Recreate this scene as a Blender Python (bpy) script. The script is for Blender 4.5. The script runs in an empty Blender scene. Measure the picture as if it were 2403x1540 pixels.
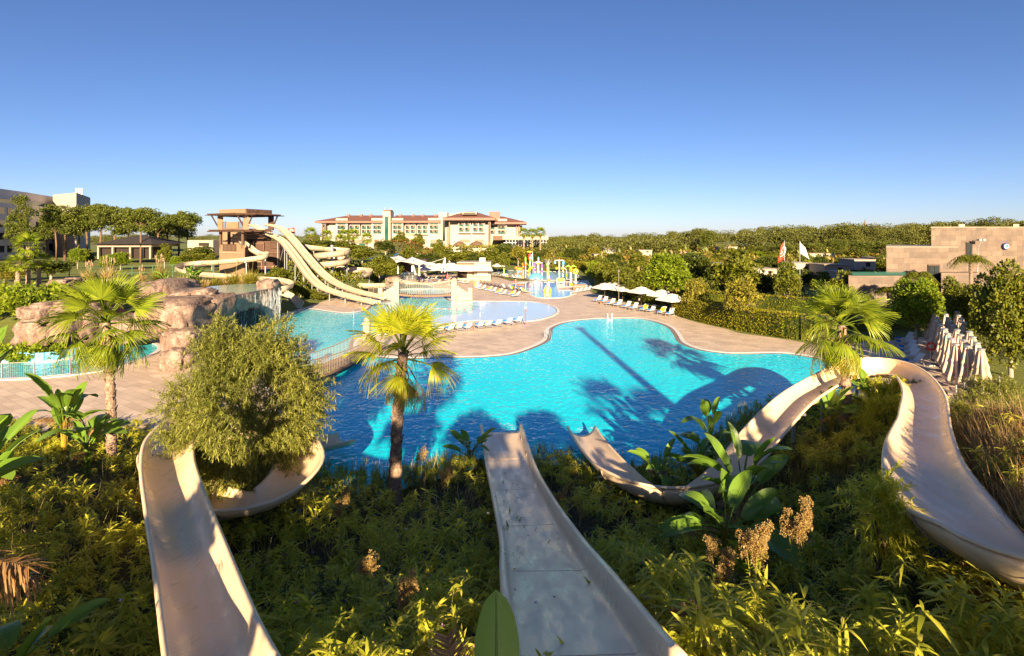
import bpy, math, random
import numpy as np
from mathutils import Vector, Matrix, noise, Euler
from mathutils.geometry import tessellate_polygon

# ------------------------------------------------------------------ camera, sky, sun, exposure
SC = bpy.context.scene
CAMZ = 10.5; F = 1314.0; U0 = 1201.5; V0 = 553.0      # photograph frame measured on a 2403 x 1540 grid
cam_data = bpy.data.cameras.new('camera'); cam = bpy.data.objects.new('camera', cam_data)
SC.collection.objects.link(cam); SC.camera = cam
cam.location = (0, 0, CAMZ); cam.rotation_euler = (math.radians(90), 0, 0)
cam_data.sensor_width = 36; cam_data.lens = 36 * F / 2403
cam_data.shift_y = -(770 - V0) / 2403
cam_data.clip_start = 0.1; cam_data.clip_end = 6000

SUN_EL = math.radians(15.5); SUN_AZ = math.radians(180 - 4.2)      # azimuth from +Y, clockwise: behind the camera
w = bpy.data.worlds.new('World'); SC.world = w; w.use_nodes = True
nt = w.node_tree; bg = nt.nodes['Background']
sky = nt.nodes.new('ShaderNodeTexSky'); sky.sky_type = 'NISHITA'; sky.sun_disc = False
sky.sun_elevation = SUN_EL; sky.sun_rotation = SUN_AZ
sky.air_density = 0.7; sky.dust_density = 0.3; sky.ozone_density = 4.0; sky.altitude = 0
hs = nt.nodes.new('ShaderNodeHueSaturation'); hs.inputs['Saturation'].default_value = 1.08
mxs = nt.nodes.new('ShaderNodeMix'); mxs.data_type = 'RGBA'; mxs.blend_type = 'MULTIPLY'; mxs.inputs[0].default_value = 1; mxs.inputs[7].default_value = (.86, .70, .71, 1)
nt.links.new(sky.outputs[0], mxs.inputs[6]); nt.links.new(mxs.outputs[2], hs.inputs['Color']); nt.links.new(hs.outputs[0], bg.inputs[0])
bg.inputs[1].default_value = 0.056
sd = bpy.data.lights.new('sun', 'SUN'); so = bpy.data.objects.new('sun', sd); SC.collection.objects.link(so)
sd.energy = 4.7; sd.angle = math.radians(0.5); sd.color = (1.0, 0.78, 0.50)
to_sun = Vector((math.sin(SUN_AZ) * math.cos(SUN_EL), math.cos(SUN_AZ) * math.cos(SUN_EL), math.sin(SUN_EL)))
so.rotation_euler = (-to_sun).to_track_quat('-Z', 'Y').to_euler()
SC.view_settings.view_transform = 'Standard'; SC.view_settings.look = 'None'
SC.view_settings.gamma = 1.0; SC.view_settings.exposure = 1.85
SC.cycles.max_bounces = 5; SC.cycles.diffuse_bounces = 3; SC.cycles.glossy_bounces = 2
SC.cycles.transmission_bounces = 3; SC.cycles.transparent_max_bounces = 8
SC.cycles.caustics_reflective = False; SC.cycles.caustics_refractive = False
SC.cycles.sample_clamp_indirect = 4

rng = np.random.default_rng(7); random.seed(7)
COL = SC.collection

# ------------------------------------------------------------------ helpers
def P(u, v, d):
    return Vector(((u - U0) * d / F, d, CAMZ - (v - V0) * d / F))
def G(u, v, z=0.0):
    return P(u, v, (CAMZ - z) * F / (v - V0))
def smooth(t):
    t = np.clip(t, 0, 1); return t * t * (3 - 2 * t)
def s2l(r, g, b):
    f = lambda c: (c / 255 / 12.92) if c <= 10 else ((c / 255 + .055) / 1.055) ** 2.4
    return (f(r), f(g), f(b))

def tag(o, label=None, cat=None, group=None, kind=None):
    if label: o['label'] = label
    if cat: o['category'] = cat
    if group: o['group'] = group
    if kind: o['kind'] = kind
    return o
def empty(name, loc=(0, 0, 0), rz=0.0, label=None, cat=None, group=None):
    o = bpy.data.objects.new(name, None); o.empty_display_size = .3
    o.location = loc; o.rotation_euler = (0, 0, rz); COL.objects.link(o)
    return tag(o, label, cat, group)
def copy_tree(o, parent=None):
    c = o.copy(); COL.objects.link(c); c.parent = parent
    for ch in KIDS.get(o.name, []):
        k = copy_tree(ch, c); KIDS.setdefault(c.name, []).append(k)
    return c
KIDS = {}
def link_mesh(name, me, mat=None, parent=None, smooth_=False):
    o = bpy.data.objects.new(name, me); COL.objects.link(o)
    if mat is not None and len(me.materials) == 0:
        for m in (mat if isinstance(mat, (list, tuple)) else [mat]): me.materials.append(m)
    if parent is not None:
        o.parent = parent; KIDS.setdefault(parent.name, []).append(o)
    if smooth_: me.shade_smooth()
    return o
def np_mesh(name, V, Fq):
    me = bpy.data.meshes.new(name)
    V = np.ascontiguousarray(V, dtype=np.float32); Fq = np.ascontiguousarray(Fq, dtype=np.int32)
    k = Fq.shape[1]
    me.vertices.add(len(V)); me.vertices.foreach_set('co', V.ravel())
    me.loops.add(Fq.size); me.loops.foreach_set('vertex_index', Fq.ravel())
    me.polygons.add(len(Fq)); me.polygons.foreach_set('loop_start', np.arange(0, Fq.size, k, dtype=np.int32))
    me.polygons.foreach_set('loop_total', np.full(len(Fq), k, dtype=np.int32))
    me.update(calc_edges=True); return me

class MB:
    """collects simple solids, builds ONE mesh object"""
    def __init__(s): s.v = []; s.f = []; s.m = []; s.mi = 0
    def add(s, vs, fs, mi=None):
        b = len(s.v); s.v += [tuple(v) for v in vs]
        for f in fs: s.f.append(tuple(b + i for i in f)); s.m.append(s.mi if mi is None else mi)
        return s
    def box(s, c, size, rz=0.0, mi=None, M=None):
        hx, hy, hz = size[0] / 2, size[1] / 2, size[2] / 2
        vs = [Vector((x, y, z)) for x in (-hx, hx) for y in (-hy, hy) for z in (-hz, hz)]
        R = M if M is not None else Matrix.Rotation(rz, 3, 'Z')
        vs = [R @ v + Vector(c) for v in vs]
        return s.add(vs, [(0, 1, 3, 2), (4, 6, 7, 5), (0, 4, 5, 1), (2, 3, 7, 6), (0, 2, 6, 4), (1, 5, 7, 3)], mi)
    def bar(s, a, b, w, h=None, mi=None):
        a = Vector(a); b = Vector(b); d = b - a; L = d.length
        if L < 1e-6: return s
        q = d.to_track_quat('Y', 'Z').to_matrix()
        return s.box((a + b) / 2, (w, L, h or w), M=q, mi=mi)
    def tube(s, pts, r, n=6, mi=None, cap=True):
        pts = [Vector(p) for p in pts]; rs = r if isinstance(r, (list, tuple)) else [r] * len(pts)
        vs = []; fs = []
        for i, p in enumerate(pts):
            t = (pts[min(i + 1, len(pts) - 1)] - pts[max(i - 1, 0)]).normalized()
            a = t.cross(Vector((0, 0, 1)))
            if a.length < .05: a = t.cross(Vector((0, 1, 0)))
            a.normalize(); b = t.cross(a)
            for k in range(n):
                th = 2 * math.pi * k / n; vs.append(p + (a * math.cos(th) + b * math.sin(th)) * rs[i])
        for i in range(len(pts) - 1):
            for k in range(n):
                k2 = (k + 1) % n; fs.append((i * n + k, i * n + k2, (i + 1) * n + k2, (i + 1) * n + k))
        if cap: fs += [tuple(range(n - 1, -1, -1)), tuple((len(pts) - 1) * n + k for k in range(n))]
        return s.add(vs, fs, mi)
    def lathe(s, prof, c=(0, 0, 0), n=16, mi=None):
        vs = []; fs = []; c = Vector(c)
        for r, z in prof:
            for k in range(n):
                th = 2 * math.pi * k / n; vs.append(c + Vector((r * math.cos(th), r * math.sin(th), z)))
        for i in range(len(prof) - 1):
            for k in range(n):
                k2 = (k + 1) % n; fs.append((i * n + k, i * n + k2, (i + 1) * n + k2, (i + 1) * n + k))
        fs += [tuple(range(n - 1, -1, -1)), tuple((len(prof) - 1) * n + k for k in range(n))]
        return s.add(vs, fs, mi)
    def sphere(s, c, r, n=10, mi=None):
        r = (r, r, r) if not isinstance(r, (tuple, list)) else r
        vs = []; fs = []; c = Vector(c)
        for i in range(1, n):
            ph = math.pi * i / n
            for k in range(n * 2):
                th = math.pi * k / n
                vs.append(c + Vector((r[0] * math.sin(ph) * math.cos(th), r[1] * math.sin(ph) * math.sin(th), r[2] * math.cos(ph))))
        m = n * 2
        for i in range(n - 2):
            for k in range(m): fs.append((i * m + k, (i + 1) * m + k, (i + 1) * m + (k + 1) % m, i * m + (k + 1) % m))
        fs += [tuple(range(m)), tuple((n - 2) * m + k for k in range(m - 1, -1, -1))]
        return s.add(vs, fs, mi)
    def poly_prism(s, pts, z0, z1, mi=None):
        n = len(pts); vs = [(p[0], p[1], z0) for p in pts] + [(p[0], p[1], z1) for p in pts]
        a = sum(pts[i][0] * pts[(i + 1) % n][1] - pts[(i + 1) % n][0] * pts[i][1] for i in range(n))
        tri = tessellate_polygon([[Vector((p[0], p[1], 0)) for p in pts]])
        fs = [tuple(n + i for i in t) for t in tri] + [tuple(t) for t in tri]
        fs += [(i, (i + 1) % n, n + (i + 1) % n, n + i) for i in range(n)]
        return s.add(vs, fs, mi)
    def quad(s, a, b, c, d, mi=None): return s.add([a, b, c, d], [(0, 1, 2, 3)], mi)
    def build(s, name, mat, parent=None, smooth_=False, recalc=True, bevel=0):
        me = bpy.data.meshes.new(name); me.from_pydata([tuple(v) for v in s.v], [], s.f)
        mats = mat if isinstance(mat, (list, tuple)) else [mat]
        for m in mats: me.materials.append(m)
        if len(mats) > 1: me.polygons.foreach_set('material_index', s.m)
        if recalc:
            import bmesh
            bm = bmesh.new(); bm.from_mesh(me); bmesh.ops.recalc_face_normals(bm, faces=bm.faces); bm.to_mesh(me); bm.free()
        me.update()
        return link_mesh(name, me, None, parent, smooth_)

def catmull(pts, per=8, closed=False):
    pts = [Vector(p) for p in pts]; n = len(pts); out = []
    rngi = range(n) if closed else range(n - 1)
    for i in rngi:
        if closed: p0, p1, p2, p3 = pts[i - 1], pts[i], pts[(i + 1) % n], pts[(i + 2) % n]
        else: p0, p1, p2, p3 = pts[max(i - 1, 0)], pts[i], pts[i + 1], pts[min(i + 2, n - 1)]
        for k in range(per):
            t = k / per
            out.append(.5 * ((2 * p1) + (p2 - p0) * t + (2 * p0 - 5 * p1 + 4 * p2 - p3) * t * t + (3 * p1 - p0 - 3 * p2 + p3) * t ** 3))
    if not closed: out.append(pts[-1])
    return out
def resample(pts, step):
    acc = [0]
    for a, b in zip(pts, pts[1:]): acc.append(acc[-1] + (b - a).length)
    n = max(2, int(acc[-1] / step)); out = []; j = 0
    for i in range(n + 1):
        s = acc[-1] * i / n
        while j < len(acc) - 2 and acc[j + 1] < s: j += 1
        t = (s - acc[j]) / max(1e-9, acc[j + 1] - acc[j]); out.append(pts[j].lerp(pts[j + 1], min(1, t)))
    return out

# ------------------------------------------------------------------ materials
def newmat(name):
    m = bpy.data.materials.new(name); m.use_nodes = True
    return m, m.node_tree, m.node_tree.nodes['Principled BSDF']
def N(nt, t, **k):
    n = nt.nodes.new(t)
    for a, b in k.items(): setattr(n, a, b)
    return n
def ramp(nt, fac, stops):
    r = N(nt, 'ShaderNodeValToRGB'); el = r.color_ramp.elements
    while len(el) < len(stops): el.new(.5)
    for e, (p, c) in zip(el, stops): e.position = p; e.color = (*c, 1) if len(c) == 3 else c
    nt.links.new(fac, r.inputs[0]); return r.outputs[0]
def coords(nt, scale=1.0, kind='Object'):
    tc = N(nt, 'ShaderNodeTexCoord'); mp = N(nt, 'ShaderNodeMapping')
    mp.inputs['Scale'].default_value = (scale,) * 3 if not isinstance(scale, (tuple, list)) else scale
    nt.links.new(tc.outputs[kind], mp.inputs[0]); return mp.outputs[0]
def noise_out(nt, vec, scale, detail=4, rough=.55):
    n = N(nt, 'ShaderNodeTexNoise'); n.inputs['Scale'].default_value = scale; n.inputs['Detail'].default_value = detail
    n.inputs['Roughness'].default_value = rough
    nt.links.new(vec, n.inputs['Vector']); return n.outputs['Fac']
def bump(nt, h, bsdf, strength=.3, dist=.05, prev=None):
    b = N(nt, 'ShaderNodeBump'); b.inputs['Strength'].default_value = strength; b.inputs['Distance'].default_value = dist
    nt.links.new(h, b.inputs['Height'])
    if prev is not None: nt.links.new(prev, b.inputs['Normal'])
    nt.links.new(b.outputs[0], bsdf.inputs['Normal']); return b.outputs[0]
def plain(name, c, c2=None, scale=3.0, rough=.6, bmp=0.0, bscale=20, metal=0.0, spec=.4, dist=.02):
    m, nt, b = newmat(name); vec = coords(nt)
    c2 = c2 or tuple(x * .82 for x in c)
    f = noise_out(nt, vec, scale, 5)
    nt.links.new(ramp(nt, f, [(.3, c2), (.7, c)]), b.inputs['Base Color'])
    b.inputs['Roughness'].default_value = rough; b.inputs['Metallic'].default_value = metal
    b.inputs['Specular IOR Level'].default_value = spec
    if bmp: bump(nt, noise_out(nt, vec, bscale, 4), b, bmp, dist)
    return m
def foliage(name, cols, rough=.5, transl=.35, big=.25, spec=.3):
    m, nt, b = newmat(name)
    g = N(nt, 'ShaderNodeNewGeometry')
    vec = coords(nt); f = noise_out(nt, vec, big, 2)
    mix = N(nt, 'ShaderNodeMath', operation='MULTIPLY_ADD'); mix.inputs[1].default_value = .55
    ad = N(nt, 'ShaderNodeMath', operation='MULTIPLY'); ad.inputs[1].default_value = .5
    nt.links.new(f, ad.inputs[0]); nt.links.new(g.outputs['Random Per Island'], mix.inputs[0]); nt.links.new(ad.outputs[0], mix.inputs[2])
    st = [(.15 + .7 * i / (len(cols) - 1), c) for i, c in enumerate(cols)]
    col = ramp(nt, mix.outputs[0], st)
    nt.links.new(col, b.inputs['Base Color']); b.inputs['Roughness'].default_value = rough
    b.inputs['Specular IOR Level'].default_value = spec
    tr = N(nt, 'ShaderNodeBsdfTranslucent'); ms = N(nt, 'ShaderNodeMixShader'); ms.inputs[0].default_value = transl
    hsv = N(nt, 'ShaderNodeHueSaturation'); hsv.inputs['Value'].default_value = 1.3; hsv.inputs['Hue'].default_value = .485
    nt.links.new(col, hsv.inputs['Color']); nt.links.new(hsv.outputs[0], tr.inputs[0])
    nt.links.new(b.outputs[0], ms.inputs[1]); nt.links.new(tr.outputs[0], ms.inputs[2])
    nt.links.new(ms.outputs[0], nt.nodes['Material Output'].inputs[0]); return m
def tiles(name, c1, c2, mortar, w, h, axes='xy', off=.5, rough=.55, mort=.012, nscale=.6, rot=0, cloud=.4):
    m, nt, b = newmat(name); tc = N(nt, 'ShaderNodeTexCoord')
    sep = N(nt, 'ShaderNodeSeparateXYZ'); nt.links.new(tc.outputs['Object'], sep.inputs[0])
    comb = N(nt, 'ShaderNodeCombineXYZ')
    if axes == 'xy':
        nt.links.new(sep.outputs[0], comb.inputs[0]); nt.links.new(sep.outputs[1], comb.inputs[1])
    else:
        a = N(nt, 'ShaderNodeMath', operation='ADD'); nt.links.new(sep.outputs[0], a.inputs[0]); nt.links.new(sep.outputs[1], a.inputs[1])
        nt.links.new(a.outputs[0], comb.inputs[0]); nt.links.new(sep.outputs[2], comb.inputs[1])
    mp = N(nt, 'ShaderNodeMapping'); mp.inputs['Rotation'].default_value = (0, 0, rot); nt.links.new(comb.outputs[0], mp.inputs[0])
    br = N(nt, 'ShaderNodeTexBrick'); br.offset = off
    br.inputs['Scale'].default_value = 1; br.inputs['Brick Width'].default_value = w; br.inputs['Row Height'].default_value = h
    br.inputs['Mortar Size'].default_value = mort; br.inputs['Mortar Smooth'].default_value = .1; br.inputs['Bias'].default_value = 0
    br.inputs['Color1'].default_value = (*c1, 1); br.inputs['Color2'].default_value = (*c2, 1); br.inputs['Mortar'].default_value = (*mortar, 1)
    nt.links.new(mp.outputs[0], br.inputs['Vector'])
    f = noise_out(nt, tc.outputs['Object'], nscale, 6, .65)
    r = ramp(nt, f, [(.3, (1 - cloud,) * 3), (.7, (1 + cloud * .25,) * 3)])
    mx = N(nt, 'ShaderNodeMix', data_type='RGBA', blend_type='MULTIPLY'); mx.inputs[0].default_value = 1
    nt.links.new(br.outputs['Color'], mx.inputs[6]); nt.links.new(r, mx.inputs[7])
    nt.links.new(mx.outputs[2], b.inputs['Base Color']); b.inputs['Roughness'].default_value = rough
    bump(nt, br.outputs['Fac'], b, -.25, .01); return m
def water(name, c_deep, c_light, rough=.06, scale=1.0, bstr=.5, spec=.5):
    m, nt, b = newmat(name); vec = coords(nt, (1, .8, 1))
    n1 = noise_out(nt, vec, 1.1 * scale, 3, .6); n2 = noise_out(nt, vec, 3.2 * scale, 3, .55)
    v = N(nt, 'ShaderNodeTexVoronoi'); v.feature = 'SMOOTH_F1'; v.inputs['Scale'].default_value = 2.6 * scale
    wob = N(nt, 'ShaderNodeVectorMath', operation='ADD'); nn = N(nt, 'ShaderNodeTexNoise'); nn.inputs['Scale'].default_value = 1.7 * scale
    nt.links.new(vec, nn.inputs['Vector']); nt.links.new(vec, wob.inputs[0]); nt.links.new(nn.outputs['Color'], wob.inputs[1])
    nt.links.new(wob.outputs[0], v.inputs['Vector'])
    big = noise_out(nt, vec, .09, 2)
    nt.links.new(ramp(nt, big, [(.35, c_deep), (.68, c_light)]), b.inputs['Base Color'])
    b.inputs['Roughness'].default_value = rough; b.inputs['Specular IOR Level'].default_value = spec
    b.inputs['IOR'].default_value = 1.33
    p = bump(nt, n1, b, bstr, .13); p = bump(nt, v.outputs['Distance'], b, bstr, .10, p); bump(nt, n2, b, bstr * .8, .03, p)
    return m

C = {}
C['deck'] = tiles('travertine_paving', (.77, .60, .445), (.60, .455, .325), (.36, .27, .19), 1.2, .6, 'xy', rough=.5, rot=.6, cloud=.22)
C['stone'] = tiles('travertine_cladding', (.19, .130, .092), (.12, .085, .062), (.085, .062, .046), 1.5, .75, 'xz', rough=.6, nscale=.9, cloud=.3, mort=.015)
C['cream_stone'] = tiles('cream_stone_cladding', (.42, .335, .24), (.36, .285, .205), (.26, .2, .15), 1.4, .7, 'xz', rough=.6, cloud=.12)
C['coping'] = plain('white_coping_stone', (.78, .74, .70), (.66, .61, .57), 1.2, .6, .1, 30)
C['gutter'] = plain('brown_gutter_tile', (.30, .22, .18), (.2, .15, .13), 4, .5)
C['water_deep'] = water('deep_pool_water', (.006, .66, .85), (.02, .74, .87), spec=.22, rough=.1)
C['water_mid'] = water('turquoise_pool_water', (.04, .52, .62), (.10, .66, .72), spec=.4)
C['water_shallow'] = water('shallow_pool_water', (.55, .70, .82), (.60, .74, .84), bstr=.10, spec=.5)
C['water_splash'] = water('splash_pool_water', (.16, .42, .60), (.20, .50, .66), bstr=.12, spec=.5)
C['water_blue'] = water('blue_pool_water', (.01, .16, .48), (.02, .26, .55), bstr=.15, spec=.5)
C['water_pond'] = water('green_pond_water', (.10, .30, .30), (.16, .38, .36), bstr=.15)
C['river_wall'] = plain('light_blue_pool_wall', (.22, .55, .78), (.16, .44, .68), 2, .4)
def gelcoat():
    m, nt, b = newmat('cream_gelcoat'); vec = coords(nt); sv = coords(nt, (1.6, .35, .5))
    a = noise_out(nt, vec, .8, 6, .6); s_ = noise_out(nt, sv, 2.2, 6, .65); f = noise_out(nt, vec, 45, 3, .7)
    c1 = ramp(nt, a, [(.3, (.86, .635, .40)), (.7, (.95, .72, .46))])
    c2 = ramp(nt, s_, [(.30, (.84, .81, .76)), (.60, (1, 1, 1))]); c3 = ramp(nt, f, [(.35, (.88, .87, .85)), (.6, (1, 1, 1))])
    for c_ in (c2, c3):
        mx = N(nt, 'ShaderNodeMix', data_type='RGBA', blend_type='MULTIPLY'); mx.inputs[0].default_value = .38
        nt.links.new(c1, mx.inputs[6]); nt.links.new(c_, mx.inputs[7]); c1 = mx.outputs[2]
    nt.links.new(c1, b.inputs['Base Color']); b.inputs['Specular IOR Level'].default_value = .28
    nt.links.new(ramp(nt, s_, [(.35, (.2,) * 3), (.65, (.5,) * 3)]), b.inputs['Roughness'])
    bump(nt, f, b, .12, .01); return m
C['slide'] = gelcoat()
C['slide_far'] = plain('pale_cream_gelcoat', (.46, .38, .27), (.40, .325, .225), .5, .35, spec=.5)
C['slide_joint'] = plain('brown_joint_flange', (.20, .14, .08), None, 2, .6)
C['slide_out'] = plain('weathered_slide_underside', (.42, .33, .24), (.28, .21, .15), 3, .7)
C['steel'] = plain('galvanised_steel', (.46, .47, .48), (.36, .37, .38), 6, .35, metal=.6)
C['white'] = plain('white_paint', (.56, .55, .52), (.50, .49, .46), 1.5, .5)
C['canvas'] = plain('white_canvas', (.74, .71, .66), (.66, .63, .58), 2, .8)
C['canvas_old'] = plain('folded_cream_canvas', (.54, .41, .32), (.44, .33, .25), 4, .85, .3, 12)
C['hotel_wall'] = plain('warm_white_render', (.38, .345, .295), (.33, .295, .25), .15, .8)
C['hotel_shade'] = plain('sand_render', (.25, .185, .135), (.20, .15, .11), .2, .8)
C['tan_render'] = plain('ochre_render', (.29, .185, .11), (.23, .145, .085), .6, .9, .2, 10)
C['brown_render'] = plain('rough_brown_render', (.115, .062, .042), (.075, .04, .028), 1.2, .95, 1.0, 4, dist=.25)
C['timber'] = plain('dark_timber', (.10, .055, .035), (.06, .03, .02), 5, .7, .3, 20)
C['wood'] = plain('teak_wood', (.34, .15, .06), (.24, .10, .04), 8, .6)
C['rope'] = plain('rope', (.55, .46, .35), (.4, .33, .25), 10, .9)
C['plank'] = plain('bridge_planks', (.28, .17, .11), (.16, .09, .06), 6, .8, .3, 15)
C['glass_green'] = plain('green_glass', (.012, .085, .062), (.008, .055, .042), .5, .12, spec=.8)
C['glass_dark'] = plain('dark_glass', (.03, .04, .045), (.015, .02, .025), .4, .1, spec=.8)
C['dark'] = plain('dark_interior', (.03, .02, .015), None, 1, .9)
C['roof_red'] = tiles('terracotta_metal_roof', (.22, .10, .065), (.19, .085, .055), (.14, .06, .04), .9, 60, 'xz', off=0, rough=.6, mort=.06, cloud=.1)
C['roof_dark'] = plain('dark_slate_roof', (.05, .04, .04), (.03, .025, .025), 2, .8)
C['grass'] = plain('lawn_grass', (.20, .21, .03), (.10, .13, .018), 1.6, .95, .8, 60, dist=.05)
C['soil'] = plain('dark_garden_soil', (.055, .05, .02), (.02, .025, .008), 1.0, .95, .8, 5, dist=.1)
C['bark'] = plain('brown_bark', (.20, .12, .075), (.09, .055, .035), 6, .95, .8, 14, dist=.05)
C['bark_pale'] = plain('pale_bark', (.42, .36, .29), (.26, .21, .16), 6, .9, .4, 20)
C['palm_bark'] = plain('palm_bark', (.40, .28, .20), (.14, .085, .055), 9, .95, 1.0, 16, dist=.05)
C['blue'] = plain('blue_fabric', (.01, .16, .55), None, 3, .8)
C['yellow'] = plain('yellow_fabric', (.75, .58, .02), None, 3, .7)
C['p_yellow'] = plain('yellow_fibreglass', (.80, .60, .03), None, 3, .35)
C['p_orange'] = plain('orange_fibreglass', (.80, .24, .02), None, 3, .35)
C['p_blue'] = plain('sky_blue_fibreglass', (.12, .45, .80), None, 3, .35)
C['p_purple'] = plain('purple_fibreglass', (.22, .07, .45), None, 3, .35)
C['p_green'] = plain('lime_fibreglass', (.30, .62, .08), None, 3, .35)
C['p_red'] = plain('red_fibreglass', (.62, .05, .02), None, 3, .4)
C['f_tree'] = foliage('broadleaf_foliage', [(0.055, 0.075, 0.010), (0.133, 0.156, 0.015), (0.266, 0.250, 0.025)])
C['f_bright'] = foliage('bright_broadleaf_foliage', [(.07, .12, .008), (.17, .24, .014), (.30, .34, .02)])
C['f_dark'] = foliage('dark_broadleaf_foliage', [(0.023, 0.042, 0.008), (0.065, 0.089, 0.012), (0.130, 0.147, 0.018)])
C['f_olive'] = foliage('olive_gold_foliage', [(0.104, 0.104, 0.016), (0.221, 0.208, 0.026), (0.390, 0.325, 0.039)])
C['f_red'] = foliage('reddish_foliage', [(.10, .03, .01), (.20, .07, .02), (.24, .14, .03)])
C['f_pine'] = foliage('pine_needles', [(0.030, 0.050, 0.008), (0.090, 0.115, 0.014), (0.180, 0.190, 0.025)], transl=.15)
C['f_hedge'] = foliage('hedge_leaves', [(.09, .10, .008), (.20, .19, .012), (.36, .31, .02)], big=.5)
C['f_palm_lit'] = foliage('palm_fan_sunlit_tint', [(.16, .20, .010), (.34, .38, .02), (.55, .52, .04)], transl=.45, rough=.4)  # yellower copy of the palm green, sunlight put into the colour
C['f_palm'] = foliage('palm_fan_green', [(.09, .14, .010), (.19, .25, .018), (.34, .38, .03)], transl=.4, rough=.4)
C['f_palm_y'] = foliage('palm_fan_yellow', [(.30, .26, .02), (.48, .38, .03), (.42, .24, .05)], transl=.4)
C['f_palm_b'] = foliage('palm_fan_dead', [(.16, .08, .03), (.32, .18, .07), (.42, .28, .12)], transl=.2)
C['f_banana'] = foliage('banana_leaf', [(0.075, 0.150, 0.018), (0.150, 0.270, 0.030), (0.255, 0.390, 0.045)], transl=.35, rough=.35, spec=.5)
C['f_bamboo'] = foliage('bamboo_leaves', [(0.22, 0.25, 0.022), (0.52, 0.54, 0.045), (0.80, 0.72, 0.09)], transl=.5, big=.35)
C['f_feather'] = foliage('narrow_grey_green_leaves', [(0.085, 0.105, 0.020), (0.21, 0.225, 0.042), (0.40, 0.38, 0.075)], transl=.3)
C['f_grass'] = foliage('long_grass', [(0.111, 0.168, 0.017), (0.265, 0.299, 0.034), (0.486, 0.411, 0.068)], transl=.3)
C['f_dry'] = foliage('dry_tan_grass', [(.26, .18, .06), (.42, .31, .12), (.56, .44, .22)], transl=.3)
C['f_rust'] = foliage('rusty_grass', [(.22, .12, .05), (.40, .24, .09), (.52, .38, .16)], transl=.3)
C['f_plume'] = foliage('plume_heads', [(.50, .36, .22), (.66, .50, .34), (.75, .62, .46)], transl=.3)
C['f_gold'] = foliage('golden_seed_heads', [(.22, .14, .04), (.38, .25, .08), (.55, .40, .16)], transl=.3)
C['f_pink'] = foliage('pink_flowers', [(.5, .16, .32), (.62, .28, .45), (.7, .4, .55)])
C['f_white'] = foliage('white_flowers', [(.7, .68, .7), (.8, .78, .8), (.8, .8, .8)])

def rock_mat():
    m, nt, b = newmat('pink_cast_rock'); vec = coords(nt)
    n = noise_out(nt, vec, .7, 8, .62); n2 = noise_out(nt, vec, 3.2, 8, .7)
    col = ramp(nt, n, [(.25, (.16, .10, .072)), (.5, (.30, .205, .16)), (.72, (.42, .32, .26))])
    v = N(nt, 'ShaderNodeTexVoronoi'); v.feature = 'DISTANCE_TO_EDGE'; v.inputs['Scale'].default_value = .55
    wv = N(nt, 'ShaderNodeVectorMath', operation='ADD'); nn = N(nt, 'ShaderNodeTexNoise'); nn.inputs['Scale'].default_value = 1.0
    nt.links.new(vec, nn.inputs[0]); nt.links.new(vec, wv.inputs[0]); nt.links.new(nn.outputs['Color'], wv.inputs[1]); nt.links.new(wv.outputs[0], v.inputs['Vector'])
    cr = ramp(nt, v.outputs['Distance'], [(0.0, (.62, .52, .46)), (.02, (1, 1, 1))])
    mx = N(nt, 'ShaderNodeMix', data_type='RGBA', blend_type='MULTIPLY'); mx.inputs[0].default_value = .8
    nt.links.new(col, mx.inputs[6]); nt.links.new(cr, mx.inputs[7])
    st = noise_out(nt, coords(nt, (1.3, 1.3, .35)), 2.0, 8, .7); mx2 = N(nt, 'ShaderNodeMix', data_type='RGBA', blend_type='MULTIPLY'); mx2.inputs[0].default_value = 1
    nt.links.new(mx.outputs[2], mx2.inputs[6]); nt.links.new(ramp(nt, st, [(.38, (.52, .46, .42)), (.56, (1, 1, 1))]), mx2.inputs[7]); nt.links.new(mx2.outputs[2], b.inputs['Base Color'])
    b.inputs['Roughness'].default_value = .9
    p = bump(nt, cr, b, .45, .06); p = bump(nt, n2, b, 1.0, .16, p); bump(nt, n, b, .5, .3, p); return m
C['rock'] = rock_mat()
C['rock_wet'] = plain('wet_brown_rock', (.28, .18, .125), (.10, .065, .05), 1.5, .35, .8, 6, dist=.1)
# ------------------------------------------------------------------ terrain
def shore(x):
    return np.interp(x, [-60, -45, -27, -20, -14, -9.1, -5.7, -4, -1.5, 2.7, 5.4, 8.2, 11.6, 14.4, 18, 21.4, 26, 32, 60],
                     [30, 32, 31.5, 31.5, 29, 25.4, 24.3, 25.3, 27.2, 27.4, 25.2, 26.2, 30.5, 34, 37.5, 38.5, 30.5, 22, 20])
def ridge(x):
    return np.interp(x, [-60, -30, -20, -12, -5, 4.5, 8, 14, 20, 30, 60], [1, 2.8, 3.6, 4.2, 4.5, 4.5, 4.4, 4.2, 3.6, 2.8, 1.5])
def hill(x, y):
    d = np.maximum(shore(x) - y, 0)
    q = .0095 * d * d + .03 * d
    return np.minimum(q, ridge(x)) * (q > 0)
def land(x, y):
    return 3.5 * smooth((-x - 30) / 14) * smooth((y - 56) / 20)
def hz(x, y): return float(max(hill(np.float64(x), np.float64(y)), land(np.float64(x), np.float64(y))))

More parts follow.
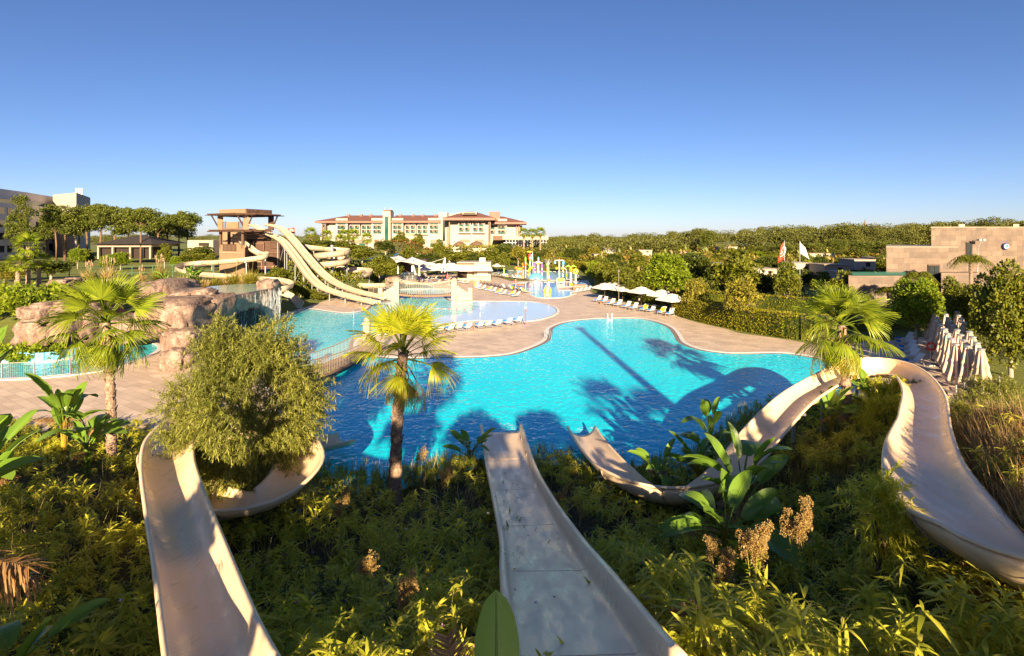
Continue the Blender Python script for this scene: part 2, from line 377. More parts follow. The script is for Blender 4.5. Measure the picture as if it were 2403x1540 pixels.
def grid(name, xs, ys, fn, mat, keep=None):
    X, Y = np.meshgrid(xs, ys); Z = fn(X, Y); nx = len(xs)
    V = np.stack([X.ravel(), Y.ravel(), Z.ravel()], 1)
    i, j = np.meshgrid(np.arange(len(xs) - 1), np.arange(len(ys) - 1)); a = (j * nx + i).ravel()
    Q = np.stack([a, a + 1, a + nx + 1, a + nx], 1)
    if keep is not None: Q = Q[keep(V[Q].mean(1))]
    o = link_mesh(name, np_mesh(name, V, Q), mat, None, True); tag(o, kind='structure'); return o
xs = np.array([-4000, -1500, -700, -400, -300, -220, -170, -140] + list(np.arange(-120, -24, 2.0)) + list(np.arange(-24, 61, 8.)) + [100, 200, 400, 700, 1500, 4000])
ys = np.array([-400, -60, 0, 20, 40] + list(np.arange(50, 80, 2.)) + [100, 130, 160, 200, 300, 500, 900, 2000, 5000])
grid('ground', xs, ys, lambda X, Y: land(X, Y) - .012, C['grass'])
def hn(X, Y):
    H = hill(X, Y); return H - .06 + .12 * np.sin(X * 1.3) * np.sin(Y * 1.1) * (H > .4)
grid('hillside', np.arange(-62, 62.1, .7), np.arange(-40, 41.1, .7), hn, C['soil'], keep=lambda c: hill(c[:, 0], c[:, 1]) > -1e-6 + 0.0 * c[:, 0] if False else (c[:, 1] < shore(c[:, 0]) + .5))

def sheet(name, pts2, z, mat, thick=0.0):
    mb = MB(); n = len(pts2)
    vs = [(p[0], p[1], z) for p in pts2]; tri = tessellate_polygon([[Vector((p[0], p[1], 0)) for p in pts2]])
    mb.add(vs, [tuple(t) for t in tri]); o = mb.build(name, mat); 
    me = o.data
    # make every face point up
    import bmesh
    bm = bmesh.new(); bm.from_mesh(me)
    for f in bm.faces:
        f.normal_update()
        if f.normal.z < 0: f.normal_flip()
    bm.to_mesh(me); bm.free()
    return o
def gp(uv, z=0.0): return [G(u, v, z) for u, v in uv]
def ring_strip(name, pts, w0, w1, z0, z1, mat, label=None):
    """closed band that follows an outline, from offset w0 to w1, top at z1"""
    n = len(pts); vs = []
    area = sum(pts[i][0] * pts[(i + 1) % n][1] - pts[(i + 1) % n][0] * pts[i][1] for i in range(n)); sg = 1 if area > 0 else -1
    for i in range(n):
        t = Vector((pts[(i + 1) % n][0] - pts[i - 1][0], pts[(i + 1) % n][1] - pts[i - 1][1], 0))
        t.normalize(); nn = Vector((t.y, -t.x, 0)) * sg
        p = Vector((pts[i][0], pts[i][1], 0))
        for wd, z in ((w0, z0), (w0, z1), (w1, z1), (w1, z0)):
            q = p + nn * wd; vs.append((q.x, q.y, z))
    fs = []
    for i in range(n):
        j = (i + 1) % n
        for k in range(3): fs.append((i * 4 + k, j * 4 + k, j * 4 + k + 1, i * 4 + k + 1))
    mb = MB(); mb.add(vs, fs); o = mb.build(name, mat); tag(o, label, None, None, 'structure'); return o

deck = gp([(-260, 1010), (-300, 880), (-60, 846), (60, 838), (230, 812), (330, 790), (420, 770), (520, 760), (600, 740), (625, 722), (690, 700), (745, 684), (800, 690), (860, 700),
           (893, 690), (900, 668), (925, 655), (985, 652), (1000, 646), (1080, 640), (1150, 640), (1165, 650), (1200, 660), (1380, 658), (1388, 672), (1384, 684), (1397, 689), (1431, 696), (1447, 709), (1490, 716), (1545, 727), (1599, 746),
           (1640, 758), (1704, 772), (1735, 782), (1854, 798), (1930, 812), (2080, 800), (2180, 790), (2215, 806), (2250, 850), (2262, 905), (2240, 925), (2290, 960), (2330, 1000), (2200, 1040), (1900, 1060), (1700, 1040), (600, 1040)])
o = sheet('pool_deck', deck, .004, C['deck']); tag(o, kind='structure')

main_o = [(575, 778), (621, 769.6), (643.6, 753), (627, 736), (655, 725), (721, 725), (777, 732), (819, 735), (855, 729), (868, 719), (885, 710), (905, 706), (932, 704), (958, 698), (963, 694), (950, 690), (935, 686),
          (932, 680), (1000, 678), (1062, 680), (1060, 688), (1050, 692), (1047, 698), (1055, 704), (1072, 707.5), (1141, 707.7), (1224, 708.3), (1265, 711.4), (1296.4, 719.7), (1306.8, 730), (1296, 740.5), (1265, 749.8),
          (1224, 755), (1161, 755), (1120, 752), (1078, 756), (1047, 763), (995, 776), (940, 781), (874, 786), (842, 793), (832, 802), (829, 815), (836, 827), (860, 834), (916, 840), (1000, 840.5), (1052, 839.5), (1130, 838), (1200, 831),
          (1250, 815), (1280, 800), (1287, 785), (1292, 770), (1325, 757), (1380, 750), (1440, 747.5), (1500, 748), (1545, 757), (1575, 770), (1590, 787), (1602, 805), (1640, 820), (1700, 829), (1760, 830), (1830, 829), (1890, 836), (1950, 850),
          (2010, 880), (1990, 930), (1900, 1000), (1800, 1110), (1600, 1170), (1340, 1120), (1100, 1130), (900, 1170), (760, 1170), (700, 1090), (690, 1020), (665, 950), (610, 890), (565, 840), (548, 800)]
main_pts = catmull(gp(main_o), 4, True)
o = sheet('main_pool_water', main_pts, .030, C['water_deep']); tag(o, kind='structure')
ring_strip('main_pool_gutter', main_pts, -.42, .02, .0, .036, C['gutter'])
ring_strip('main_pool_coping', main_pts, .0, .40, .0, .062, C['coping'])
mid = [(548, 800), (565, 840), (620, 850), (700, 850), (790, 822), (832, 802), (842, 793), (874, 786), (940, 781), (985, 775), (1000, 760), (1016, 749), (1050, 741), (1078, 739), (1105, 731), (1120, 722), (1117, 713), (1107, 708), (1072, 707.5), (1055, 704), (1047, 698),
       (1050, 692), (1060, 688), (1062, 680), (1000, 678), (932, 680), (935, 686), (950, 690), (963, 694), (958, 698), (932, 704), (905, 706), (885, 710), (868, 719), (855, 729), (819, 735), (777, 732), (721, 725), (655, 725), (627, 736), (643.6, 753), (621, 769.6), (575, 778)]
o = sheet('shallow_turquoise_water', gp([(575, 780), (545, 812), (600, 862), (660, 880), (760, 850), (826, 815)] + [(831, 801), (842, 793), (874, 786), (940, 781), (985, 775)] + [(1000, 760), (1016, 749), (1050, 741), (1078, 739), (1105, 731), (1120, 722), (1117, 713), (1107, 708)] + mid[18:]), .034, C['water_mid']); tag(o, kind='structure')
o = sheet('shallow_pale_water', catmull(gp([(990, 776), (1002, 760), (1016, 749), (1050, 741), (1078, 739), (1105, 731), (1120, 722), (1117, 713), (1110, 708.5), (1141, 708.2), (1224, 708.8), (1265, 712), (1295, 720), (1305, 730), (1295, 740), (1264, 749.2), (1224, 754.5), (1161, 754.5), (1120, 751.5), (1078, 755.5), (1047, 762.5)]), 3, True), .038, C['water_shallow']); tag(o, kind='structure')

def pool(nm, uv, mat, z=.030, cop=.35, gut=.3):
    pts = catmull(gp(uv), 4, True)
    o = sheet(nm + '_water', pts, z, C[mat]); tag(o, kind='structure')
    if cop: ring_strip(nm + '_coping', pts, 0, cop, 0, .06, C['coping'])
    return pts
pool('play_pool', [(1152.8, 643), (1174, 638.7), (1194, 635.7), (1224, 634.6), (1271.5, 637), (1319, 638), (1342.7, 641.7), (1357, 647.6), (1352, 652), (1331, 656), (1295, 658), (1259.6, 657.7), (1230, 653.5), (1188, 648)], 'water_splash')
sp = [(1195.5, 669.6), (1212, 665.4), (1247.7, 663.6), (1283, 663), (1319, 662.4), (1366.4, 663.6), (1375.3, 667.8), (1370, 671.4), (1342.7, 672.5), (1313, 675), (1307, 679.7), (1319, 682), (1342.7, 683.2), (1352, 686), (1342.7, 691.5), (1325, 697.5), (1295, 700), (1265.5, 698.7), (1247.7, 692.7), (1247, 689), (1252.5, 686.8), (1238, 683.8), (1217, 676), (1200, 672.5)]
pool('toddler_pool', sp, 'water_splash')
o = sheet('toddler_pool_deep_water', catmull(gp([(1197, 669.6), (1212, 666), (1247.7, 664.1), (1283, 663.5), (1319, 663), (1365, 664.2), (1373, 667.8), (1368, 671), (1342, 672), (1311, 674), (1265, 676), (1235, 676.5), (1217, 675), (1201, 672)]), 4, True), .036, C['water_blue']); tag(o, kind='structure')
pool('back_pond', [(905, 678), (912, 672), (940, 667), (985, 667), (1010, 671), (1018, 675), (1010, 678), (985, 679)][:8], 'water_pond', z=.026, cop=.3)
o = sheet('round_blue_pool_water', catmull(gp([(935, 648), (925, 643), (930, 638.5), (950, 637.5), (975, 640), (983, 645), (975, 650), (950, 651)]), 4, True), .03, C['water_blue']); tag(o, kind='structure')
# lazy river
riv = gp([(-320, 900), (-120, 893), (0, 890), (90, 887), (181, 878), (241, 869), (300, 852), (345, 836), (370, 818), (350, 806), (300, 808), (241, 826), (181, 840), (105, 852), (18, 851), (-120, 856), (-320, 862)])
o = sheet('lazy_river_water', catmull(riv, 3, True), .030, C['water_mid']); tag(o, kind='structure')
ring_strip('lazy_river_coping', catmull(riv, 3, True), 0, .4, 0, .06, C['coping'])
back = catmull(gp([(-320, 860), (-120, 854), (18, 849), (105, 850), (181, 837), (241, 822), (300, 804), (352, 800)]), 4)
mb = MB()
for a, b in zip(back, back[1:]): mb.bar(a + Vector((0, 0, .35)), b + Vector((0, 0, .35)), .3, .9)
o = mb.build('lazy_river_wall', C['river_wall']); tag(o, kind='structure')
# lawns and verge
o = sheet('concrete_path', gp([(2235, 945), (2300, 945), (2310, 960), (2330, 1000), (2345, 1035), (2250, 1035), (2250, 990)]), .012, C['coping' if 0 else 'deck']); tag(o, kind='structure')
o = sheet('sandy_path', gp([(60, 640), (330, 640), (330, 634), (60, 634)]), .004, C['deck']) if False else None

# ------------------------------------------------------------------ leaf meshes
def leaf_rows(base, d, L, W, droop, prof=((0, .35), (.45, 1.0), (1.0, .04)), up=None, roll=1.0):
    n = len(base); d = d / np.linalg.norm(d, axis=1, keepdims=True)
    upv = np.tile(np.array([0, 0, 1.0]), (n, 1)) + (rng.normal(0, .35, (n, 3)) * roll)
    side = np.cross(d, upv); side /= np.maximum(np.linalg.norm(side, axis=1, keepdims=True), 1e-6)
    rows = []
    for t, wf in prof:
        c = base + d * (L * t)[:, None]; c[:, 2] -= droop * L * t * t
        rows.append(c - side * (W * wf / 2)[:, None]); rows.append(c + side * (W * wf / 2)[:, None])
    k = len(prof) * 2; V = np.stack(rows, 1).reshape(-1, 3)
    b = (np.arange(n) * k)[:, None]
    Fs = [np.concatenate([b + 2 * i, b + 2 * i + 1, b + 2 * i + 3, b + 2 * i + 2], 1) for i in range(len(prof) - 1)]
    return V, np.concatenate(Fs, 0)
def join(parts):
    V = []; Q = []; o = 0
    for v, q in parts: V.append(v); Q.append(q + o); o += len(v)
    return np.concatenate(V), np.concatenate(Q)
def dirs(n, e0, e1):
    a = rng.uniform(0, 2 * np.pi, n); e = np.radians(rng.uniform(e0, e1, n))
    return np.stack([np.cos(a) * np.cos(e), np.sin(a) * np.cos(e), np.sin(e)], 1)
def bamboo(pts, H, per, L0, L1, wr=.15):
    """stems with whorls of long narrow drooping leaves"""
    n = len(pts); P_ = np.repeat(pts, per, 0); h = np.repeat(H, per)
    t = rng.uniform(.35, 1.0, n * per) ** .6
    lean = np.repeat(rng.normal(0, .16, (n, 2)), per, 0)
    base = P_.copy(); base[:, 2] += h * t; base[:, :2] += lean * (h * t * t)[:, None]
    d = dirs(n * per, -12, 62); L = rng.uniform(L0, L1, n * per) * np.repeat(rng.uniform(.75, 1.2, n), per)
    return leaf_rows(base, d, L, L * wr * rng.uniform(.7, 1.2, n * per), rng.uniform(.2, .75, n * per), ((0, .3), (.35, 1), (.7, .7), (1, .03)))
def blades(pts, H, W, per, spread=.3, droop=.25):
    n = len(pts); P_ = np.repeat(pts, per, 0); P_[:, :2] += rng.normal(0, spread * .25, (n * per, 2))
    d = np.stack([rng.normal(0, spread, n * per), rng.normal(0, spread, n * per), np.ones(n * per)], 1)
    L = np.repeat(H, per) * rng.uniform(.6, 1.1, n * per)
    return leaf_rows(P_, d, L, np.full(n * per, W), rng.uniform(0, droop, n * per), ((0, 1), (.5, .8), (1, .08)))
def crown_cloud(n, rad, clumps=14, leaf=.3, squash=1.0, flat=0.0, inner=.35, csize=.42, low=-.5):
    """leaf cards on lumps spread through an ellipsoid"""
    cs = []
    while len(cs) < clumps:
        v = rng.normal(0, 1, 3); v /= np.linalg.norm(v); r = rng.uniform(inner, .78)
        if v[2] < low: continue
        cs.append(v * r)
    cs = np.array(cs); sz = rng.uniform(csize * .65, csize * 1.15, clumps)
    k = rng.choice(clumps, n, p=sz ** 2 / (sz ** 2).sum())
    v = rng.normal(0, 1, (n, 3)); v /= np.linalg.norm(v, axis=1, keepdims=True)
    v[:, 2] = np.where(v[:, 2] < -.35, -v[:, 2], v[:, 2])
    r = sz[k] * rng.uniform(.72, 1.05, n)
    p = (cs[k] + v * r[:, None]) * np.array(rad)
    d = v + rng.normal(0, .55, (n, 3)); d[:, 2] += .25
    L = leaf * rng.uniform(.7, 1.3, n)
    return leaf_rows(p, d, L, L * rng.uniform(.5, .8, n), rng.uniform(0, .4, n), ((0, .5), (.5, 1), (1, .2)), roll=2.0)

# ------------------------------------------------------------------ tree prototypes (unit built at real size, copied and scaled)
def limb_trunk(mb, h, r, spread, nl=5, crown_z=None, lean=(0, 0)):
    top = Vector((lean[0], lean[1], h)); mb.tube([(0, 0, -.3), (lean[0] * .4, lean[1] * .4, h * .5), top], [r * 1.25, r, r * .75], 8)
    for i in range(nl):
        a = 2 * math.pi * i / nl + random.uniform(-.3, .3); L = spread * random.uniform(.6, 1)
        e = top + Vector((math.cos(a) * L, math.sin(a) * L, L * random.uniform(.7, 1.3)))
        mb.tube([top - Vector((0, 0, h * .12)), (top + e) / 2 + Vector((0, 0, .1)), e], [r * .55, r * .35, r * .12], 5)
def make_tree(label, cat, fol, h=5.0, rad=(2, 2, 1.8), trunk=1.8, r=.14, n=2600, leaf=.34, bark='bark_pale', group=None, clumps=16, name='broadleaf_tree', **k):
    root = empty(name, (0, 0, -500), 0, label, cat, group)
    mb = MB(); limb_trunk(mb, trunk, r, rad[0] * .55); mb.build('trunk', C[bark], root, True)
    V, Q = crown_cloud(n, rad, clumps, leaf, **k); V[:, 2] += h - rad[2]
    me = np_mesh('crown', V, Q); link_mesh('crown', me, C[fol], root); return root
def put(proto, loc, s=1.0, rz=None, label=None, group=None, sz=None):
    o = copy_tree(proto); o.location = loc; o.scale = (s, s, sz or s); o.rotation_euler = (0, 0, random.uniform(0, 6.28) if rz is None else rz)
    if label: o['label'] = label
    if group: o['group'] = group
    return o
def drop(proto):
    for ch in KIDS.get(proto.name, []):
        for g in KIDS.get(ch.name, []): bpy.data.objects.remove(g)
        bpy.data.objects.remove(ch)
    bpy.data.objects.remove(proto)

# ---- fan palm
def fan_blade(R, n=38, spread=205, droop=.5, fold=.25, wob=.05, tipd=1.0):
    sp = math.radians(spread); da = sp / n; a = -sp / 2 + da * (np.arange(n) + .5) + rng.normal(0, da * .15, n)
    L = R * (1 - .22 * np.abs(a / (sp / 2)) ** 2) * rng.uniform(.92, 1.05, n)
    rows = []
    for t, wf in ((.03, 1.0), (.30, 1.0), (.55, .92), (.78, .42), (1.0, .05)):
        r = L * t; w = np.maximum(r, .05 * R) * da * wf if t < .6 else R * .55 * da * wf * np.ones(n)
        for s in (-1, 1):
            ca, sa = np.cos(a), np.sin(a)
            x = ca * r - s * sa * w / 2; y = sa * r + s * ca * w / 2
            z = -droop * R * t ** 2.4 * (.5 + .7 * np.abs(a / (sp / 2))) * tipd + fold * np.abs(np.sin(a)) * r * .45 + (s * .12 * w)
            z += rng.normal(0, wob * R * t ** 3 * .5, n) if s < 0 else 0
            rows.append(np.stack([x, y, z], 1))
    k = len(rows); V = np.stack(rows, 1).reshape(-1, 3); b = (np.arange(n) * k)[:, None]
    Fs = [np.concatenate([b + 2 * i, b + 2 * i + 1, b + 2 * i + 3, b + 2 * i + 2], 1) for i in range(k // 2 - 1)]
    return V, np.concatenate(Fs)
def frond_mesh(name, Lp, R, **k):
    V, Q = fan_blade(R, **k)
    sag = .16 * Lp
    pet = []
    for i in range(6):
        t = i / 5; x = Lp * t; z = -sag * t * t
        w = .035 * (1 - .45 * t); pet += [[x, -w, z], [x, w, z], [x, w, z - .03], [x, -w, z - .03]]
    pq = []
    for i in range(5):
        for j in range(4): pq.append([i * 4 + j, i * 4 + (j + 1) % 4, i * 4 + 4 + (j + 1) % 4, i * 4 + 4 + j])
    V = V + np.array([Lp, 0, -sag]); 
    return np_mesh(name, *join([(V, Q), (np.array(pet), np.array(pq))]))
FR = [frond_mesh('frond', .95, 1.05, droop=.35), frond_mesh('frond', 1.1, 1.1, droop=.6, fold=.35), frond_mesh('frond', 1.0, 1.0, droop=.95, spread=190), frond_mesh('frond', .75, .95, droop=.2, fold=.5, spread=160)]
FY = [frond_mesh('frond', .9, 1.0, droop=.9, spread=120, fold=-.5), frond_mesh('frond', .8, .95, droop=.7, spread=95, fold=-.7)]
FRL = {}
for m in FR:
    m2 = m.copy(); m2.materials.append(C['f_palm_lit']); FRL[m.name] = m2
for m in FR: m.materials.append(C['f_palm'])
for m in FY: m.materials.append(C['f_palm_y'])
FB = [frond_mesh('frond', .6, .8, droop=.6, spread=80, fold=-.7)]; FB[0].materials.append(C['f_palm_b'])
def palm_trunk(h, r0, r1, lean=(0, 0), boots=True, seed=0):
    mb = MB(); rr = random.Random(seed); pts = []; rs = []
    n = max(6, int(h / .22))
    for i in range(n + 1):
        t = i / n; pts.append(Vector((lean[0] * t * t, lean[1] * t * t, h * t - .4 * (1 - t)))); rs.append((r0 + (r1 - r0) * t) * (1 + .12 * math.sin(i * 2.4)))
    mb.tube(pts, rs, 12)
    if boots:
        nb = int(h / .075)
        for i in range(nb):
            t = i / nb; a = i * 2.39996; c = Vector((lean[0] * t * t, lean[1] * t * t, h * t)); r = (r0 + (r1 - r0) * t)
            o = Vector((math.cos(a), math.sin(a), 0)); s = Vector((-o.y, o.x, 0)); w = rr.uniform(.05, .085) * (1 + .5 * t); l = rr.uniform(.13, .26); out = rr.uniform(.03, .09)
            b0 = c + o * r * .9
            mb.add([b0 - s * w, b0 + s * w, b0 + s * w * .6 + o * out + Vector((0, 0, l)), b0 - s * w * .6 + o * out + Vector((0, 0, l)),
                    b0 - s * w * .8 - Vector((0, 0, .02)) - o * .02, b0 + s * w * .8 - o * .02],
                   [(0, 1, 2, 3), (0, 3, 4), (1, 5, 2), (4, 3, 2, 5)])
    return mb
def big_palm(label, base, h, lean=(0, 0), nf=30, ny=6, nb=0, scale=1.0, seed=1, elmin=-50, r0=.2, r1=.16, mats=None):
    rr = random.Random(seed)
    root = empty('fan_palm', base, 0, label, 'palm tree')
    palm_trunk(h, r0, r1, lean, True, seed).build('trunk', C['palm_bark'], root)
    top = Vector((lean[0], lean[1], h))
    for i in range(nf + ny + nb):
        if i < nf:
            t = i / (nf - 1); el = 88 - (88 - elmin) * t ** 1.35 + rr.uniform(-8, 8); az = i * 137.5 + rr.uniform(-14, 14)
            me = FR[3] if t < .15 else (FR[0] if t < .5 else (FR[1] if t < .8 else FR[2])); s = scale * rr.uniform(.88, 1.08) * (.8 + .2 * min(1, t * 4))
        elif i < nf + ny: el = rr.uniform(-66, -44); az = (i - nf) * 360 / max(1, ny) + rr.uniform(-20, 20); me = rr.choice(FY); s = scale * rr.uniform(.85, 1.0); t = 1
        else: el = rr.uniform(-84, -70); az = rr.uniform(0, 360); me = FB[0]; s = scale * rr.uniform(.8, 1); t = 1.1
        if mats and i < nf: me = mats[me.name]
        o = link_mesh('frond', me, None, root)
        if i == nf: o['label'] = 'yellowed hanging frond'
        o.rotation_euler = (Matrix.Rotation(math.radians(az), 3, 'Z') @ Matrix.Rotation(math.radians(-el), 3, 'Y') @ Matrix.Rotation(rr.uniform(-.5, .5), 3, 'X')).to_euler()
        o.location = top + Vector((0, 0, .25 - .5 * t)); o.scale = (s, s, s)
    return root
# small far palm prototypes
def far_palm(label, h, group=None, skirt=True, R=1.9, name='fan_palm'):
    root = empty(name, (0, 0, -500), 0, label, 'palm tree', group)
    palm_trunk(h, .26, .2, (0, 0), False).build('trunk', C['palm_bark'], root)
    parts = []
    for i in range(26):
        V, Q = fan_blade(.95, n=12, droop=.5); V = V * 1.0; V[:, 0] += .85
        el = math.radians(80 - 120 * i / 25); az = i * 2.4
        M = np.array(Matrix.Rotation(az, 3, 'Z') @ Matrix.Rotation(-el, 3, 'Y')); V = V @ M.T * (R / 1.8); V[:, 2] += h; parts.append((V, Q))
    link_mesh('crown', np_mesh('crown', *join(parts)), C['f_palm'], root)
    if skirt:
        parts = []
        for i in range(22):
            V, Q = fan_blade(.8, n=9, droop=.4, spread=90); V[:, 0] += .2; el = math.radians(random.uniform(-84, -62)); az = random.uniform(0, 6.3)
            M = np.array(Matrix.Rotation(az, 3, 'Z') @ Matrix.Rotation(-el, 3, 'Y')); V = V @ M.T; V[:, 2] += h - random.uniform(0, .7); parts.append((V, Q))
        link_mesh('dead_skirt', np_mesh('dead_skirt', *join(parts)), C['f_palm_b'], root)
    return root

# ---- strelitzia / banana leaves
def paddle(L=1.0, W=.32, pet=.55, arch=.25, fold=.5, wavy=.02, tears=0, seed=0):
    r = np.random.default_rng(seed); n = 12; V = []; Q = []
    c = lambda t: np.array([t * (L + pet) * math.cos(arch * t), 0, -(L + pet) * arch * t * t * .7])
    for i in range(n + 1):
        t = i / n; tt = (pet + L * t) / (pet + L); p = c(tt)
        w = W / 2 * (math.sin(math.pi * min(1, t * .93 + .06)) ** .55) * (1 if i < n else .05)
        e = r.normal(0, wavy, 2)
        V += [[p[0], -w, p[2] + fold * w + e[0]], [p[0], -w * .5, p[2] + fold * w * .42], [p[0], 0, p[2]], [p[0], w * .5, p[2] + fold * w * .42], [p[0], w, p[2] + fold * w + e[1]]]
    for i in range(n):
        for j in range(4): Q.append([i * 5 + j, i * 5 + j + 1, i * 5 + 5 + j + 1, i * 5 + 5 + j])
    b = len(V)
    for i in range(9):
        t = i / 8 * .97; p = c(t); w = .022 * (1 - t * .75) * (L ** .3); V += [[p[0], -w, p[2] + .006], [p[0], w, p[2] + .006], [p[0], 0, p[2] - w * 1.6], [p[0], 0, p[2] - w * 1.6]]
    for i in range(8):
        for j in ((0, 1), (1, 2), (2, 0)): Q.append([b + i * 4 + j[0], b + i * 4 + j[1], b + i * 4 + 4 + j[1], b + i * 4 + 4 + j[0]])
    return np.array(V, float), np.array(Q)
PD = []
for i in range(4):
    me = np_mesh('leaf', *paddle(1.0, .30 + .04 * i, .5, .25 + .22 * i, .75 - .15 * i, .012, seed=i)); me.materials.append(C['f_banana']); PD.append(me); me.shade_smooth()
def tattered(name, L=1.4, n=64, mat='f_palm_b', droop=.9):
    t = np.linspace(.12, 1, n); t = np.concatenate([t, t]); s = np.concatenate([np.ones(n), -np.ones(n)])
    base = np.stack([t * L, np.zeros_like(t), -.35 * L * t * t], 1)
    d = np.stack([np.full(2 * n, .55) + rng.normal(0, .12, 2 * n), s, rng.normal(-.1, .15, 2 * n)], 1)
    V, Q = leaf_rows(base, d, .42 * L * np.sin(np.pi * np.clip(t, .1, .93)) ** .5 * rng.uniform(.75, 1.1, 2 * n), np.full(2 * n, .022 * L), rng.uniform(.3, droop, 2 * n), ((0, .8), (.5, 1), (1, .3)), roll=.8)
    rib = [[t_ * L, y, -.35 * L * t_ * t_ + z] for t_ in np.linspace(0, 1, 7) for y, z in ((-.015, 0), (.015, 0), (0, -.03))]
    rq = [[i * 3 + j, i * 3 + (j + 1) % 3, i * 3 + 3 + (j + 1) % 3, i * 3 + 3 + j] for i in range(6) for j in range(3)]
    me = np_mesh(name, *join([(V, Q), (np.array(rib), np.array(rq))])); me.materials.append(C[mat]); return me
TT = [tattered('dry_leaf'), tattered('dry_leaf', mat='f_rust', droop=1.2)]
def strelitzia(label, base, h=1.6, n=9, ndry=3, s=1.0, seed=0, el=(38, 86), group=None, grp_cat='plant', name='bird_of_paradise_plant', stalk=.9):
    rr = random.Random(seed); root = empty(name, base, 0, label, grp_cat, group); n += 4
    mb = MB()
    for i in range(n):
        az = i * 2.4 + rr.uniform(-.3, .3); e = math.radians(rr.uniform(*el)); st = h * rr.uniform(.35, 1) * stalk
        dirv = Vector((math.cos(az) * math.cos(e), math.sin(az) * math.cos(e), math.sin(e)))
        p1 = Vector((math.cos(az) * .12, math.sin(az) * .12, st)); mb.tube([(math.cos(az) * .05, math.sin(az) * .05, -.2), p1 * .6, p1], [.035 * s, .03 * s, .02 * s], 5)
        o = link_mesh('leaf', PD[rr.randrange(4)], None, root); o.location = p1
        o.rotation_euler = (Matrix.Rotation(az, 3, 'Z') @ Matrix.Rotation(-e, 3, 'Y') @ Matrix.Rotation(rr.uniform(-.7, .7), 3, 'X')).to_euler(); k = s * rr.uniform(.75, 1.15); o.scale = (k, k * rr.uniform(.9, 1.25), k)
    mb.build('stalk', C['f_palm_y'] if n % 2 else C['f_banana'], root)
    for i in range(ndry):
        o = link_mesh('dry_leaf', TT[i % 2], None, root); az = rr.uniform(0, 6.3); o.location = (0, 0, h * rr.uniform(.35, .7))
        o.rotation_euler = (Matrix.Rotation(az, 3, 'Z') @ Matrix.Rotation(rr.uniform(-1.0, .1), 3, 'Y')).to_euler(); k = s * rr.uniform(.32, .5); o.scale = (k, k, k)
    return root
def seed_head(label, base, hs, head=(.16, .42), mat='f_gold', n=700, name='seeding_weed', group=None, spread=.25, leaf=.035, cat='weed'):
    root = empty(name, base, 0, label, cat, group); mb = MB(); parts = []; lf = []
    for i, h in enumerate(hs):
        a = i * 2.3; tip = Vector((math.cos(a) * spread * h * .5, math.sin(a) * spread * h * .5, h)); mb.tube([(0, 0, -.3), tip * .55, tip], [.012, .009, .005], 4)
        V, Q = crown_cloud(n * 2, (head[0] * 1.35, head[0] * 1.35, head[1] * 1.15), 30, leaf * .75, csize=.26, inner=.1, low=-1); V += np.array(tip); parts.append((V, Q))
        m = 34; t = rng.uniform(.15, .8, m); b = np.array(tip)[None] * t[:, None]; L = rng.uniform(.08, .16, m); lf.append(leaf_rows(b, dirs(m, 0, 50), L, L * .16, rng.uniform(.1, .5, m)))
    mb.build('stem', C['f_grass'], root); link_mesh('seed_head', np_mesh('seed_head', *join(parts)), C[mat], root); link_mesh('leaves', np_mesh('leaves', *join(lf)), C['f_bamboo'], root)
    return root
def pampas(label, base, h=1.6, n=260, plumes=10, mat='f_dry', s=1.0, group=None, name='pampas_grass', spread=.45):
    root = empty(name, base, 0, label, 'ornamental grass', group)
    V, Q = blades(np.zeros((1, 3)), np.array([h * .85]), .05 * s, n, spread, .9); V[:, :2] *= 1.0
    link_mesh('blades', np_mesh('blades', V, Q), C[mat], root)
    if plumes:
        mb = MB(); parts = []
        for i in range(plumes):
            a = random.uniform(0, 6.3); r = random.uniform(.1, .45) * h * .6; tip = Vector((math.cos(a) * r, math.sin(a) * r, h * random.uniform(.85, 1.15)))
            mb.tube([(0, 0, 0), tip], .012, 4); m = 60; t = rng.uniform(0, 1, m); b = np.array(tip)[None] + np.array([0, 0, .45])[None] * t[:, None]
            L = .16 * (1 - .5 * t); parts.append(leaf_rows(b, dirs(m, 30, 80), L, L * .35, rng.uniform(.1, .5, m)))
        mb.build('stem', C['f_dry'], root); link_mesh('plume', np_mesh('plume', *join(parts)), C['f_plume'], root)
    return root
# ------------------------------------------------------------------ water slides
def u_profile(w, depth, rim=.10, th=.05, n=9):
    pr = [(-(w / 2 + rim), depth - .07), (-(w / 2 + rim), depth), (-(w / 2 + rim * .5), depth + .025), (-w / 2 - .005, depth)]
    for i in range(n):
        a = math.radians(-82 + 164 * i / (n - 1)); pr.append((math.sin(a) / math.sin(math.radians(82)) * w / 2 * .995, depth * .93 * (1 - math.cos(a)) / (1 - math.cos(math.radians(82)))))
    pr += [(w / 2 + .005, depth), (w / 2 + rim * .5, depth + .025), (w / 2 + rim, depth), (w / 2 + rim, depth - .07)]
    out = [(w / 2 + .02, depth - .09)]
    for i in range(n):
        a = math.radians(82 - 164 * i / (n - 1)); out.append((math.sin(a) * (w / 2 + th), depth * .93 * (1 - math.cos(a)) / (1 - math.cos(math.radians(82))) - th * math.cos(a)))
    out.append((-w / 2 - .02, depth - .09))
    return pr + out
def flat_profile(w, depth, rim=.12, th=.05, r=.14):
    pr = [(-(w / 2 + rim), depth - .1), (-(w / 2 + rim), depth), (-(w / 2 + rim * .5), depth + .03), (-w / 2, depth), (-w / 2 + .02, r), (-w / 2 + r * .45, .03), (-w / 2 + r, 0), (0, -.004), (w / 2 - r, 0), (w / 2 - r * .45, .03), (w / 2 - .02, r), (w / 2, depth),
          (w / 2 + rim * .5, depth + .03), (w / 2 + rim, depth), (w / 2 + rim, depth - .1), (w / 2 + .04, depth - .12), (w / 2 + .04, -th), (-w / 2 - .04, -th), (-w / 2 - .04, depth - .12)]
    return pr
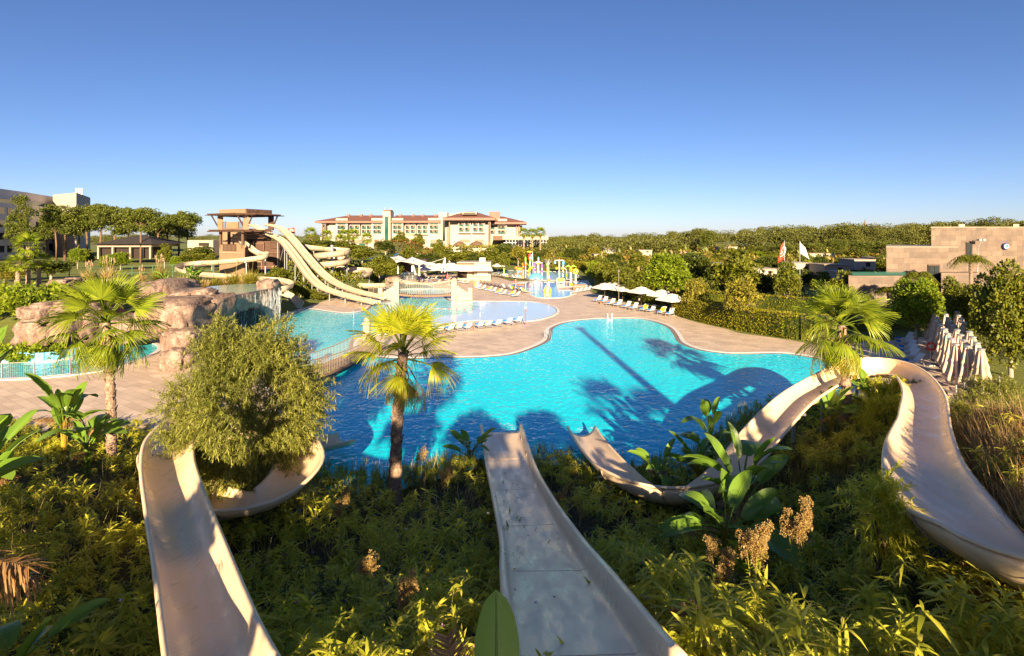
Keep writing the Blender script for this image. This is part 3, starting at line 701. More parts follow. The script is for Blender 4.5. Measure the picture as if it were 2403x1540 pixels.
def sweep(path, prof, rolls=None, wscale=None):
    n = len(path); m = len(prof); vs = []; fr = []
    for i, p in enumerate(path):
        t = (path[min(i + 1, n - 1)] - path[max(i - 1, 0)]); s = t.cross(Vector((0, 0, 1))); s.z = 0; s.normalize(); t.normalize(); up = s.cross(t).normalized()
        r = rolls[i] if rolls else 0
        s2 = s * math.cos(r) + up * math.sin(r); u2 = up * math.cos(r) - s * math.sin(r); fr.append((p, s2, u2, t))
        for a, h in prof: vs.append(p + s2 * a * (wscale[i] if wscale else 1) + u2 * h)
    fs = [(i * m + k, i * m + (k + 1) % m, (i + 1) * m + (k + 1) % m, (i + 1) * m + k) for i in range(n - 1) for k in range(m)]
    return vs, fs, fr
def flume(root, path, prof, mat='slide', ws=None, bank=.0, joints=3.2, jmat='slide_joint', posts=None, part='chute', pr=.09, jw=.03, jsz=.05, post_z=None):
    n = len(path); rolls = []
    for i in range(n):
        a = path[max(i - 2, 0)]; b = path[i]; c = path[min(i + 2, n - 1)]
        v1 = (b - a); v2 = (c - b); v1.z = v2.z = 0
        if v1.length < 1e-4 or v2.length < 1e-4: rolls.append(0); continue
        k = v1.cross(v2).z / (v1.length * v2.length) / max(.2, (v1.length + v2.length) / 2)
        rolls.append(max(-.75, min(.75, k * bank)))
    rolls = [sum(rolls[max(0, i - 5):i + 6]) / len(rolls[max(0, i - 5):i + 6]) for i in range(n)]
    vs, fs, fr = sweep(path, prof, rolls, [np.interp(i / (n - 1), *ws) for i in range(n)] if ws else None); mb = MB(); mb.add(vs, fs)
    m = len(prof); mb.f.append(tuple(range(m - 1, -1, -1))); mb.m.append(0); mb.f.append(tuple((n - 1) * m + k for k in range(m))); mb.m.append(0)
    mb.build(part, C[mat], root, True)
    sc_ = [np.interp(i / (n - 1), *ws) for i in range(n)] if ws else [1.0] * n; acc = 0
    if joints:
        for i in range(1, n - 1):
            acc += (path[i] - path[i - 1]).length
            if acc >= joints:
                acc = 0; p, s, u, t = fr[i]; q = MB()
                pts = [p + s * a * (1.02 * sc_[i]) + u * (h - .035) for a, h in prof[-10:]] if len(prof) > 20 else [p + s * a * 1.01 + u * (h - .03) for a, h in prof[-4:]]
                for x, y in zip(pts, pts[1:]): q.bar(x, y, jw, jsz)
                q.build('joint_flange', C[jmat], root)
    if posts:
        for i in posts:
            i = int(i * (n - 1)); p = path[i]; z0 = hz(p.x, p.y) - .2
            q = MB(); q.tube([(p.x, p.y, z0), (p.x, p.y, p.z - .12)], pr, 8); q.lathe([(pr * 2.4, z0 + .2), (pr * 2.4, z0 + .26)], (p.x, p.y, 0), 8)
            p_, s, u, t = fr[i]; q.bar(p - s * .5 - u * .1, p + s * .5 - u * .1, pr * 1.2)
            q.build('support_post', C['steel'], root)
    return fr
def path_uvz(pts, step=.35, per=10): return resample(catmull([G(u, v, z) for u, v, z in pts], per), step)
def path_uvd(pts, step=.6, per=8): return resample(catmull([P(u, v, d) for u, v, d in pts], per), step)
FG_PATHS = []
def fg_slide(label, pts, prof, **k):
    path = path_uvz(pts); root = empty('water_slide', (0, 0, 0), 0, label, 'water slide')
    FG_PATHS.append(path); flume(root, path, prof, **k); return root, path

sA, pA = fg_slide('cream half-pipe water slide curling round beneath the feathery bush', [(540, 1690, 4.95), (495, 1540, 4.5), (448, 1350, 3.95), (412, 1210, 3.55), (393, 1110, 3.3), (405, 1045, 3.15), (465, 1005, 2.95), (590, 1008, 2.75), (665, 1035, 2.55), (704, 1100, 2.35), (664, 1164, 2.15), (580, 1204, 2.0), (485, 1192, 1.75), (395, 1135, 1.45),
                (370, 1085, 1.25), (430, 1040, 1.05), (530, 1040, .88), (630, 1062, .68), (700, 1068, .55), (765, 1055, .42), (812, 1043, .36)], u_profile(1.06, .40), bank=.2, ws=([0, .25, .4, .6, .75, 1], [.94, 1.12, 1.35, 1.35, 1.1, 1.3]), posts=(.25, .36, .5, .62, .75, .9), joints=2.6, jmat='slide_out')
sB, pB = fg_slide('wide flat cream water slide running straight down the middle of the hillside', [(1405, 1650, 5.75), (1362, 1540, 5.25), (1306, 1400, 4.45), (1268, 1300, 3.15), (1228, 1200, 1.95), (1200, 1120, 1.0), (1186, 1060, .5), (1176, 1014, .33)], flat_profile(1.66, .40), ws=([0, .6, 1], [1.0, 1.02, 1.16]), joints=2.4, jmat='slide_out', posts=(.45, .65, .9))
sD, pD = fg_slide('long cream water slide that winds round the right-hand palm down to the pool', [(2700, 1440, 4.45), (2560, 1420, 4.35), (2430, 1390, 4.2), (2325, 1340, 4.0), (2245, 1270, 3.85), (2192, 1180, 3.65), (2163, 1090, 3.5), (2168, 1005, 3.35), (2166, 940, 3.2), (2130, 892, 3.05), (2062, 875, 2.9), (1990, 885, 2.8), (1915, 925, 2.65), (1860, 965, 2.6), (1795, 1035, 2.2), (1742, 1105, 1.75),
                (1680, 1155, 1.45), (1590, 1182, 1.15), (1500, 1165, 1.0), (1432, 1115, .8), (1387, 1060, .6), (1364, 1022, .42)], u_profile(1.22, .46), bank=1.1, ws=([0, .1, .24, .4, 1], [1.75, 1.65, 1.12, 1.1, 1.05]), posts=(.3, .42, .5, .58, .66, .8, .9), joints=2.8, jmat='slide_out')
# thin pale seams across the near slides
def seams(root, path, prof, k, every=7):
    for i in range(4, len(path) - 3, every):
        t = (path[i + 1] - path[i - 1]); s = t.cross(Vector((0, 0, 1))); s.normalize(); up = s.cross(t.normalized())
        q = MB(); pts = [path[i] + s * a * .985 + up * (h + .004) for a, h in prof[k[0]:k[1]]]
        for x, y in zip(pts, pts[1:]): q.bar(x, y, .010, .004)
        q.build('seam', C['slide'], root)
seams(sB, pB, flat_profile(1.70, .40), (4, 11), 13)

# ------------------------------------------------------------------ speed slides from the tower
TW = 1.05
def twin(label, pts, off):
    root = empty('speed_slide', (0, 0, 0), 0, label, 'water slide'); path = path_uvd(pts, .7)
    for sgn in (-1, 1):
        pth = []
        for i, p in enumerate(path):
            t = path[min(i + 1, len(path) - 1)] - path[max(i - 1, 0)]; s = t.cross(Vector((0, 0, 1))); s.z = 0; s.normalize(); pth.append(p + s * sgn * off)
        flume(root, pth, u_profile(.72, .40, rim=.07), mat='slide_far', joints=3.4, posts=None, part='lane', jw=.09, jsz=.07)
    for f in (.22, .32, .42, .52, .62, .72, .82, .92):
        i = int(f * (len(path) - 1)); p = path[i]; z0 = hz(p.x, p.y) - .2; t = path[i + 1] - path[i - 1]; s = t.cross(Vector((0, 0, 1))); s.normalize()
        for sg in ((-1, 1) if p.z > 2.5 else (0,)):
            q = MB(); b = p + s * sg * .7; q.tube([(b.x, b.y, z0), (b.x, b.y, p.z - .15)], .085, 6); q.bar(p - s * .9 - Vector((0, 0, .12)), p + s * .9 - Vector((0, 0, .12)), .1)
            if sg == 1 and p.z > 3.5: q.bar((b.x, b.y, z0 + 1), p - s * .7 - Vector((0, 0, .3)), .06)
            q.build('support_post', C['steel'], root)
    return root
twin('twin-lane speed slide in front, dropping from the top deck of the brown tower', [(588, 530, 107), (603, 536, 106.5), (620, 548, 106), (657, 565, 104), (680, 590, 101.5), (705, 624, 98), (727, 653, 95), (757, 678.5, 91), (803, 695, 87.5), (845, 706, 84.5), (882, 714, 82)], .46)
twin('twin-lane speed slide behind, starting at the far edge of the tower deck', [(624, 530, 110), (643, 533, 110), (662, 541, 109.5), (684, 563, 107), (715, 600, 104), (745, 634, 100), (771, 657, 97), (802, 675, 93), (842, 689, 89), (905, 703, 85)], .46)
# winding slide on the left of the tower
root = empty('winding_slide', (0, 0, 0), 0, 'cream open slide winding left from the lower tower deck and round the rock garden', 'water slide')
path = path_uvd([(566, 574, 103), (580, 583, 102), (594, 594, 101), (608, 601, 101), (622, 601, 100), (625, 607, 97), (600, 613, 96), (560, 617, 95.5), (510, 621, 95), (465, 625, 96), (432, 629, 94), (421, 636, 90), (432, 644, 87), (470, 650, 86), (530, 654, 85.5), (590, 659, 86), (640, 664, 88), (672, 669, 86), (682, 677, 82), (665, 685, 79), (650, 688, 79), (660, 694, 79), (678, 702, 79), (697, 716, 78.5), (704, 722, 78)], .6)
flume(root, path, u_profile(1.15, .7, rim=.07), mat='slide_far', bank=1.2, joints=2.6, posts=(.12, .22, .3, .38, .75, .82), jw=.07, jsz=.06, pr=.12)
# round helix on the right
root = empty('spiral_slide', (0, 0, 0), 0, 'cream spiral slide with two stacked loops, ending in a curl beside the small pond', 'water slide')
c = P(779, 610, 113); pts = [P(640, 577, 116), P(690, 582, 118), P(735, 588, 118)]
for i in range(0, 27):
    a = math.radians(115 - i * 30); pts.append(Vector((c.x + 3.1 * math.cos(a), c.y + 3.1 * math.sin(a), 7.2 - i * .155)))
pts += [P(800, 640, 118), P(845, 640, 120), P(866, 642, 116), P(862, 650, 112), P(840, 658, 109), P(817, 663, 107), P(813, 670, 104), P(835, 676, 103), P(870, 677, 103), P(904, 676, 104)]
path = resample(catmull(pts, 8), .6)
flume(root, path, u_profile(1.5, .85, rim=.07), mat='slide_far', bank=1.2, joints=2.8, posts=(.1, .2, .3, .42, .55, .68, .8), jw=.07, jsz=.07, pr=.11)
q = MB(); q.tube([(c.x, c.y, 0), (c.x, c.y, 8.6)], .32, 10); q.build('centre_post', C['steel'], root)

# ------------------------------------------------------------------ slide tower
T = empty('slide_tower', (0, 0, 0), 0, 'brown and ochre slide tower with dark timber pergolas on its decks', 'tower')
D0 = 108.0
def tx(u, d=D0): return (u - U0) * d / F
def tz(v, d=D0): return CAMZ - (v - V0) * d / F
def front_box(mb, u0, u1, v0, v1, d, depth, mi=None, dd=None):
    x0, x1 = tx(u0, d), tx(u1, d); z1, z0 = tz(v0, d), tz(v1, d); mb.box(((x0 + x1) / 2, d + depth / 2, (z0 + z1) / 2), (x1 - x0, depth, z1 - z0), mi=mi)
q = MB()   # tower shaft: corner at u 577, ochre face turned left, rough brown face turned right
A = P(517, 640, 112); Bc = P(577, 640, 108); Cc = P(636, 640, 114); Dd = Cc + (A - Bc)
zg = 2.6; zdk = tz(539); 
def wall(q, a, b, z0, z1, th=.35):
    a = Vector((a.x, a.y, 0)); b = Vector((b.x, b.y, 0)); m_ = (a + b) / 2 + Vector((0, 0, (z0 + z1) / 2)); d = b - a
    q.box(m_, (d.length, th, z1 - z0), rz=math.atan2(d.y, d.x))
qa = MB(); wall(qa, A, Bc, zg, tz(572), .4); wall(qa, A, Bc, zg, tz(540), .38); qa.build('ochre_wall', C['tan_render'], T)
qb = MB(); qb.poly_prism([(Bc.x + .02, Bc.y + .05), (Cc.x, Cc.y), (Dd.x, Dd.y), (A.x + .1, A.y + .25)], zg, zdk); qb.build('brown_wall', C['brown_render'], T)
# open top storey: four pillars, parapet hood
zt0, zt1 = tz(506), tz(490)
for (p, mt) in ((A, 'tan_render'), (Bc, 'tan_render'), (Cc, 'brown_render'), (Dd, 'brown_render')):
    q = MB(); q.box((p.x, p.y, (zdk + zt0) / 2 + .1), (1.0, 1.0, zt0 - zdk + .3), rz=.5); q.build('pillar', C[mt], T)
q = MB(); wall(q, A, Bc, zt0, zt1, .5); wall(q, A, Dd, zt0, zt1, .5); q.build('hood_wall', C['tan_render'], T)
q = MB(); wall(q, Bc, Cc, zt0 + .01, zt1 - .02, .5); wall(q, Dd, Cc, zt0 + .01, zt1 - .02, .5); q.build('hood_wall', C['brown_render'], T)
q = MB(); q.poly_prism([(A.x, A.y), (Bc.x, Bc.y), (Cc.x, Cc.y), (Dd.x, Dd.y)], zt0 - .1, zt0 + .25); q.build('ceiling', C['timber'], T)
q = MB(); q.poly_prism([(A.x, A.y), (Bc.x, Bc.y), (Cc.x, Cc.y), (Dd.x, Dd.y)], zdk + .003, zdk + .2); q.build('deck_floor', C['plank'], T)
q = MB(); m1 = A.lerp(Bc, .28); m2 = A.lerp(Bc, .72); wall(q, m1, m2, zdk + .2, zdk + 1.5, .3); q.build('parapet', C['tan_render'], T)
def railing(root, a, b, h=1.0, gap=.18, mat='timber', name='railing', r=.03):
    q = MB(); a = Vector(a); b = Vector(b); n = max(1, int((b - a).length / gap)); up = Vector((0, 0, h))
    q.bar(a + up, b + up, r * 2); q.bar(a + up * .08, b + up * .08, r * 1.6)
    for i in range(n + 1):
        p = a.lerp(b, i / n); q.bar(p, p + up, r * (2.2 if i % 8 == 0 else 1.1))
    return q.build(name, C[mat], root)
for f0, f1 in ((.03, .28), (.72, .97)):
    a = A.lerp(Bc, f0); b = A.lerp(Bc, f1); railing(T, (a.x, a.y, zdk + .2), (b.x, b.y, zdk + .2), 1.35)
def pergola_rim(root, a, b, z, out=2.0, n=11, sgn=1):
    a = Vector((a.x, a.y, z)); b = Vector((b.x, b.y, z)); d = (b - a).normalized(); o = Vector((d.y, -d.x, 0)) * sgn; q = MB()
    for k in (.3, .9, 1.5, 2.0): q.bar(a + o * out * k / 2 - d * 1.5, b + o * out * k / 2 + d * 1.5, .12, .16)
    for i in range(n): p = a.lerp(b, i / (n - 1)); q.bar(p - o * .2 + Vector((0, 0, .18)), p + o * (out + .5) + Vector((0, 0, .18)), .12, .2)
    for f in (.0, 1.0): p = a.lerp(b, f); q.bar(p - Vector((0, 0, 2.4)) + o * .4, p + o * out * .85, .2)
    return q.build('pergola', C['timber'], root)
pergola_rim(T, A, Bc, zt0 + .15, 2.2, 12); pergola_rim(T, Bc, Cc, zt0 + .12, 2.0, 12); 
# lower wing in front: ochre front face, brown side, terrace with railing, pergola over
La = P(518, 640, 104); Lb = P(573, 640, 99); Lc = P(603, 640, 105); Ld = Lc + (La - Lb); ztr = tz(583, 101)
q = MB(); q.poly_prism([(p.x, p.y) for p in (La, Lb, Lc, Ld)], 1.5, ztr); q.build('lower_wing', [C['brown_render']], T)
q = MB(); wall(q, La, Lb, 1.5, tz(575, 101), .3); q.build('wing_front', C['tan_render'], T)
q = MB(); wall(q, La + Vector((0, -.2, 0)), Lb + Vector((0, -.2, 0)), tz(594.5, 101), tz(593, 101), .35); q.build('string_course', C['cream_stone'], T)
a = La.lerp(Lb, .15) + Vector((-.1, -.25, 0)); b = La.lerp(Lb, .72) + Vector((-.1, -.25, 0)); railing(T, (a.x, a.y, ztr - .5), (b.x, b.y, ztr - .5), 1.25)
zp = tz(543, 101)
for p in (La, La.lerp(Lb, .95), La + (Lc - Lb) * .6): q = MB(); q.box((p.x, p.y, (ztr + zp) / 2), (.42, .42, zp - ztr)); q.build('post', C['timber'], T)
q = MB(); dv = (Lb - La).normalized(); dv.z = 0; ov = Vector((dv.y, -dv.x, 0)); L_ = (Lb - La).length
for i in range(13): p = La + dv * (L_ * i / 12 - 1.2) ; p.z = zp + .2; q.bar(p + ov * 1.6, p - ov * 5.5, .14, .22)
for k in (-1.2, .6, 2.6, 4.6): p = La - ov * k; p.z = zp; q.bar(p - dv * 2.6, p + dv * (L_ + 1.2), .16, .2)
q.build('pergola', C['timber'], T)
q = MB(); 
for i in range(4): z = tz(546 + i * 4.5, 104); a = La + Vector((1.2, 5, 0)); b = Lb + Vector((1, 5.5, 0)); q.bar((a.x, a.y, z), (b.x, b.y, z), .1, .22)
q.build('louvre_screen', C['timber'], T)
# right lower wing with window, ledges and doors
Ra = P(596, 650, 106); Rb = P(656, 650, 106)
q = MB(); front_box(q, 597, 656, 566, 657, 105, 8); q.build('side_wing', C['brown_render'], T)
for v in (592, 610, 625): q = MB(); front_box(q, 597, 657, v, v + 1.6, 104.75, .24); q.build('ledge', C['bark'], T)
for (u0, u1, v0, v1) in ((596, 612, 616, 650), (640, 648, 627, 648)):
    q = MB(); front_box(q, u0, u1, v0, v1, 104.85, .2); q.build('doorway', C['dark'], T)
    q = MB(); front_box(q, u0 - 2, u0 - .5, v0 - 2, v1, 104.7, .4); front_box(q, u1 + .5, u1 + 2, v0 - 2, v1, 104.7, .4); front_box(q, u0 - 2, u1 + 2, v0 - 3, v0 - .5, 104.65, .45); q.build('door_frame', C['tan_render'], T)
q = MB(); front_box(q, 594, 619, 569, 590, 104.6, .3); q.build('blind_window', C['bark'], T); q = MB(); front_box(q, 597, 616, 572, 590, 104.5, .2); q.build('window_panel', C['brown_render'], T)
q = MB(); front_box(q, 625, 631, 631, 644, 104.4, .1); q.build('notice_board', C['blue'], T)
a = P(636, 588, 104.5); railing(T, (tx(634, 104.5), 104.5, tz(583, 104.5)), (tx(655, 104.5), 104.5, tz(583, 104.5)), 1.2)

# ------------------------------------------------------------------ far hotel with red roofs
H = empty('hotel', (0, 0, 0), 0, 'long white hotel with terracotta roofs and green glass balconies', 'hotel')
DH = 304.0
def hx(X): return (713.1 + .2374 * X - U0) * DH / F
def hzz(Y): return CAMZ - (470.6 + .2374 * Y - V0) * DH / F
def hb(X0, X1, Y0, Y1, y, dep, mat, name, root=H):
    q = MB(); q.box(((hx(X0) + hx(X1)) / 2, DH + y + dep / 2, (hzz(Y0) + hzz(Y1)) / 2), (hx(X1) - hx(X0), dep, abs(hzz(Y0) - hzz(Y1)))); return q.build(name, C[mat], root)
hb(175, 1345, 210, 520, 4, 16, 'hotel_wall', 'main_wall')
hb(150, 175, 245, 345, 6, 10, 'hotel_wall', 'end_balcony'); hb(132, 180, 357, 500, 5, 10, 'hotel_wall', 'end_annex')
for x0, x1, yt in ((315, 432, 178), (668, 782, 175), (870, 982, 175), (1228, 1342, 174)):
    hb(x0, x1, yt, 520, 0, 5, 'hotel_wall', 'bay')
for x0, x1 in ((440, 545), (560, 665), (995, 1103), (1115, 1222)): hb(x0, x1, 240, 338, 1.8, 3, 'hotel_wall', 'box_frame')
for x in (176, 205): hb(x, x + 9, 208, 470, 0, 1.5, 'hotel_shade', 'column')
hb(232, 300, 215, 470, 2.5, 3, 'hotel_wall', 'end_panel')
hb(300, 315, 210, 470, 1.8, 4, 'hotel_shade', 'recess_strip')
hb(792, 865, 108, 520, -2.5, 9, 'hotel_wall', 'stair_tower'); hb(795, 860, 95, 108.5, -2.2, 8, 'bark', 'tower_cap'); hb(812, 845, 160, 450, -2.9, .5, 'glass_green', 'glass_strip')
for x in (798, 854): hb(x, x + 3, 72, 96, 0, .6, 'white', 'antenna')
hb(925, 1165, 345, 520, -8, 10, 'cream_stone', 'entrance_block'); hb(1000, 1140, 405, 470, -8.4, .5, 'glass_dark', 'entrance_glass'); hb(1050, 1090, 405, 470, -8.9, .5, 'white', 'entrance_door')
for x0, x1 in ((330, 410), (530, 590), (690, 765), (1250, 1325)):
    yy = .6 if x0 in (530,) else -.45
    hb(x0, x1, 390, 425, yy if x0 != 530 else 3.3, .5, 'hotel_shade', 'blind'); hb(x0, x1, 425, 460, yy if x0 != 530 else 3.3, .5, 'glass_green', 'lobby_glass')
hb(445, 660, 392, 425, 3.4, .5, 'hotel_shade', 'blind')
# windows with green balustrades, each a part
def win_mesh(w, h):
    q = MB(); q.box((0, .1, 0), (w, .3, h), mi=0); q.box((w * .22, -.08, h * .05), (w * .26, .08, h * .8), mi=2); q.box((0, -.22, -h * .26), (w, .06, h * .44), mi=1); q.box((0, -.1, h * .52), (w * 1.04, .4, h * .06), mi=3)
    o = q.build('balcony_window', [C['dark'], C['glass_green'], C['hotel_shade'], C['hotel_shade']]); me = o.data; bpy.data.objects.remove(o); return me
WM = win_mesh(38 * .2374 * DH / F, 33 * .2374 * DH / F)
def win(X, Y, y, me=WM, root=H): o = link_mesh('balcony_window', me, None, root); o.location = (hx(X), DH + y, hzz(Y)); return o
for x0, yd in ((352, -.2), (392, -.2), (706, -.2), (748, -.2), (903, -.2), (946, -.2), (1265, -.2), (1308, -.2)):
    for Y in (221, 265, 310): win(x0, Y, yd)
for x0 in (464, 516, 586, 634, 1020, 1072, 1140, 1192):
    for k, Y in enumerate((221, 265, 308)): win(x0, Y, 3.8 if k == 0 else 1.6)
def hip(X0, X1, Y0, XR0, XR1, YR, y0, y1, root=H, name='roof', mat='roof_red', th=1.0):
    yr = (y0 + y1) / 2; ze = hzz(Y0); zr = hzz(YR)
    vs = [(hx(X0), DH + y0, ze), (hx(X1), DH + y0, ze), (hx(X1), DH + y1, ze), (hx(X0), DH + y1, ze), (hx(XR0), DH + yr, zr), (hx(XR1), DH + yr, zr)]
    q = MB(); q.add(vs, [(0, 1, 5, 4), (1, 2, 5), (2, 3, 4, 5), (3, 0, 4)]); vs2 = [(v[0], v[1], v[2] - th) for v in vs[:4]]; q.add(vs[:4] + vs2, [(0, 1, 5, 4), (1, 2, 6, 5), (2, 3, 7, 6), (3, 0, 4, 7), (4, 5, 6, 7)]); return q.build(name, C[mat], root)
r1 = hip(115, 820, 205, 380, 800, 141, -1.5, 24); r2 = hip(845, 1350, 203, 870, 1340, 140, -1.4, 23.5)
for x in (388, 518, 615, 750, 918, 1049, 1148, 1280): q = MB(); q.box((hx(x), DH + 10, hzz(143)), (1.5, 1.5, 1.4)); q.build('roof_vent', C['roof_red'], H)
hb(1330, 1415, 118, 520, 1, 20, 'hotel_wall', 'link_block'); hb(1370, 1395, 165, 400, .6, .5, 'glass_dark', 'glass_strip'); hb(1480, 1610, 108, 180, 14, 10, 'hotel_wall', 'plant_block'); hb(1415, 1485, 122, 180, 8, 10, 'hotel_wall', 'plant_block')
# right pavilion
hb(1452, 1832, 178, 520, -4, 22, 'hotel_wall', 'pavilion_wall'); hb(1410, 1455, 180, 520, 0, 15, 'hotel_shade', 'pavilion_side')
hip(1400, 1895, 178, 1600, 1680, 105, -12, 24, th=1.3)
q = MB(); q.box((hx(1650), DH - 4.5, hzz(132)), (hx(1720) - hx(1580), 9, hzz(120) - hzz(143))); q.build('dormer', C['hotel_wall'], H); hb(1592, 1708, 133, 139, -9.3, .5, 'dark', 'dormer_slot'); hb(1578, 1722, 121, 128, -9.6, 9, 'hotel_wall', 'dormer_roof')
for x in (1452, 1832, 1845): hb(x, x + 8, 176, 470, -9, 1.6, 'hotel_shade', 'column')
for x0 in (1537, 1672): hb(x0, x0 + 122, 208, 325, -6.5, 2.6, 'hotel_wall', 'box_frame')
WM2 = win_mesh(42 * .2374 * DH / F, 36 * .2374 * DH / F)
for x0 in (1568, 1626, 1704, 1760):
    for k, Y in enumerate((193, 240, 290)): win(x0, Y, -4.4 if k == 0 else -6.8, WM2)
for x0 in (1552, 1690): hb(x0, x0 + 95, 385, 412, -4.4, .5, 'hotel_shade', 'blind')
# right wing
hb(1840, 2140, 190, 520, 2, 16, 'hotel_wall', 'wing_wall'); hb(1918, 2008, 183, 520, -1, 4, 'hotel_wall', 'bay'); hb(2138, 2160, 245, 350, 6, 8, 'hotel_wall', 'end_balcony')
hip(1850, 2205, 217, 1895, 1965, 152, -4, 24)
q = MB(); q.box((hx(1882), DH + 4, hzz(150)), (6, 5, 4.5)); q.build('chimney', C['roof_red'], H)
for x0 in (1941, 1975):
    for Y in (228, 268, 314): win(x0, Y, -1.25)
for Y in (228, 268, 314): win(1866, Y, 1.7)
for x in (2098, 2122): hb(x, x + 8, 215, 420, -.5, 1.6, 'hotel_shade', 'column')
# low stone annex with glass band
Hn = empty('restaurant_annex', (0, 0, 0), 0, 'low stone-faced annex with a dark glass band right of the red-roofed hotel', 'building')
hb(1880, 1970, 350, 390, -20, 30, 'bark', 'side_block', Hn); hb(1970, 2392, 350, 385, -20, 30, 'cream_stone', 'fascia', Hn); hb(2000, 2380, 388, 520, -19, 28, 'glass_dark', 'glass_band', Hn)
for i in range(14): hb(2002 + i * 28.5, 2004 + i * 28.5, 388, 445, -19.5, .4, 'steel', 'mullion', Hn)
hb(1980, 2385, 412, 415, -19.6, .4, 'steel', 'transom', Hn)
# thatched kiosks in front of the pavilion
for X0, X1, lab in ((1560, 1670, 'left one of two brown thatched kiosk roofs below the hotel pavilion'), (1690, 1830, 'larger right one of two brown thatched kiosk roofs below the pavilion')):
    rt = empty('thatched_kiosk', (0, 0, 0), 0, lab, 'kiosk'); q = MB(); xm = (hx(X0) + hx(X1)) / 2; rr = (hx(X1) - hx(X0)) / 2
    q.lathe([(rr, hzz(430) - 12.0 * 0), (rr * .62, hzz(408)), (.3, hzz(394))], (xm, DH - 45, 0), 14); q.build('roof', C['bark'], rt); q = MB(); q.lathe([(rr * .7, 0), (rr * .7, hzz(430))], (xm, DH - 45, 0), 12); q.build('wall', C['hotel_shade'], rt)

# ------------------------------------------------------------------ left building (long wing receding, sunlit end block)
LB = empty('apartment_wing', (0, 0, 0), 0, 'grey-beige five-storey curved hotel wing behind the pines on the left', 'hotel')
ztop = 24.4
def at_u(u, v, z=ztop): d = (z - CAMZ) * F / (V0 - v); return Vector(((u - U0) * d / F, d, 0))
a0 = at_u(-190, 416); a1 = at_u(0, 443); a2 = at_u(62, 451.5); a3 = at_u(124, 462); e0 = at_u(124, 459.5); e1 = at_u(179, 454.2); e2 = at_u(212, 466)
def wseg(a, b, z0, z1, mat, name, th=6, root=LB, off=0):
    d = (b - a); d.z = 0; L = d.length; t = d.normalized(); n_ = Vector((t.y, -t.x, 0)); m_ = (a + b) / 2 - n_ * (th / 2 - off)
    q = MB(); q.box((m_.x, m_.y, (z0 + z1) / 2), (L, th, z1 - z0), rz=math.atan2(t.y, t.x)); return q.build(name, C[mat], root)
C['grey_render'] = plain('grey_beige_render', (.74, .66, .60), (.66, .58, .53), .3, .85)
# seen side faces +x,-y ... walls
for a, b in ((a0, a1), (a1, a2), (a2, a3)):
    wseg(a, b, 3, ztop - 4.2, 'grey_render', 'wall', 10, off=1.5); wseg(a, b, 3, ztop, 'grey_render', 'upper_wall', 9)
    wseg(a, b, ztop - 4.2, ztop - 3.1, 'glass_green', 'glass_balustrade', .15, off=1.5)
sh = 3.75
def lwin(a, b, f, z, w, h, mat='glass_dark', off=1.52, name='window'):
    d = (b - a); t = d.normalized(); n_ = Vector((t.y, -t.x, 0)); p = a + d * f + n_ * (off + .03); q = MB(); q.box((0, 0, 0), (w, .12, h)); o = q.build(name, C[mat], LB); o.location = (p.x, p.y, z); o.rotation_euler = (0, 0, math.atan2(t.y, t.x)); return o
for fl in range(4):
    z = ztop - 6.6 - fl * sh
    for f in (.2, .55, .92): lwin(a0, a1, f, z, 3.0, 2.0)
    lwin(a1, a2, .12, z, 2.4, 2.0); lwin(a1, a2, .75, z, 2.0, 1.8); lwin(a2, a3, .18, z, 2.4, 1.8); lwin(a2, a3, .42, z, 1.0, 1.8)
    lwin(a2, a3, .78, z, 7, 2.2, 'dark', 1.52, 'balcony_opening'); lwin(a2, a3, .78, z - 1.2, 7.6, .9, 'glass_green', 2.6, 'balcony_rail'); lwin(a2, a3, .78, z - 1.9, 8, .5, 'grey_render', 2.0, 'balcony_slab')
lwin(a2, a3, .78, ztop - 3.9, 8, 1.6, 'grey_render', 2.3, 'balcony_slab')
E = empty('end_block', (0, 0, 0), 0, 'white sunlit end block joined to the grey-beige wing behind the pines', 'building')
q = MB(); dd_ = e2 - e1; q.poly_prism([(e0.x, e0.y), (e1.x, e1.y), (e2.x, e2.y), (e0.x + dd_.x, e0.y + dd_.y)], 3, ztop + .3); q.build('wall', C['hotel_wall'], E)
for f, z in ((.35, ztop - 5), (.55, ztop - 8.5), (.8, ztop - 5), (.35, ztop - 12)):
    p = e1.lerp(e2, f); q = MB(); q.box((0, 0, 0), (1.6, .2, 2.6)); o = q.build('window', C['glass_dark'], E); o.location = (p.x + .05, p.y, z); o.rotation_euler = (0, 0, math.atan2(dd_.y, dd_.x))
p = e1.lerp(e2, .6) + Vector((-3, 0, 0)); q = MB()
for k in range(3): q.tube([(p.x + k * .9, p.y, ztop), (p.x + k * .9, p.y, ztop + 3.0)], .35, 8)
q.build('flue', C['white'], E)
# dark pavilion under pines
Pv = empty('dark_roofed_pavilion', (0, 0, 0), 0, 'low pavilion with dark hipped roof among the pine trunks', 'building')
def bx_uv(root, u0, u1, v0, v1, d, dep, mat, name):
    q = MB(); front_box(q, u0, u1, v0, v1, d, dep); return q.build(name, C[mat], root)
bx_uv(Pv, 228, 355, 573, 580, 140, 12, 'cream_stone', 'fascia'); bx_uv(Pv, 232, 352, 580, 606, 141.5, 9, 'dark', 'glazing')
for u in (228, 262, 303, 330, 350): bx_uv(Pv, u, u + 3.5, 580, 608, 140.3, .6, 'cream_stone', 'column')
x0, x1, zr, ze = tx(220, 139), tx(362, 139), tz(553, 145), tz(573, 139); q = MB(); q.add([(x0, 138.5, ze), (x1, 138.5, ze), (x1, 154, ze), (x0, 154, ze), (x0 + 6, 146, zr), (x1 - 6, 146, zr)], [(0, 1, 5, 4), (1, 2, 5), (2, 3, 4, 5), (3, 0, 4), (3, 2, 1, 0)]); q.build('roof', C['roof_dark'], Pv)
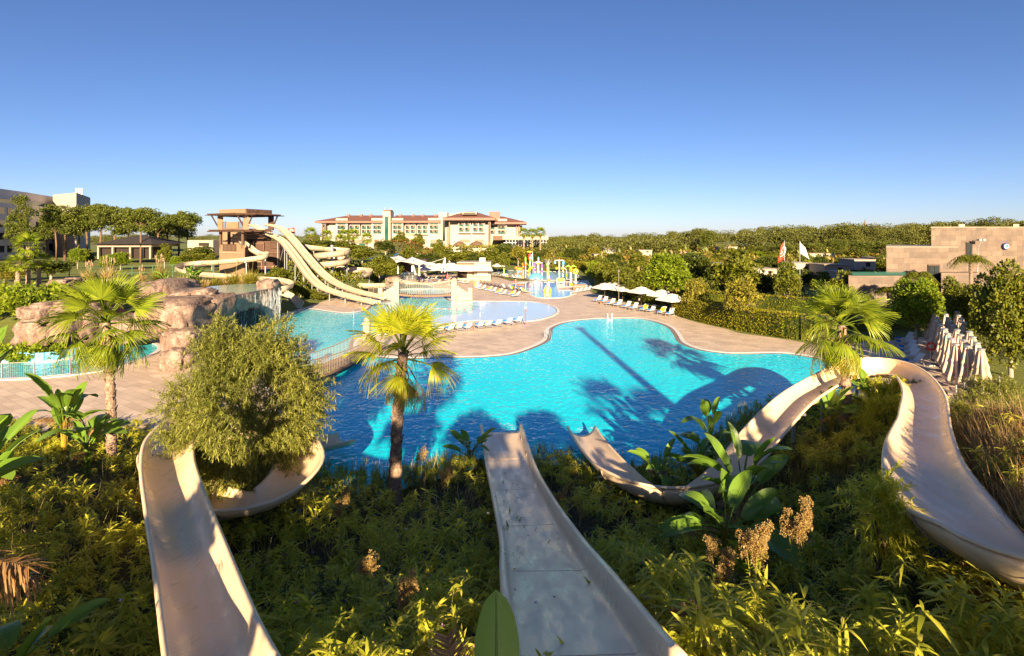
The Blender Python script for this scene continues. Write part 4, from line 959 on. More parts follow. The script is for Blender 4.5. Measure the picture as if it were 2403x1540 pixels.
Bw = empty('service_building', (0, 0, 0), 0, 'low cream flat-roofed building between the pines and the slide tower', 'building')
bx_uv(Bw, 440, 500, 564, 600, 150, 10, 'cream_stone', 'wall'); bx_uv(Bw, 466, 490, 570, 577, 149.8, .5, 'dark', 'opening')

# ------------------------------------------------------------------ right stone building
S_ = empty('stone_building', (0, 0, 0), 0, 'large travertine-clad building with stepped flat blocks and a blue eye emblem', 'building')
def sb(X0, X1, Y0, Y1, d, dep, mat, name, root=S_):
    u0, u1 = 1782.7 + .301 * X0, 1782.7 + .301 * X1; v0, v1 = 499.1 + .301 * Y0, 499.1 + .301 * Y1
    q = MB(); x0, x1 = (u0 - U0) * d / F, (u1 - U0) * d / F; z1, z0 = CAMZ - (v0 - V0) * d / F, CAMZ - (v1 - V0) * d / F
    z0 = min(z0, 0) if name in ('upper_block', 'middle_block', 'terrace_block', 'planter_block') else z0
    if dep > 1.5:
        k_ = (d + dep) / d; q.poly_prism([(x0, d), (x1, d), (x1 * k_, d + dep), (x0 * k_ * 1.002, d + dep)], z0, z1); return q.build(name, C[mat], root)
    q.box(((x0 + x1) / 2, d + dep / 2, (z0 + z1) / 2), (x1 - x0, dep, z1 - z0)); return q.build(name, C[mat], root)
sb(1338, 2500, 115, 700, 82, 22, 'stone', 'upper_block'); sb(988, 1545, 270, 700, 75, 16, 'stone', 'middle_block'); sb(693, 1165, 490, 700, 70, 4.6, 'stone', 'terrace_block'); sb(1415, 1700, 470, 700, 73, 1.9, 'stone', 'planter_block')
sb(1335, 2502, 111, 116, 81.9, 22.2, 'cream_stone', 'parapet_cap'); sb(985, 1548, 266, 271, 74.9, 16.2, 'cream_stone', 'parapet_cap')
sb(1612, 1660, 230, 355, 81.85, .3, 'timber', 'window_frame'); sb(1617, 1655, 236, 350, 81.8, .3, 'glass_dark', 'window')
sb(1315, 1408, 405, 640, 74.8, .3, 'timber', 'door_frame'); sb(1322, 1358, 415, 640, 74.7, .3, 'glass_dark', 'door'); sb(1364, 1400, 415, 640, 74.7, .3, 'glass_dark', 'door')
sb(995, 1045, 588, 650, 69.85, .3, 'dark', 'garage_opening')
sb(1552, 1600, 90, 112, 86, 3, 'cream_stone', 'roof_vent'); sb(1978, 2022, 90, 116, 86, 3, 'cream_stone', 'roof_vent')
m, nt_, b_ = newmat('clear_green_glass'); b_.inputs['Base Color'].default_value = (.02, .10, .08, 1); b_.inputs['Roughness'].default_value = .08; b_.inputs['Alpha'].default_value = .45; C['glass_clear'] = m
sb(720, 1140, 462, 492, 69.9, .08, 'glass_clear', 'glass_balustrade')
ec = P(1782.7 + .301 * 1922, 499.1 + .301 * 263, 81.7)
EM = empty('eye_emblem', ec, 0, 'round blue eye emblem with pale centre mounted on the stone wall', 'emblem')
def disc(r, y, mat, name, off=(0, 0)):
    q = MB(); n = 28; vs = [(off[0] + r * math.cos(2 * math.pi * k / n), y, off[1] + r * math.sin(2 * math.pi * k / n)) for k in range(n)]; vs += [(a, y + .1, c_) for a, b, c_ in vs]
    q.add(vs, [tuple(range(n)), tuple(range(2 * n - 1, n - 1, -1))] + [(k, (k + 1) % n, n + (k + 1) % n, n + k) for k in range(n)]); return q.build(name, C[mat], EM)
C['navy'] = plain('navy_enamel', (.02, .03, .16), None, 2, .3); C['teal'] = plain('teal_enamel', (.05, .35, .33), None, 2, .3)
disc(.49, 0, 'navy', 'rim'); disc(.36, -.05, 'white', 'white_ring', (.04, -.01)); disc(.20, -.1, 'teal', 'iris', (.08, .03)); disc(.08, -.13, 'navy', 'pupil', (.08, .05))
lp = P(1782.7 + .301 * 1727, 499.1 + .301 * 213, 80.5); Lm = empty('floodlight', lp, 0, 'dark floodlight on a bracket high on the stone wall', 'lamp'); q = MB(); q.box((-.25, 0, 0), (.4, .5, .3)); q.box((.3, 0, 0), (.4, .5, .3)); q.bar((0, 0, 0), (0, 1.5, -.1), .08); q.build('lamp_head', C['steel'], Lm)
q = MB(); q.tube([(0, 0, 0), (-.4, 0, -1.2), (-.7, 0, -lp.z + 1)], .04, 5); q.build('pole', C['steel'], Lm)
# ------------------------------------------------------------------ near vegetation
fg_pts = np.array([[p.x, p.y, p.z] for pth in FG_PATHS for p in pth])
fg_rad = np.array([r for pth, k in zip(FG_PATHS, (0, 1, 2)) for r in (np.full(len(pth), .95) if k == 0 else np.full(len(pth), 1.3) if k == 1 else np.interp(np.linspace(0, 1, len(pth)), [0, .2, .3, 1], [1.55, 1.5, 1.1, 1.0]))])
def slide_clear(P2, Z, H, rad=.98):
    """drop stems that would grow through a slide; keep low growth underneath"""
    keep = np.ones(len(P2), bool); Hn = H.copy()
    for i in range(0, len(P2), 2000):
        a = P2[i:i + 2000]; d = np.sqrt(((a[:, None, :2] - fg_pts[None, :, :2]) ** 2).sum(2)); j = (d - fg_rad[None]).argmin(1); near = (d - fg_rad[None]).min(1) < (rad - .98)
        gap = fg_pts[j, 2] - Z[i:i + 2000] - .15
        Hn[i:i + 2000] = np.where(near, np.minimum(H[i:i + 2000], gap), H[i:i + 2000]); keep[i:i + 2000] = ~(near & (gap < .35))
    return keep, Hn
def scatter(n, x0, x1, y0, y1, cond, zoff=0.0):
    x = rng.uniform(x0, x1, n); y = rng.uniform(y0, y1, n); k = cond(x, y); x, y = x[k], y[k]
    return np.stack([x, y, hill(x, y) - .05 + zoff], 1)
infr = lambda x, y: (np.abs(x) < y * .98 + 2.5) & (y < shore(x) - .25) & (y > 1.6)
def patch(x, y, s=.5, o=0.0): return np.sin(x * s + o) * np.cos(y * s * 1.3 + o * 2) + .5 * np.sin((x + y) * s * 2.1 + o)
# bamboo undergrowth: dense, near stems have more and larger leaves
def veg_bamboo(name, n, y0, y1, per, h0, h1, L0, L1, mat, cond=lambda x, y: True, wr=.15, xr=44):
    P3 = scatter(n, -xr, xr, y0, y1, lambda x, y: infr(x, y) & cond(x, y)); H = rng.uniform(h0, h1, len(P3)) * (1 + .3 * patch(P3[:, 0], P3[:, 1], .8))
    H *= np.clip((shore(P3[:, 0]) - P3[:, 1]) / 3.5, .45, 1.0)
    k, H = slide_clear(P3, P3[:, 2], H); P3, H = P3[k], H[k]
    V, Q = bamboo(P3, H, per, L0, L1, wr)
    return V, Q
pts_n = lambda y0, y1, dens: int(88 * (y1 - y0) * dens)
A_ = veg_bamboo('a', pts_n(4.6, 9, 3.0), 4.6, 9, 46, .45, 1.0, .18, .34, None, xr=11)
A2 = veg_bamboo('a', pts_n(4.6, 9, 1), 4.6, 9, 46, .6, 1.25, .18, .34, None, xr=11, cond=lambda x, y: patch(x, y, .7, 1) > 0)
B_ = veg_bamboo('b', pts_n(9, 16, 3.6), 9, 16, 34, .4, .95, .18, .34, None, xr=18)
C_ = veg_bamboo('c', pts_n(16, 26, 3.2), 16, 26, 30, .4, .95, .22, .38, None, lambda x, y: patch(x, y, .45) > -.75, xr=28)
D_ = veg_bamboo('d', pts_n(24, 39, 1.6), 24, 39, 26, .4, .9, .24, .42, None, lambda x, y: np.abs(x) > 9)
F1 = veg_bamboo('f', 420, 5.0, 10, 34, .8, 1.6, .30, .52, None, lambda x, y: (x > 2.2) & (x < 9), wr=.14, xr=10)
F2 = veg_bamboo('f', 300, 5.2, 11, 34, .8, 1.5, .28, .48, None, lambda x, y: (x < -1.0) & (patch(x, y, .8, 3) > 0), wr=.15, xr=11)
und = link_mesh('bamboo_undergrowth', np_mesh('bamboo_undergrowth', *join([A_, A2, B_, C_, D_, F1, F2])), C['f_bamboo'])
tag(und, 'dense low bamboo-leaved undergrowth covering the dark hillside between the slides', 'undergrowth', None, 'stuff')
G1 = veg_bamboo('g', pts_n(6, 30, 1.1), 6, 30, 40, .5, 1.25, .12, .22, None, lambda x, y: patch(x, y, .55, 5.0) > .35, wr=.2, xr=26)
o = link_mesh('oleander_undergrowth', np_mesh('oleander_undergrowth', *join([G1])), C['f_dark']); tag(o, 'darker narrow-leaved oleander patches among the paler undergrowth', 'undergrowth', None, 'stuff')
veg_grass_later = True
E_ = veg_bamboo('e', pts_n(4, 30, 1.6), 4, 30, 40, .3, .8, .07, .13, None, lambda x, y: patch(x, y, .6, 2.0) > .1, wr=.5, xr=28)
o = link_mesh('leafy_ground_cover', np_mesh('leafy_ground_cover', *join([E_])), C['f_tree']); tag(o, 'small-leaved ground cover mixed into the hillside undergrowth', 'ground cover', None, 'stuff')
# grasses along the shore and rusty grass on the right
def veg_grass(name, label, n, box, cond, h0, h1, W, per, mat, spread=.2, droop=.3):
    P3 = scatter(n, *box, cond); H = rng.uniform(h0, h1, len(P3)); k, H = slide_clear(P3, P3[:, 2], H, .9); P3, H = P3[k], H[k]
    o = link_mesh(name, np_mesh(name, *blades(P3, H, W, per, spread, droop)), C[mat]); tag(o, label, 'grass', None, 'stuff'); return o
veg_grass('shore_reeds', 'dark green reed grass lining the near edge of the big pool', 3600, (-9, 16, 20, 34), lambda x, y: (shore(x) - y < 3.2) & (shore(x) - y > -.35), .45, .95, .025, 7, 'f_grass', .16, .25)
veg_grass('rusty_grass', 'tall rust-brown grass right of the winding slide', 3200, (9, 22, 9, 22), lambda x, y: (x > y * .72 + 1.0) & (x > 8.5), .9, 1.7, .02, 16, 'f_rust', .35, .5)
veg_grass('long_grass', 'long green and straw grass blades among the hillside plants', 2600, (-26, 26, 6, 34), lambda x, y: infr(x, y) & (patch(x, y, .5, 4) > .25), .5, 1.15, .02, 9, 'f_grass', .35, .6)
veg_grass('olive_grass', 'thin olive grass around the foot of the right-hand palm', 1500, (8, 20, 18, 33), lambda x, y: infr(x, y), .4, .9, .02, 8, 'f_olive', .3, .5)
veg_grass('dead_stems', 'thin dry brown stems standing up through the undergrowth', 1500, (-16, 16, 6, 26), lambda x, y: infr(x, y), .8, 1.6, .016, 3, 'f_dry', .25, .3)
def flowers(name, label, n, mat, s, box=(-9, 12, 6, 20), z=(.55, 1.1), seed=1):
    P3 = scatter(n, *box, lambda x, y: infr(x, y) & (patch(x, y, .9, seed) > .3)); k, _ = slide_clear(P3, P3[:, 2], np.ones(len(P3)), 1.1); P3 = P3[k]; P3[:, 2] += rng.uniform(*z, len(P3))
    m = 7; b = np.repeat(P3, m, 0); L = np.full(len(b), s); V, Q = leaf_rows(b, dirs(len(b), -5, 60), L, L * .7, np.full(len(b), .1))
    o = link_mesh(name, np_mesh(name, V, Q), C[mat]); tag(o, label, 'flowers', None, 'stuff')
flowers('pink_flowers', 'tiny pink blossoms dotted through the hillside plants', 420, 'f_pink', .035, seed=1)
flowers('white_flowers', 'scattered white trumpet flowers in the undergrowth', 60, 'f_white', .055, seed=3)

# ---- three large palms
big_palm('green fan palm at the left in front of the rock face and lazy river', G(262, 1062, .9), 5.75, (-.25, 0), 36, 4, 2, 1.18, 3, -58, .21, .17)
big_palm('bright yellow-green fan palm standing over the big pool left of the wide slide', G(927, 1165, .45), 5.5, (.30, .1), 24, 7, 0, 1.12, 5, -12, .25, .19, FRL)
big_palm('fan palm inside the bend of the long right-hand slide', G(1988, 1012, .9), 5.2, (-.30, 0), 36, 7, 3, 1.2, 9, -62, .24, .18)

# ---- feathery bush
def feather(label, base, trunk_h, rad, cz, n, seed=0, L=(.10, .22), mat='f_feather'):
    root = empty('feathery_bush', base, 0, label, 'bush'); mb = MB(); rr = random.Random(seed)
    tips = []
    for i in range(9):
        a = i * 2.4; r = rad[0] * rr.uniform(.3, .7); e = Vector((math.cos(a) * r, math.sin(a) * r, cz + rad[2] * rr.uniform(-.3, .6)))
        mb.tube([(0, 0, -.3), (e.x * .2, e.y * .2, trunk_h), e * .7 + Vector((0, 0, .4)), e], [.09, .07, .04, .015], 6); tips.append(e)
    mb.build('trunk', C['bark'], root)
    # drooping sprays: stems spread over the ellipsoid, each with narrow leaves
    ns = n // 26; v = rng.normal(0, 1, (ns, 3)); v /= np.linalg.norm(v, axis=1, keepdims=True); v[:, 2] = np.where(v[:, 2] < -.75, -v[:, 2], v[:, 2])
    r = rng.uniform(.45, 1.0, ns) ** .6 * (1 + .16 * np.sin(v[:, 0] * 7 + v[:, 2] * 5) + .10 * np.sin(v[:, 1] * 11)); c = v * r[:, None] * np.array(rad); c[:, :2] *= (1 - .22 * np.clip(-v[:, 2:3], 0, 1) - .12 * np.clip(v[:, 2:3], 0, 1)); c[:, 2] += cz
    out = v * .8 + rng.normal(0, .35, (ns, 3)); out[:, 2] += rng.uniform(-.3, .9, ns); out /= np.linalg.norm(out, axis=1, keepdims=True)
    m = 26; t = np.tile(np.linspace(0, 1, m), ns); SL = np.repeat(rng.uniform(.35, .8, ns), m); O = np.repeat(out, m, 0); b = np.repeat(c, m, 0) + O * (t * SL)[:, None]; b[:, 2] -= .35 * t * t * SL
    d = O * .7 + rng.normal(0, .55, (len(b), 3)); ll = rng.uniform(*L, len(b)); V, Q = leaf_rows(b, d, ll, ll * .13 + .004, rng.uniform(.1, .5, len(b)), ((0, .5), (.5, 1), (1, .05)))
    link_mesh('crown', np_mesh('crown', V, Q), C[mat], root); return root
feather('big rounded bush of fine grey-green leaves growing through the curl of the left slide', Vector((-9.6, 20.2, .6)), 1.4, (2.4, 2.2, 3.3), 3.15, 150000, 4, (.10, .20))
feather('wispy dark bush beside the closed parasols behind the right-hand slide', Vector((24.0, 28.0, .2)), .6, (1.3, 1.3, 1.4), 1.6, 15000, 6, (.12, .24))
feather('small tall oleander beside the right slide in the shaded hillside', Vector((8.25, 12.5, 1.9)), 1.0, (.35, .35, .85), 2.15, 3200, 8, (.15, .26), 'f_bamboo')

feather('dense dark shrub inside the bend of the right-hand slide, left of its inner rim', Vector((18.4, 27.6, .9)), .5, (1.0, .9, 1.0), 1.3, 9000, 14, (.12, .22), 'f_bamboo')
feather('dense dark shrub tucked against the far inner rim of the right-hand slide', Vector((20.0, 28.3, .8)), .5, (.9, .7, .95), 1.3, 8000, 15, (.12, .22), 'f_tree')
feather('low shrub right of the palm trunk inside the slide bend', Vector((17.2, 25.8, 1.0)), .4, (.9, .8, .8), 1.0, 7000, 16, (.12, .22), 'f_bamboo')
# ---- bird-of-paradise plants: (u, v of base, z)
for lab, u, v, z, h, n, nd, s, sd_, el in (
    ('clump of bird-of-paradise with dry fronds behind the left slide, near the palm trunk', 150, 1070, 1.0, 2.2, 9, 3, 1.35, 1, (40, 84)),
    ('second bird-of-paradise clump left of the palm trunk, with pale yellow stalks', 205, 1100, 1.2, 1.9, 8, 2, 1.15, 2, (40, 80)),
    ('sunlit bird-of-paradise standing tallest against the pool water', 1665, 1110, .7, 2.3, 8, 1, .95, 3, (50, 86)),
    ('dark bird-of-paradise clump at the foot of the sunlit one by the water', 1640, 1135, .7, 1.0, 9, 3, 1.0, 4, (25, 80)),
    ('small bird-of-paradise in the hollow of the curling slide end', 1545, 1150, .6, .9, 7, 4, .9, 5, (40, 85)),
    ('large bird-of-paradise clump in front of the long slide, upper leaves', 1745, 1230, 1.6, 1.7, 11, 4, 1.3, 6, (30, 82)),
    ('broad dark-leaved clump right below the slide, with curled yellow leaf', 1700, 1290, 1.9, .9, 9, 2, 1.35, 7, (20, 75)),
    ('bird-of-paradise at the base of the right palm, left side', 1950, 1010, 1.2, 1.1, 9, 3, 1.1, 8, (30, 80)),
    ('bird-of-paradise at the base of the right palm, right side', 2050, 985, 1.3, 1.0, 9, 4, 1.2, 9, (30, 80)),
    ('small bird-of-paradise beside the rim of the wide slide', 1105, 1085, .3, .8, 6, 1, .8, 10, (40, 85)),
    ):
    strelitzia(lab, G(u, v, z), h, n, nd, s, sd_, el)
# very near banana leaves at the left edge and bottom centre
def big_leaf(root, loc, az, el, L, W, roll=0, mesh=None, arch=.35):
    V, Q = paddle(1.0, .42, .18, arch, .45, .018, seed=int(abs(az) * 10) % 97); me = np_mesh('leaf', V, Q); me.materials.append(C['f_banana']); me.shade_smooth()
    o = link_mesh('leaf', me, None, root); o.location = loc
    o.rotation_euler = (Matrix.Rotation(math.radians(az), 3, 'Z') @ Matrix.Rotation(-math.radians(el), 3, 'Y') @ Matrix.Rotation(math.radians(roll), 3, 'X')).to_euler(); o.scale = (L, W, L); return o
r_ = empty('banana_plant', P(-250, 1290, 7.0), 0, 'big banana plant at the left edge with torn glossy leaves', 'banana plant')
q = MB(); q.tube([(0, 0, -3.2), (.1, .1, -1.0), (.15, .2, .4)], [.16, .13, .09], 8); q.build('stem', C['f_banana'], r_)
for az, el, L, W, ro in ((60, 80, 2.3, 1.3, 30), (20, 62, 1.6, 1.2, -50), (-20, 50, 1.25, 1.2, 10), (40, 38, 1.2, 1.3, 0), (100, 70, 2.1, 1.3, -20), (-50, 66, 1.7, 1.3, 0), (150, 60, 1.7, 1.3, 0)): big_leaf(r_, (.1, .2, .2), az, el, L, W, ro)
for az, el, k, m in ((4, 18, .95, 0), (-34, -24, 1.15, 1), (28, -2, .9, 0)):
    o = link_mesh('dry_leaf', TT[m], None, r_); o.location = (.1, .1, -.3); o.rotation_euler = (Matrix.Rotation(math.radians(az), 3, 'Z') @ Matrix.Rotation(-math.radians(el), 3, 'Y')).to_euler(); o.scale = (k, k, k)
r_ = empty('banana_plant', P(1150, 1640, 4.6), 0, 'single large dark banana leaf rising at the bottom edge beside the wide slide', 'banana plant')
V, Q = paddle(1.0, .52, .1, .12, .22, .004, seed=4); me = np_mesh('leaf', V, Q); me.materials.append(C['f_banana']); me.shade_smooth(); o = link_mesh('leaf', me, None, r_)
mid_ = Matrix.Rotation(math.radians(8), 3, 'Y'); o.rotation_euler = (Matrix.Rotation(math.radians(90), 3, 'Z') @ Matrix.Rotation(-math.radians(72), 3, 'Y') @ Matrix.Rotation(math.radians(8), 3, 'X')).to_euler(); o.scale = (.82, .74, .82); o.location = (.05, 0, -.15)
rib = MB(); rib.tube([(.05, 0, -.6), (.05, .02, 0)], .02, 6); rib.build('stalk', C['f_palm_y'], r_)
o = link_mesh('dry_leaf', TT[0], None, r_); o.location = (-.25, .2, -.5); o.rotation_euler = (Matrix.Rotation(math.radians(110), 3, 'Z') @ Matrix.Rotation(-math.radians(60), 3, 'Y')).to_euler(); o.scale = (.5, .5, .5)
strelitzia('tall banana-like clump at the left edge below the rocks, leaves reaching the river fence', P(-25, 1120, 17) + Vector((0, 0, -1.2)), 2.0, 8, 3, 1.3, 31, (50, 86))
strelitzia('dark broad-leaved clump at the bottom left corner', P(20, 1500, 8.5) + Vector((0, 0, -1.0)), .7, 4, 3, .9, 32, (25, 75))
# ---- weeds with fluffy golden heads
for lab, u, v, z, hs_, hd, n in (
    ('tall golden-headed weed right of centre, catching the sun', 1770, 1440, 3.0, (1.6, 1.3, 1.45, 1.1), (.17, .36), 1000),
    ('golden seeding weed highest on the right slope', 1870, 1400, 2.8, (1.7, 1.4, 1.5), (.15, .42), 1000),
    ('stooping golden weed at lower right of the banana clump', 1690, 1470, 3.1, (1.2, 1.4, 1.0), (.15, .32), 900),
    ('pale seed head standing alone left of the wide slide', 1045, 1190, 1.2, (1.2, .9), (.14, .36), 800),
    ('fluffy tan seed head close to the pool reeds', 985, 1130, .6, (1.1, .8), (.16, .34), 700),
    ('olive seed spikes above the left-centre undergrowth', 800, 1260, 1.9, (1.1, .7), (.12, .4), 700),
    ('thin pale seed spikes low in the centre undergrowth', 950, 1510, 3.8, (.95, .8, .7), (.10, .26), 600),
    ('cream seeding weed left of the bottom banana leaf', 860, 1440, 3.2, (.95, .8), (.12, .25), 600),
    ('small gold-tipped weed between the two middle slides', 1315, 1230, 1.4, (1.0, .8, .9), (.09, .2), 400),
    ('brown-gold weed at the bottom edge, right part of the slope', 1610, 1580, 4.0, (.9, .8), (.12, .2), 500)):
    seed_head(lab, G(u, v, z), hs_, hd, n=n)
# ---- off-frame planting behind the viewpoint: crest shrubs and palms, plus trees and a mast added to cast shade
P3 = scatter(3000, -34, 30, -14, -.9, lambda x, y: (np.abs(x) > 1.0) | (y < -2.5)); H = rng.uniform(.2, .5, len(P3)) * (1 + .25 * patch(P3[:, 0], P3[:, 1], .9))
V, Q = bamboo(P3, H, 22, .25, .4, .2); o = link_mesh('ridge_shrubbery', np_mesh('ridge_shrubbery', V, Q), C['f_bamboo']); tag(o, 'low shrubbery on the crest behind the viewpoint', 'undergrowth', None, 'stuff')
for k_, (x, y, r_x, top, n) in enumerate([(-6.2, -6, 1.3, 9.6, 900), (-2.6, -7, 1.7, 10.9, 1100), (.9, -8, 1.8, 11.1, 1500), (4.4, -7, 1.6, 10.8, 1100), (8.2, -8, 1.3, 9.4, 700)]):  # unseen trees, added and thinned to throw dappled shade forward
    z0 = float(hill(np.float64(x), np.float64(y))); rt = empty('broadleaf_tree', (x, y, z0), 0, 'leafy tree added unseen behind the viewpoint to cast shade, %s from the left' % ('first', 'second', 'third', 'fourth', 'fifth', 'sixth', 'seventh')[k_], 'tree'); q = MB(); q.tube([(0, 0, -.3), (0, 0, top - z0 - 1.2)], .14, 6); q.build('trunk', C['bark'], rt)
    V, Q = crown_cloud(n, (r_x, 1.3, 1.15), 26, .3, low=-.95, csize=.36); V[:, 2] += top - z0 - .8; link_mesh('crown', np_mesh('crown', V, Q), C['f_tree'], rt)
for lab, x, y, top, s in (('fan palm behind the viewpoint, near', 9.2, -4, 10.6, 1.1), ('fan palm behind the viewpoint, second', 11.8, -6.5, 10.6, 1.05), ('fan palm behind the viewpoint, left', -1.9, -4.5, 12.4, .9)):
    z0 = float(hill(np.float64(x), np.float64(y))); big_palm(lab, Vector((x, y, z0)), top - z0, (0, 0), 26, 4, 0, s, int(x * 3) % 11 + 1, -45)
ms = empty('shadow_mast', (12.6, -4, 0), 0, 'tall slim mast added unseen behind the viewpoint to cast a streak shadow', 'mast'); q = MB(); q.tube([(0, 0, 5), (0, 0, 18.6)], [.42, .30], 12); q.build('pole', C['steel'], ms)  # unseen mast with invented lamp head, added to cast the streak shadow
q = MB(); q.box((0, 0, 18.7), (1.1, .3, .4)); q.build('lamp_head', C['steel'], ms)
# ------------------------------------------------------------------ cast rocks and waterfall
def rock_mesh(seed, size, box=.55, rough=.16, sub=4):
    import bmesh
    bm = bmesh.new(); bmesh.ops.create_icosphere(bm, subdivisions=sub, radius=1.0); off = Vector((seed * 7.3, seed * 3.1, seed * 1.7))
    for v in bm.verts:
        p = v.co.normalized(); e = 1 - box
        q = Vector([math.copysign(abs(c) ** (e * .9 + .1), c) for c in p]); q = p.lerp(q * .86, .8)
        n1 = noise.fractal(p * 1.3 + off, 1.0, 2.0, 4); n2 = noise.noise(p * 3.4 + off); n3 = noise.fractal(p * 7 + off, 1, 2, 3)
        st = math.sin(q.z * 6 + n1 * 3 + seed) * .014
        cell = noise.voronoi(p * 1.5 + off)[0]; cr = min(.12, (cell[1] - cell[0])) * 1.1
        q *= 1 + n1 * rough * 1.3 + n2 * rough * .3 + n3 * .02 + st + cr - .12
        v.co = Vector((q.x * size[0], q.y * size[1], q.z * size[2]))
    me = bpy.data.meshes.new('boulder'); bm.to_mesh(me); bm.free(); me.materials.append(C['rock']); me.shade_smooth(); return me
def rock(label, u0, u1, v0, v1, d, dep=None, seed=1, box=.6, mat=None, name='boulder', rough=.16, group=None, cat='rock'):
    c = P((u0 + u1) / 2, (v0 + v1) / 2, d); sx = (u1 - u0) * d / F / 2 * 1.08; sz = (v1 - v0) * d / F / 2 * 1.1; sy = dep or (sx + sz) / 2
    me = rock_mesh(seed, (sx, sy, sz), box, rough); o = link_mesh(name, me); o.location = c + Vector((0, sy * .8, 0))
    if mat: me.materials.clear(); me.materials.append(C[mat])
    return tag(o, label, cat, group)
RK = [('flat-topped boulder at the far left above the lazy river', 28, 104, 715, 762, 47.5, 2.5), ('tall cracked rock face right of the far-left boulder', 98, 158, 711, 812, 48.5, 2.5), ('recessed pillar-like rock under the far-left flat boulder', 20, 104, 755, 822, 49.5, 2.0),
      ('rock half hidden behind the left palm crown', 150, 215, 706, 808, 50, 3), ('huge rounded rock face beside the grotto opening, right of the left palm', 300, 440, 708, 806, 46, 3.4), ('bulging middle block of the big rock pillar', 366, 446, 776, 832, 44.6, 1.6), ('foot block of the big rock pillar on the paving', 367, 428, 822, 882, 43.2, 1.2),
      ('overhanging boulder left of the waterfall lip', 424, 508, 698, 768, 50.5, 3.2), ('upright squarish boulder on top of the overhang', 441, 488, 679, 714, 52, 1.6), ('smooth sunlit rock behind the squarish boulder', 376, 446, 684, 722, 53, 3), ('broad pale rock sloping up behind the palm', 298, 382, 661, 724, 56, 4.5), ('low rock ledge left of the big pillar, over the river', 215, 330, 745, 812, 51, 3.0),
      ('pale rock crowning the right end of the waterfall', 598, 640, 656, 692, 66, 1.8), ('long rock rim behind the waterfall basin, right part', 520, 600, 672, 690, 71, 1.2), ('long rock rim behind the waterfall basin, left part', 468, 535, 677, 697, 68, 1.2), ('small rocks at the lawn edge on the left', 104, 150, 657, 674, 66, 1.5), ('pinkish rock at the lawn edge beside the three palms', 146, 176, 652, 668, 68, 1.2),
      ('rock ledge under the bamboo hedge on the left', 150, 230, 690, 722, 58, 2.5), ('grey-pink rock at lawn edge behind the left palm fronds', 225, 262, 655, 672, 70, 1.5), ('pale rock ridge right of the left palm top', 262, 310, 664, 700, 62, 2.5), ('orange-tinted rock mound behind the spiral slide, left half', 895, 935, 626, 646, 132, 3), ('orange-tinted rock mound behind the spiral slide, right half', 872, 900, 630, 646, 130, 3), ('small rock bank at the edge of the round blue pool', 905, 938, 650, 664, 112, 1.6),
      ('rock block beside the column at the end of the net bridge', 668, 745, 888, 990, 33, 1.0)]
for i, r in enumerate(RK): rock(r[0], r[1], r[2], r[3], r[4], r[5], r[6], seed=i + 1, group=None, rough=.13 + .05 * (i % 3 == 0))
# cliff behind the grotto: curved wall with lip, dark sheet for the grotto shade, basin water
WF = empty('waterfall', (0, 0, 0), 0, 'curved brown waterfall wall with a shallow basin on top and a dark grotto below', 'waterfall')
lip = catmull([P(500, 700, 54), P(515, 697, 55.5), P(545, 690, 58), P(580, 682.5, 61), P(612, 676, 64), P(632, 678, 65.5), P(640, 686, 67)], 6); zl = 4.35
vs = []; rows = 14
for i, p in enumerate(lip):
    base = Vector((p.x, p.y, 0)); t = lip[min(i + 1, len(lip) - 1)] - lip[max(0, i - 1)]; o_ = Vector((t.y, -t.x, 0)).normalized()
    for j in range(rows):
        f = j / (rows - 1); z = zl * (1 - f) - .3 * f; bulge = .5 * math.sin(min(1, f * 2) * math.pi) * .6 + (.35 if f < .12 else 0) - (0 if f < .45 else 1.9 * smooth((f - .45) / .15)) * (1 if 6 < i < 26 else .25)
        n_ = noise.fractal(Vector((i * .35, j * .5, 1.7)), 1, 2, 3) * .28; q_ = base + o_ * (bulge + n_); vs.append((q_.x, q_.y, z))
q = MB(); q.add(vs, [(i * rows + j, (i + 1) * rows + j, (i + 1) * rows + j + 1, i * rows + j + 1) for i in range(len(lip) - 1) for j in range(rows - 1)]); q.build('rock_wall', C['rock_wet'], WF, True)
q = MB(); pl = [(p.x, p.y) for p in lip] + [(tx(600, 72), 72), (tx(560, 71.5), 71.5), (tx(500, 69), 69), (tx(455, 64), 64), (tx(470, 57), 57)]
q.poly_prism(pl, .0, zl - .15); q.build('core', C['rock_wet'], WF)
C['water_thin'] = water('basin_water', (.22, .40, .40), (.30, .48, .46), bstr=.2)
q = MB(); q.poly_prism(pl, zl - .12, zl - .06); q.build('basin_water', C['water_thin'], WF)
q = MB(); q.poly_prism([(tx(518, 60), 56.2), (tx(600, 62), 62.5), (tx(604, 66), 65), (tx(515, 62), 60)], -.1, 1.9) if False else None
m, nt_, b_ = newmat('falling_water'); b_.inputs['Base Color'].default_value = (.85, .9, .95, 1); b_.inputs['Roughness'].default_value = .2; b_.inputs['Alpha'].default_value = .26; C['fall'] = m
q = MB()
for i in range(800):
    k = random.random(); k = k if random.random() < .6 else random.choice([.06, .1, .62, .7, .8, .9]) + random.uniform(-.04, .04); k = min(.999, max(0, k)); fi = k * (len(lip) - 1); a = lip[int(fi)]; b2 = lip[min(int(fi) + 1, len(lip) - 1)]; p = a.lerp(b2, fi - int(fi)); t = (b2 - a); o_ = Vector((t.y, -t.x, 0)).normalized(); t.normalize(); t.z = 0
    ou = .75 + random.uniform(0, .25); z1 = zl - random.uniform(0, 3.6); z0 = max(-.0, z1 - random.uniform(.15, 1.3)); w_ = random.uniform(.006, .02)
    c_ = Vector((p.x, p.y, 0)) + o_ * ou; q.box((c_.x, c_.y, (z0 + z1) / 2), (w_, w_ * .6, z1 - z0))
q.build('falling_water', C['fall'], WF)
q = MB(); gr = [i for i in range(8, 27)]; gv = []
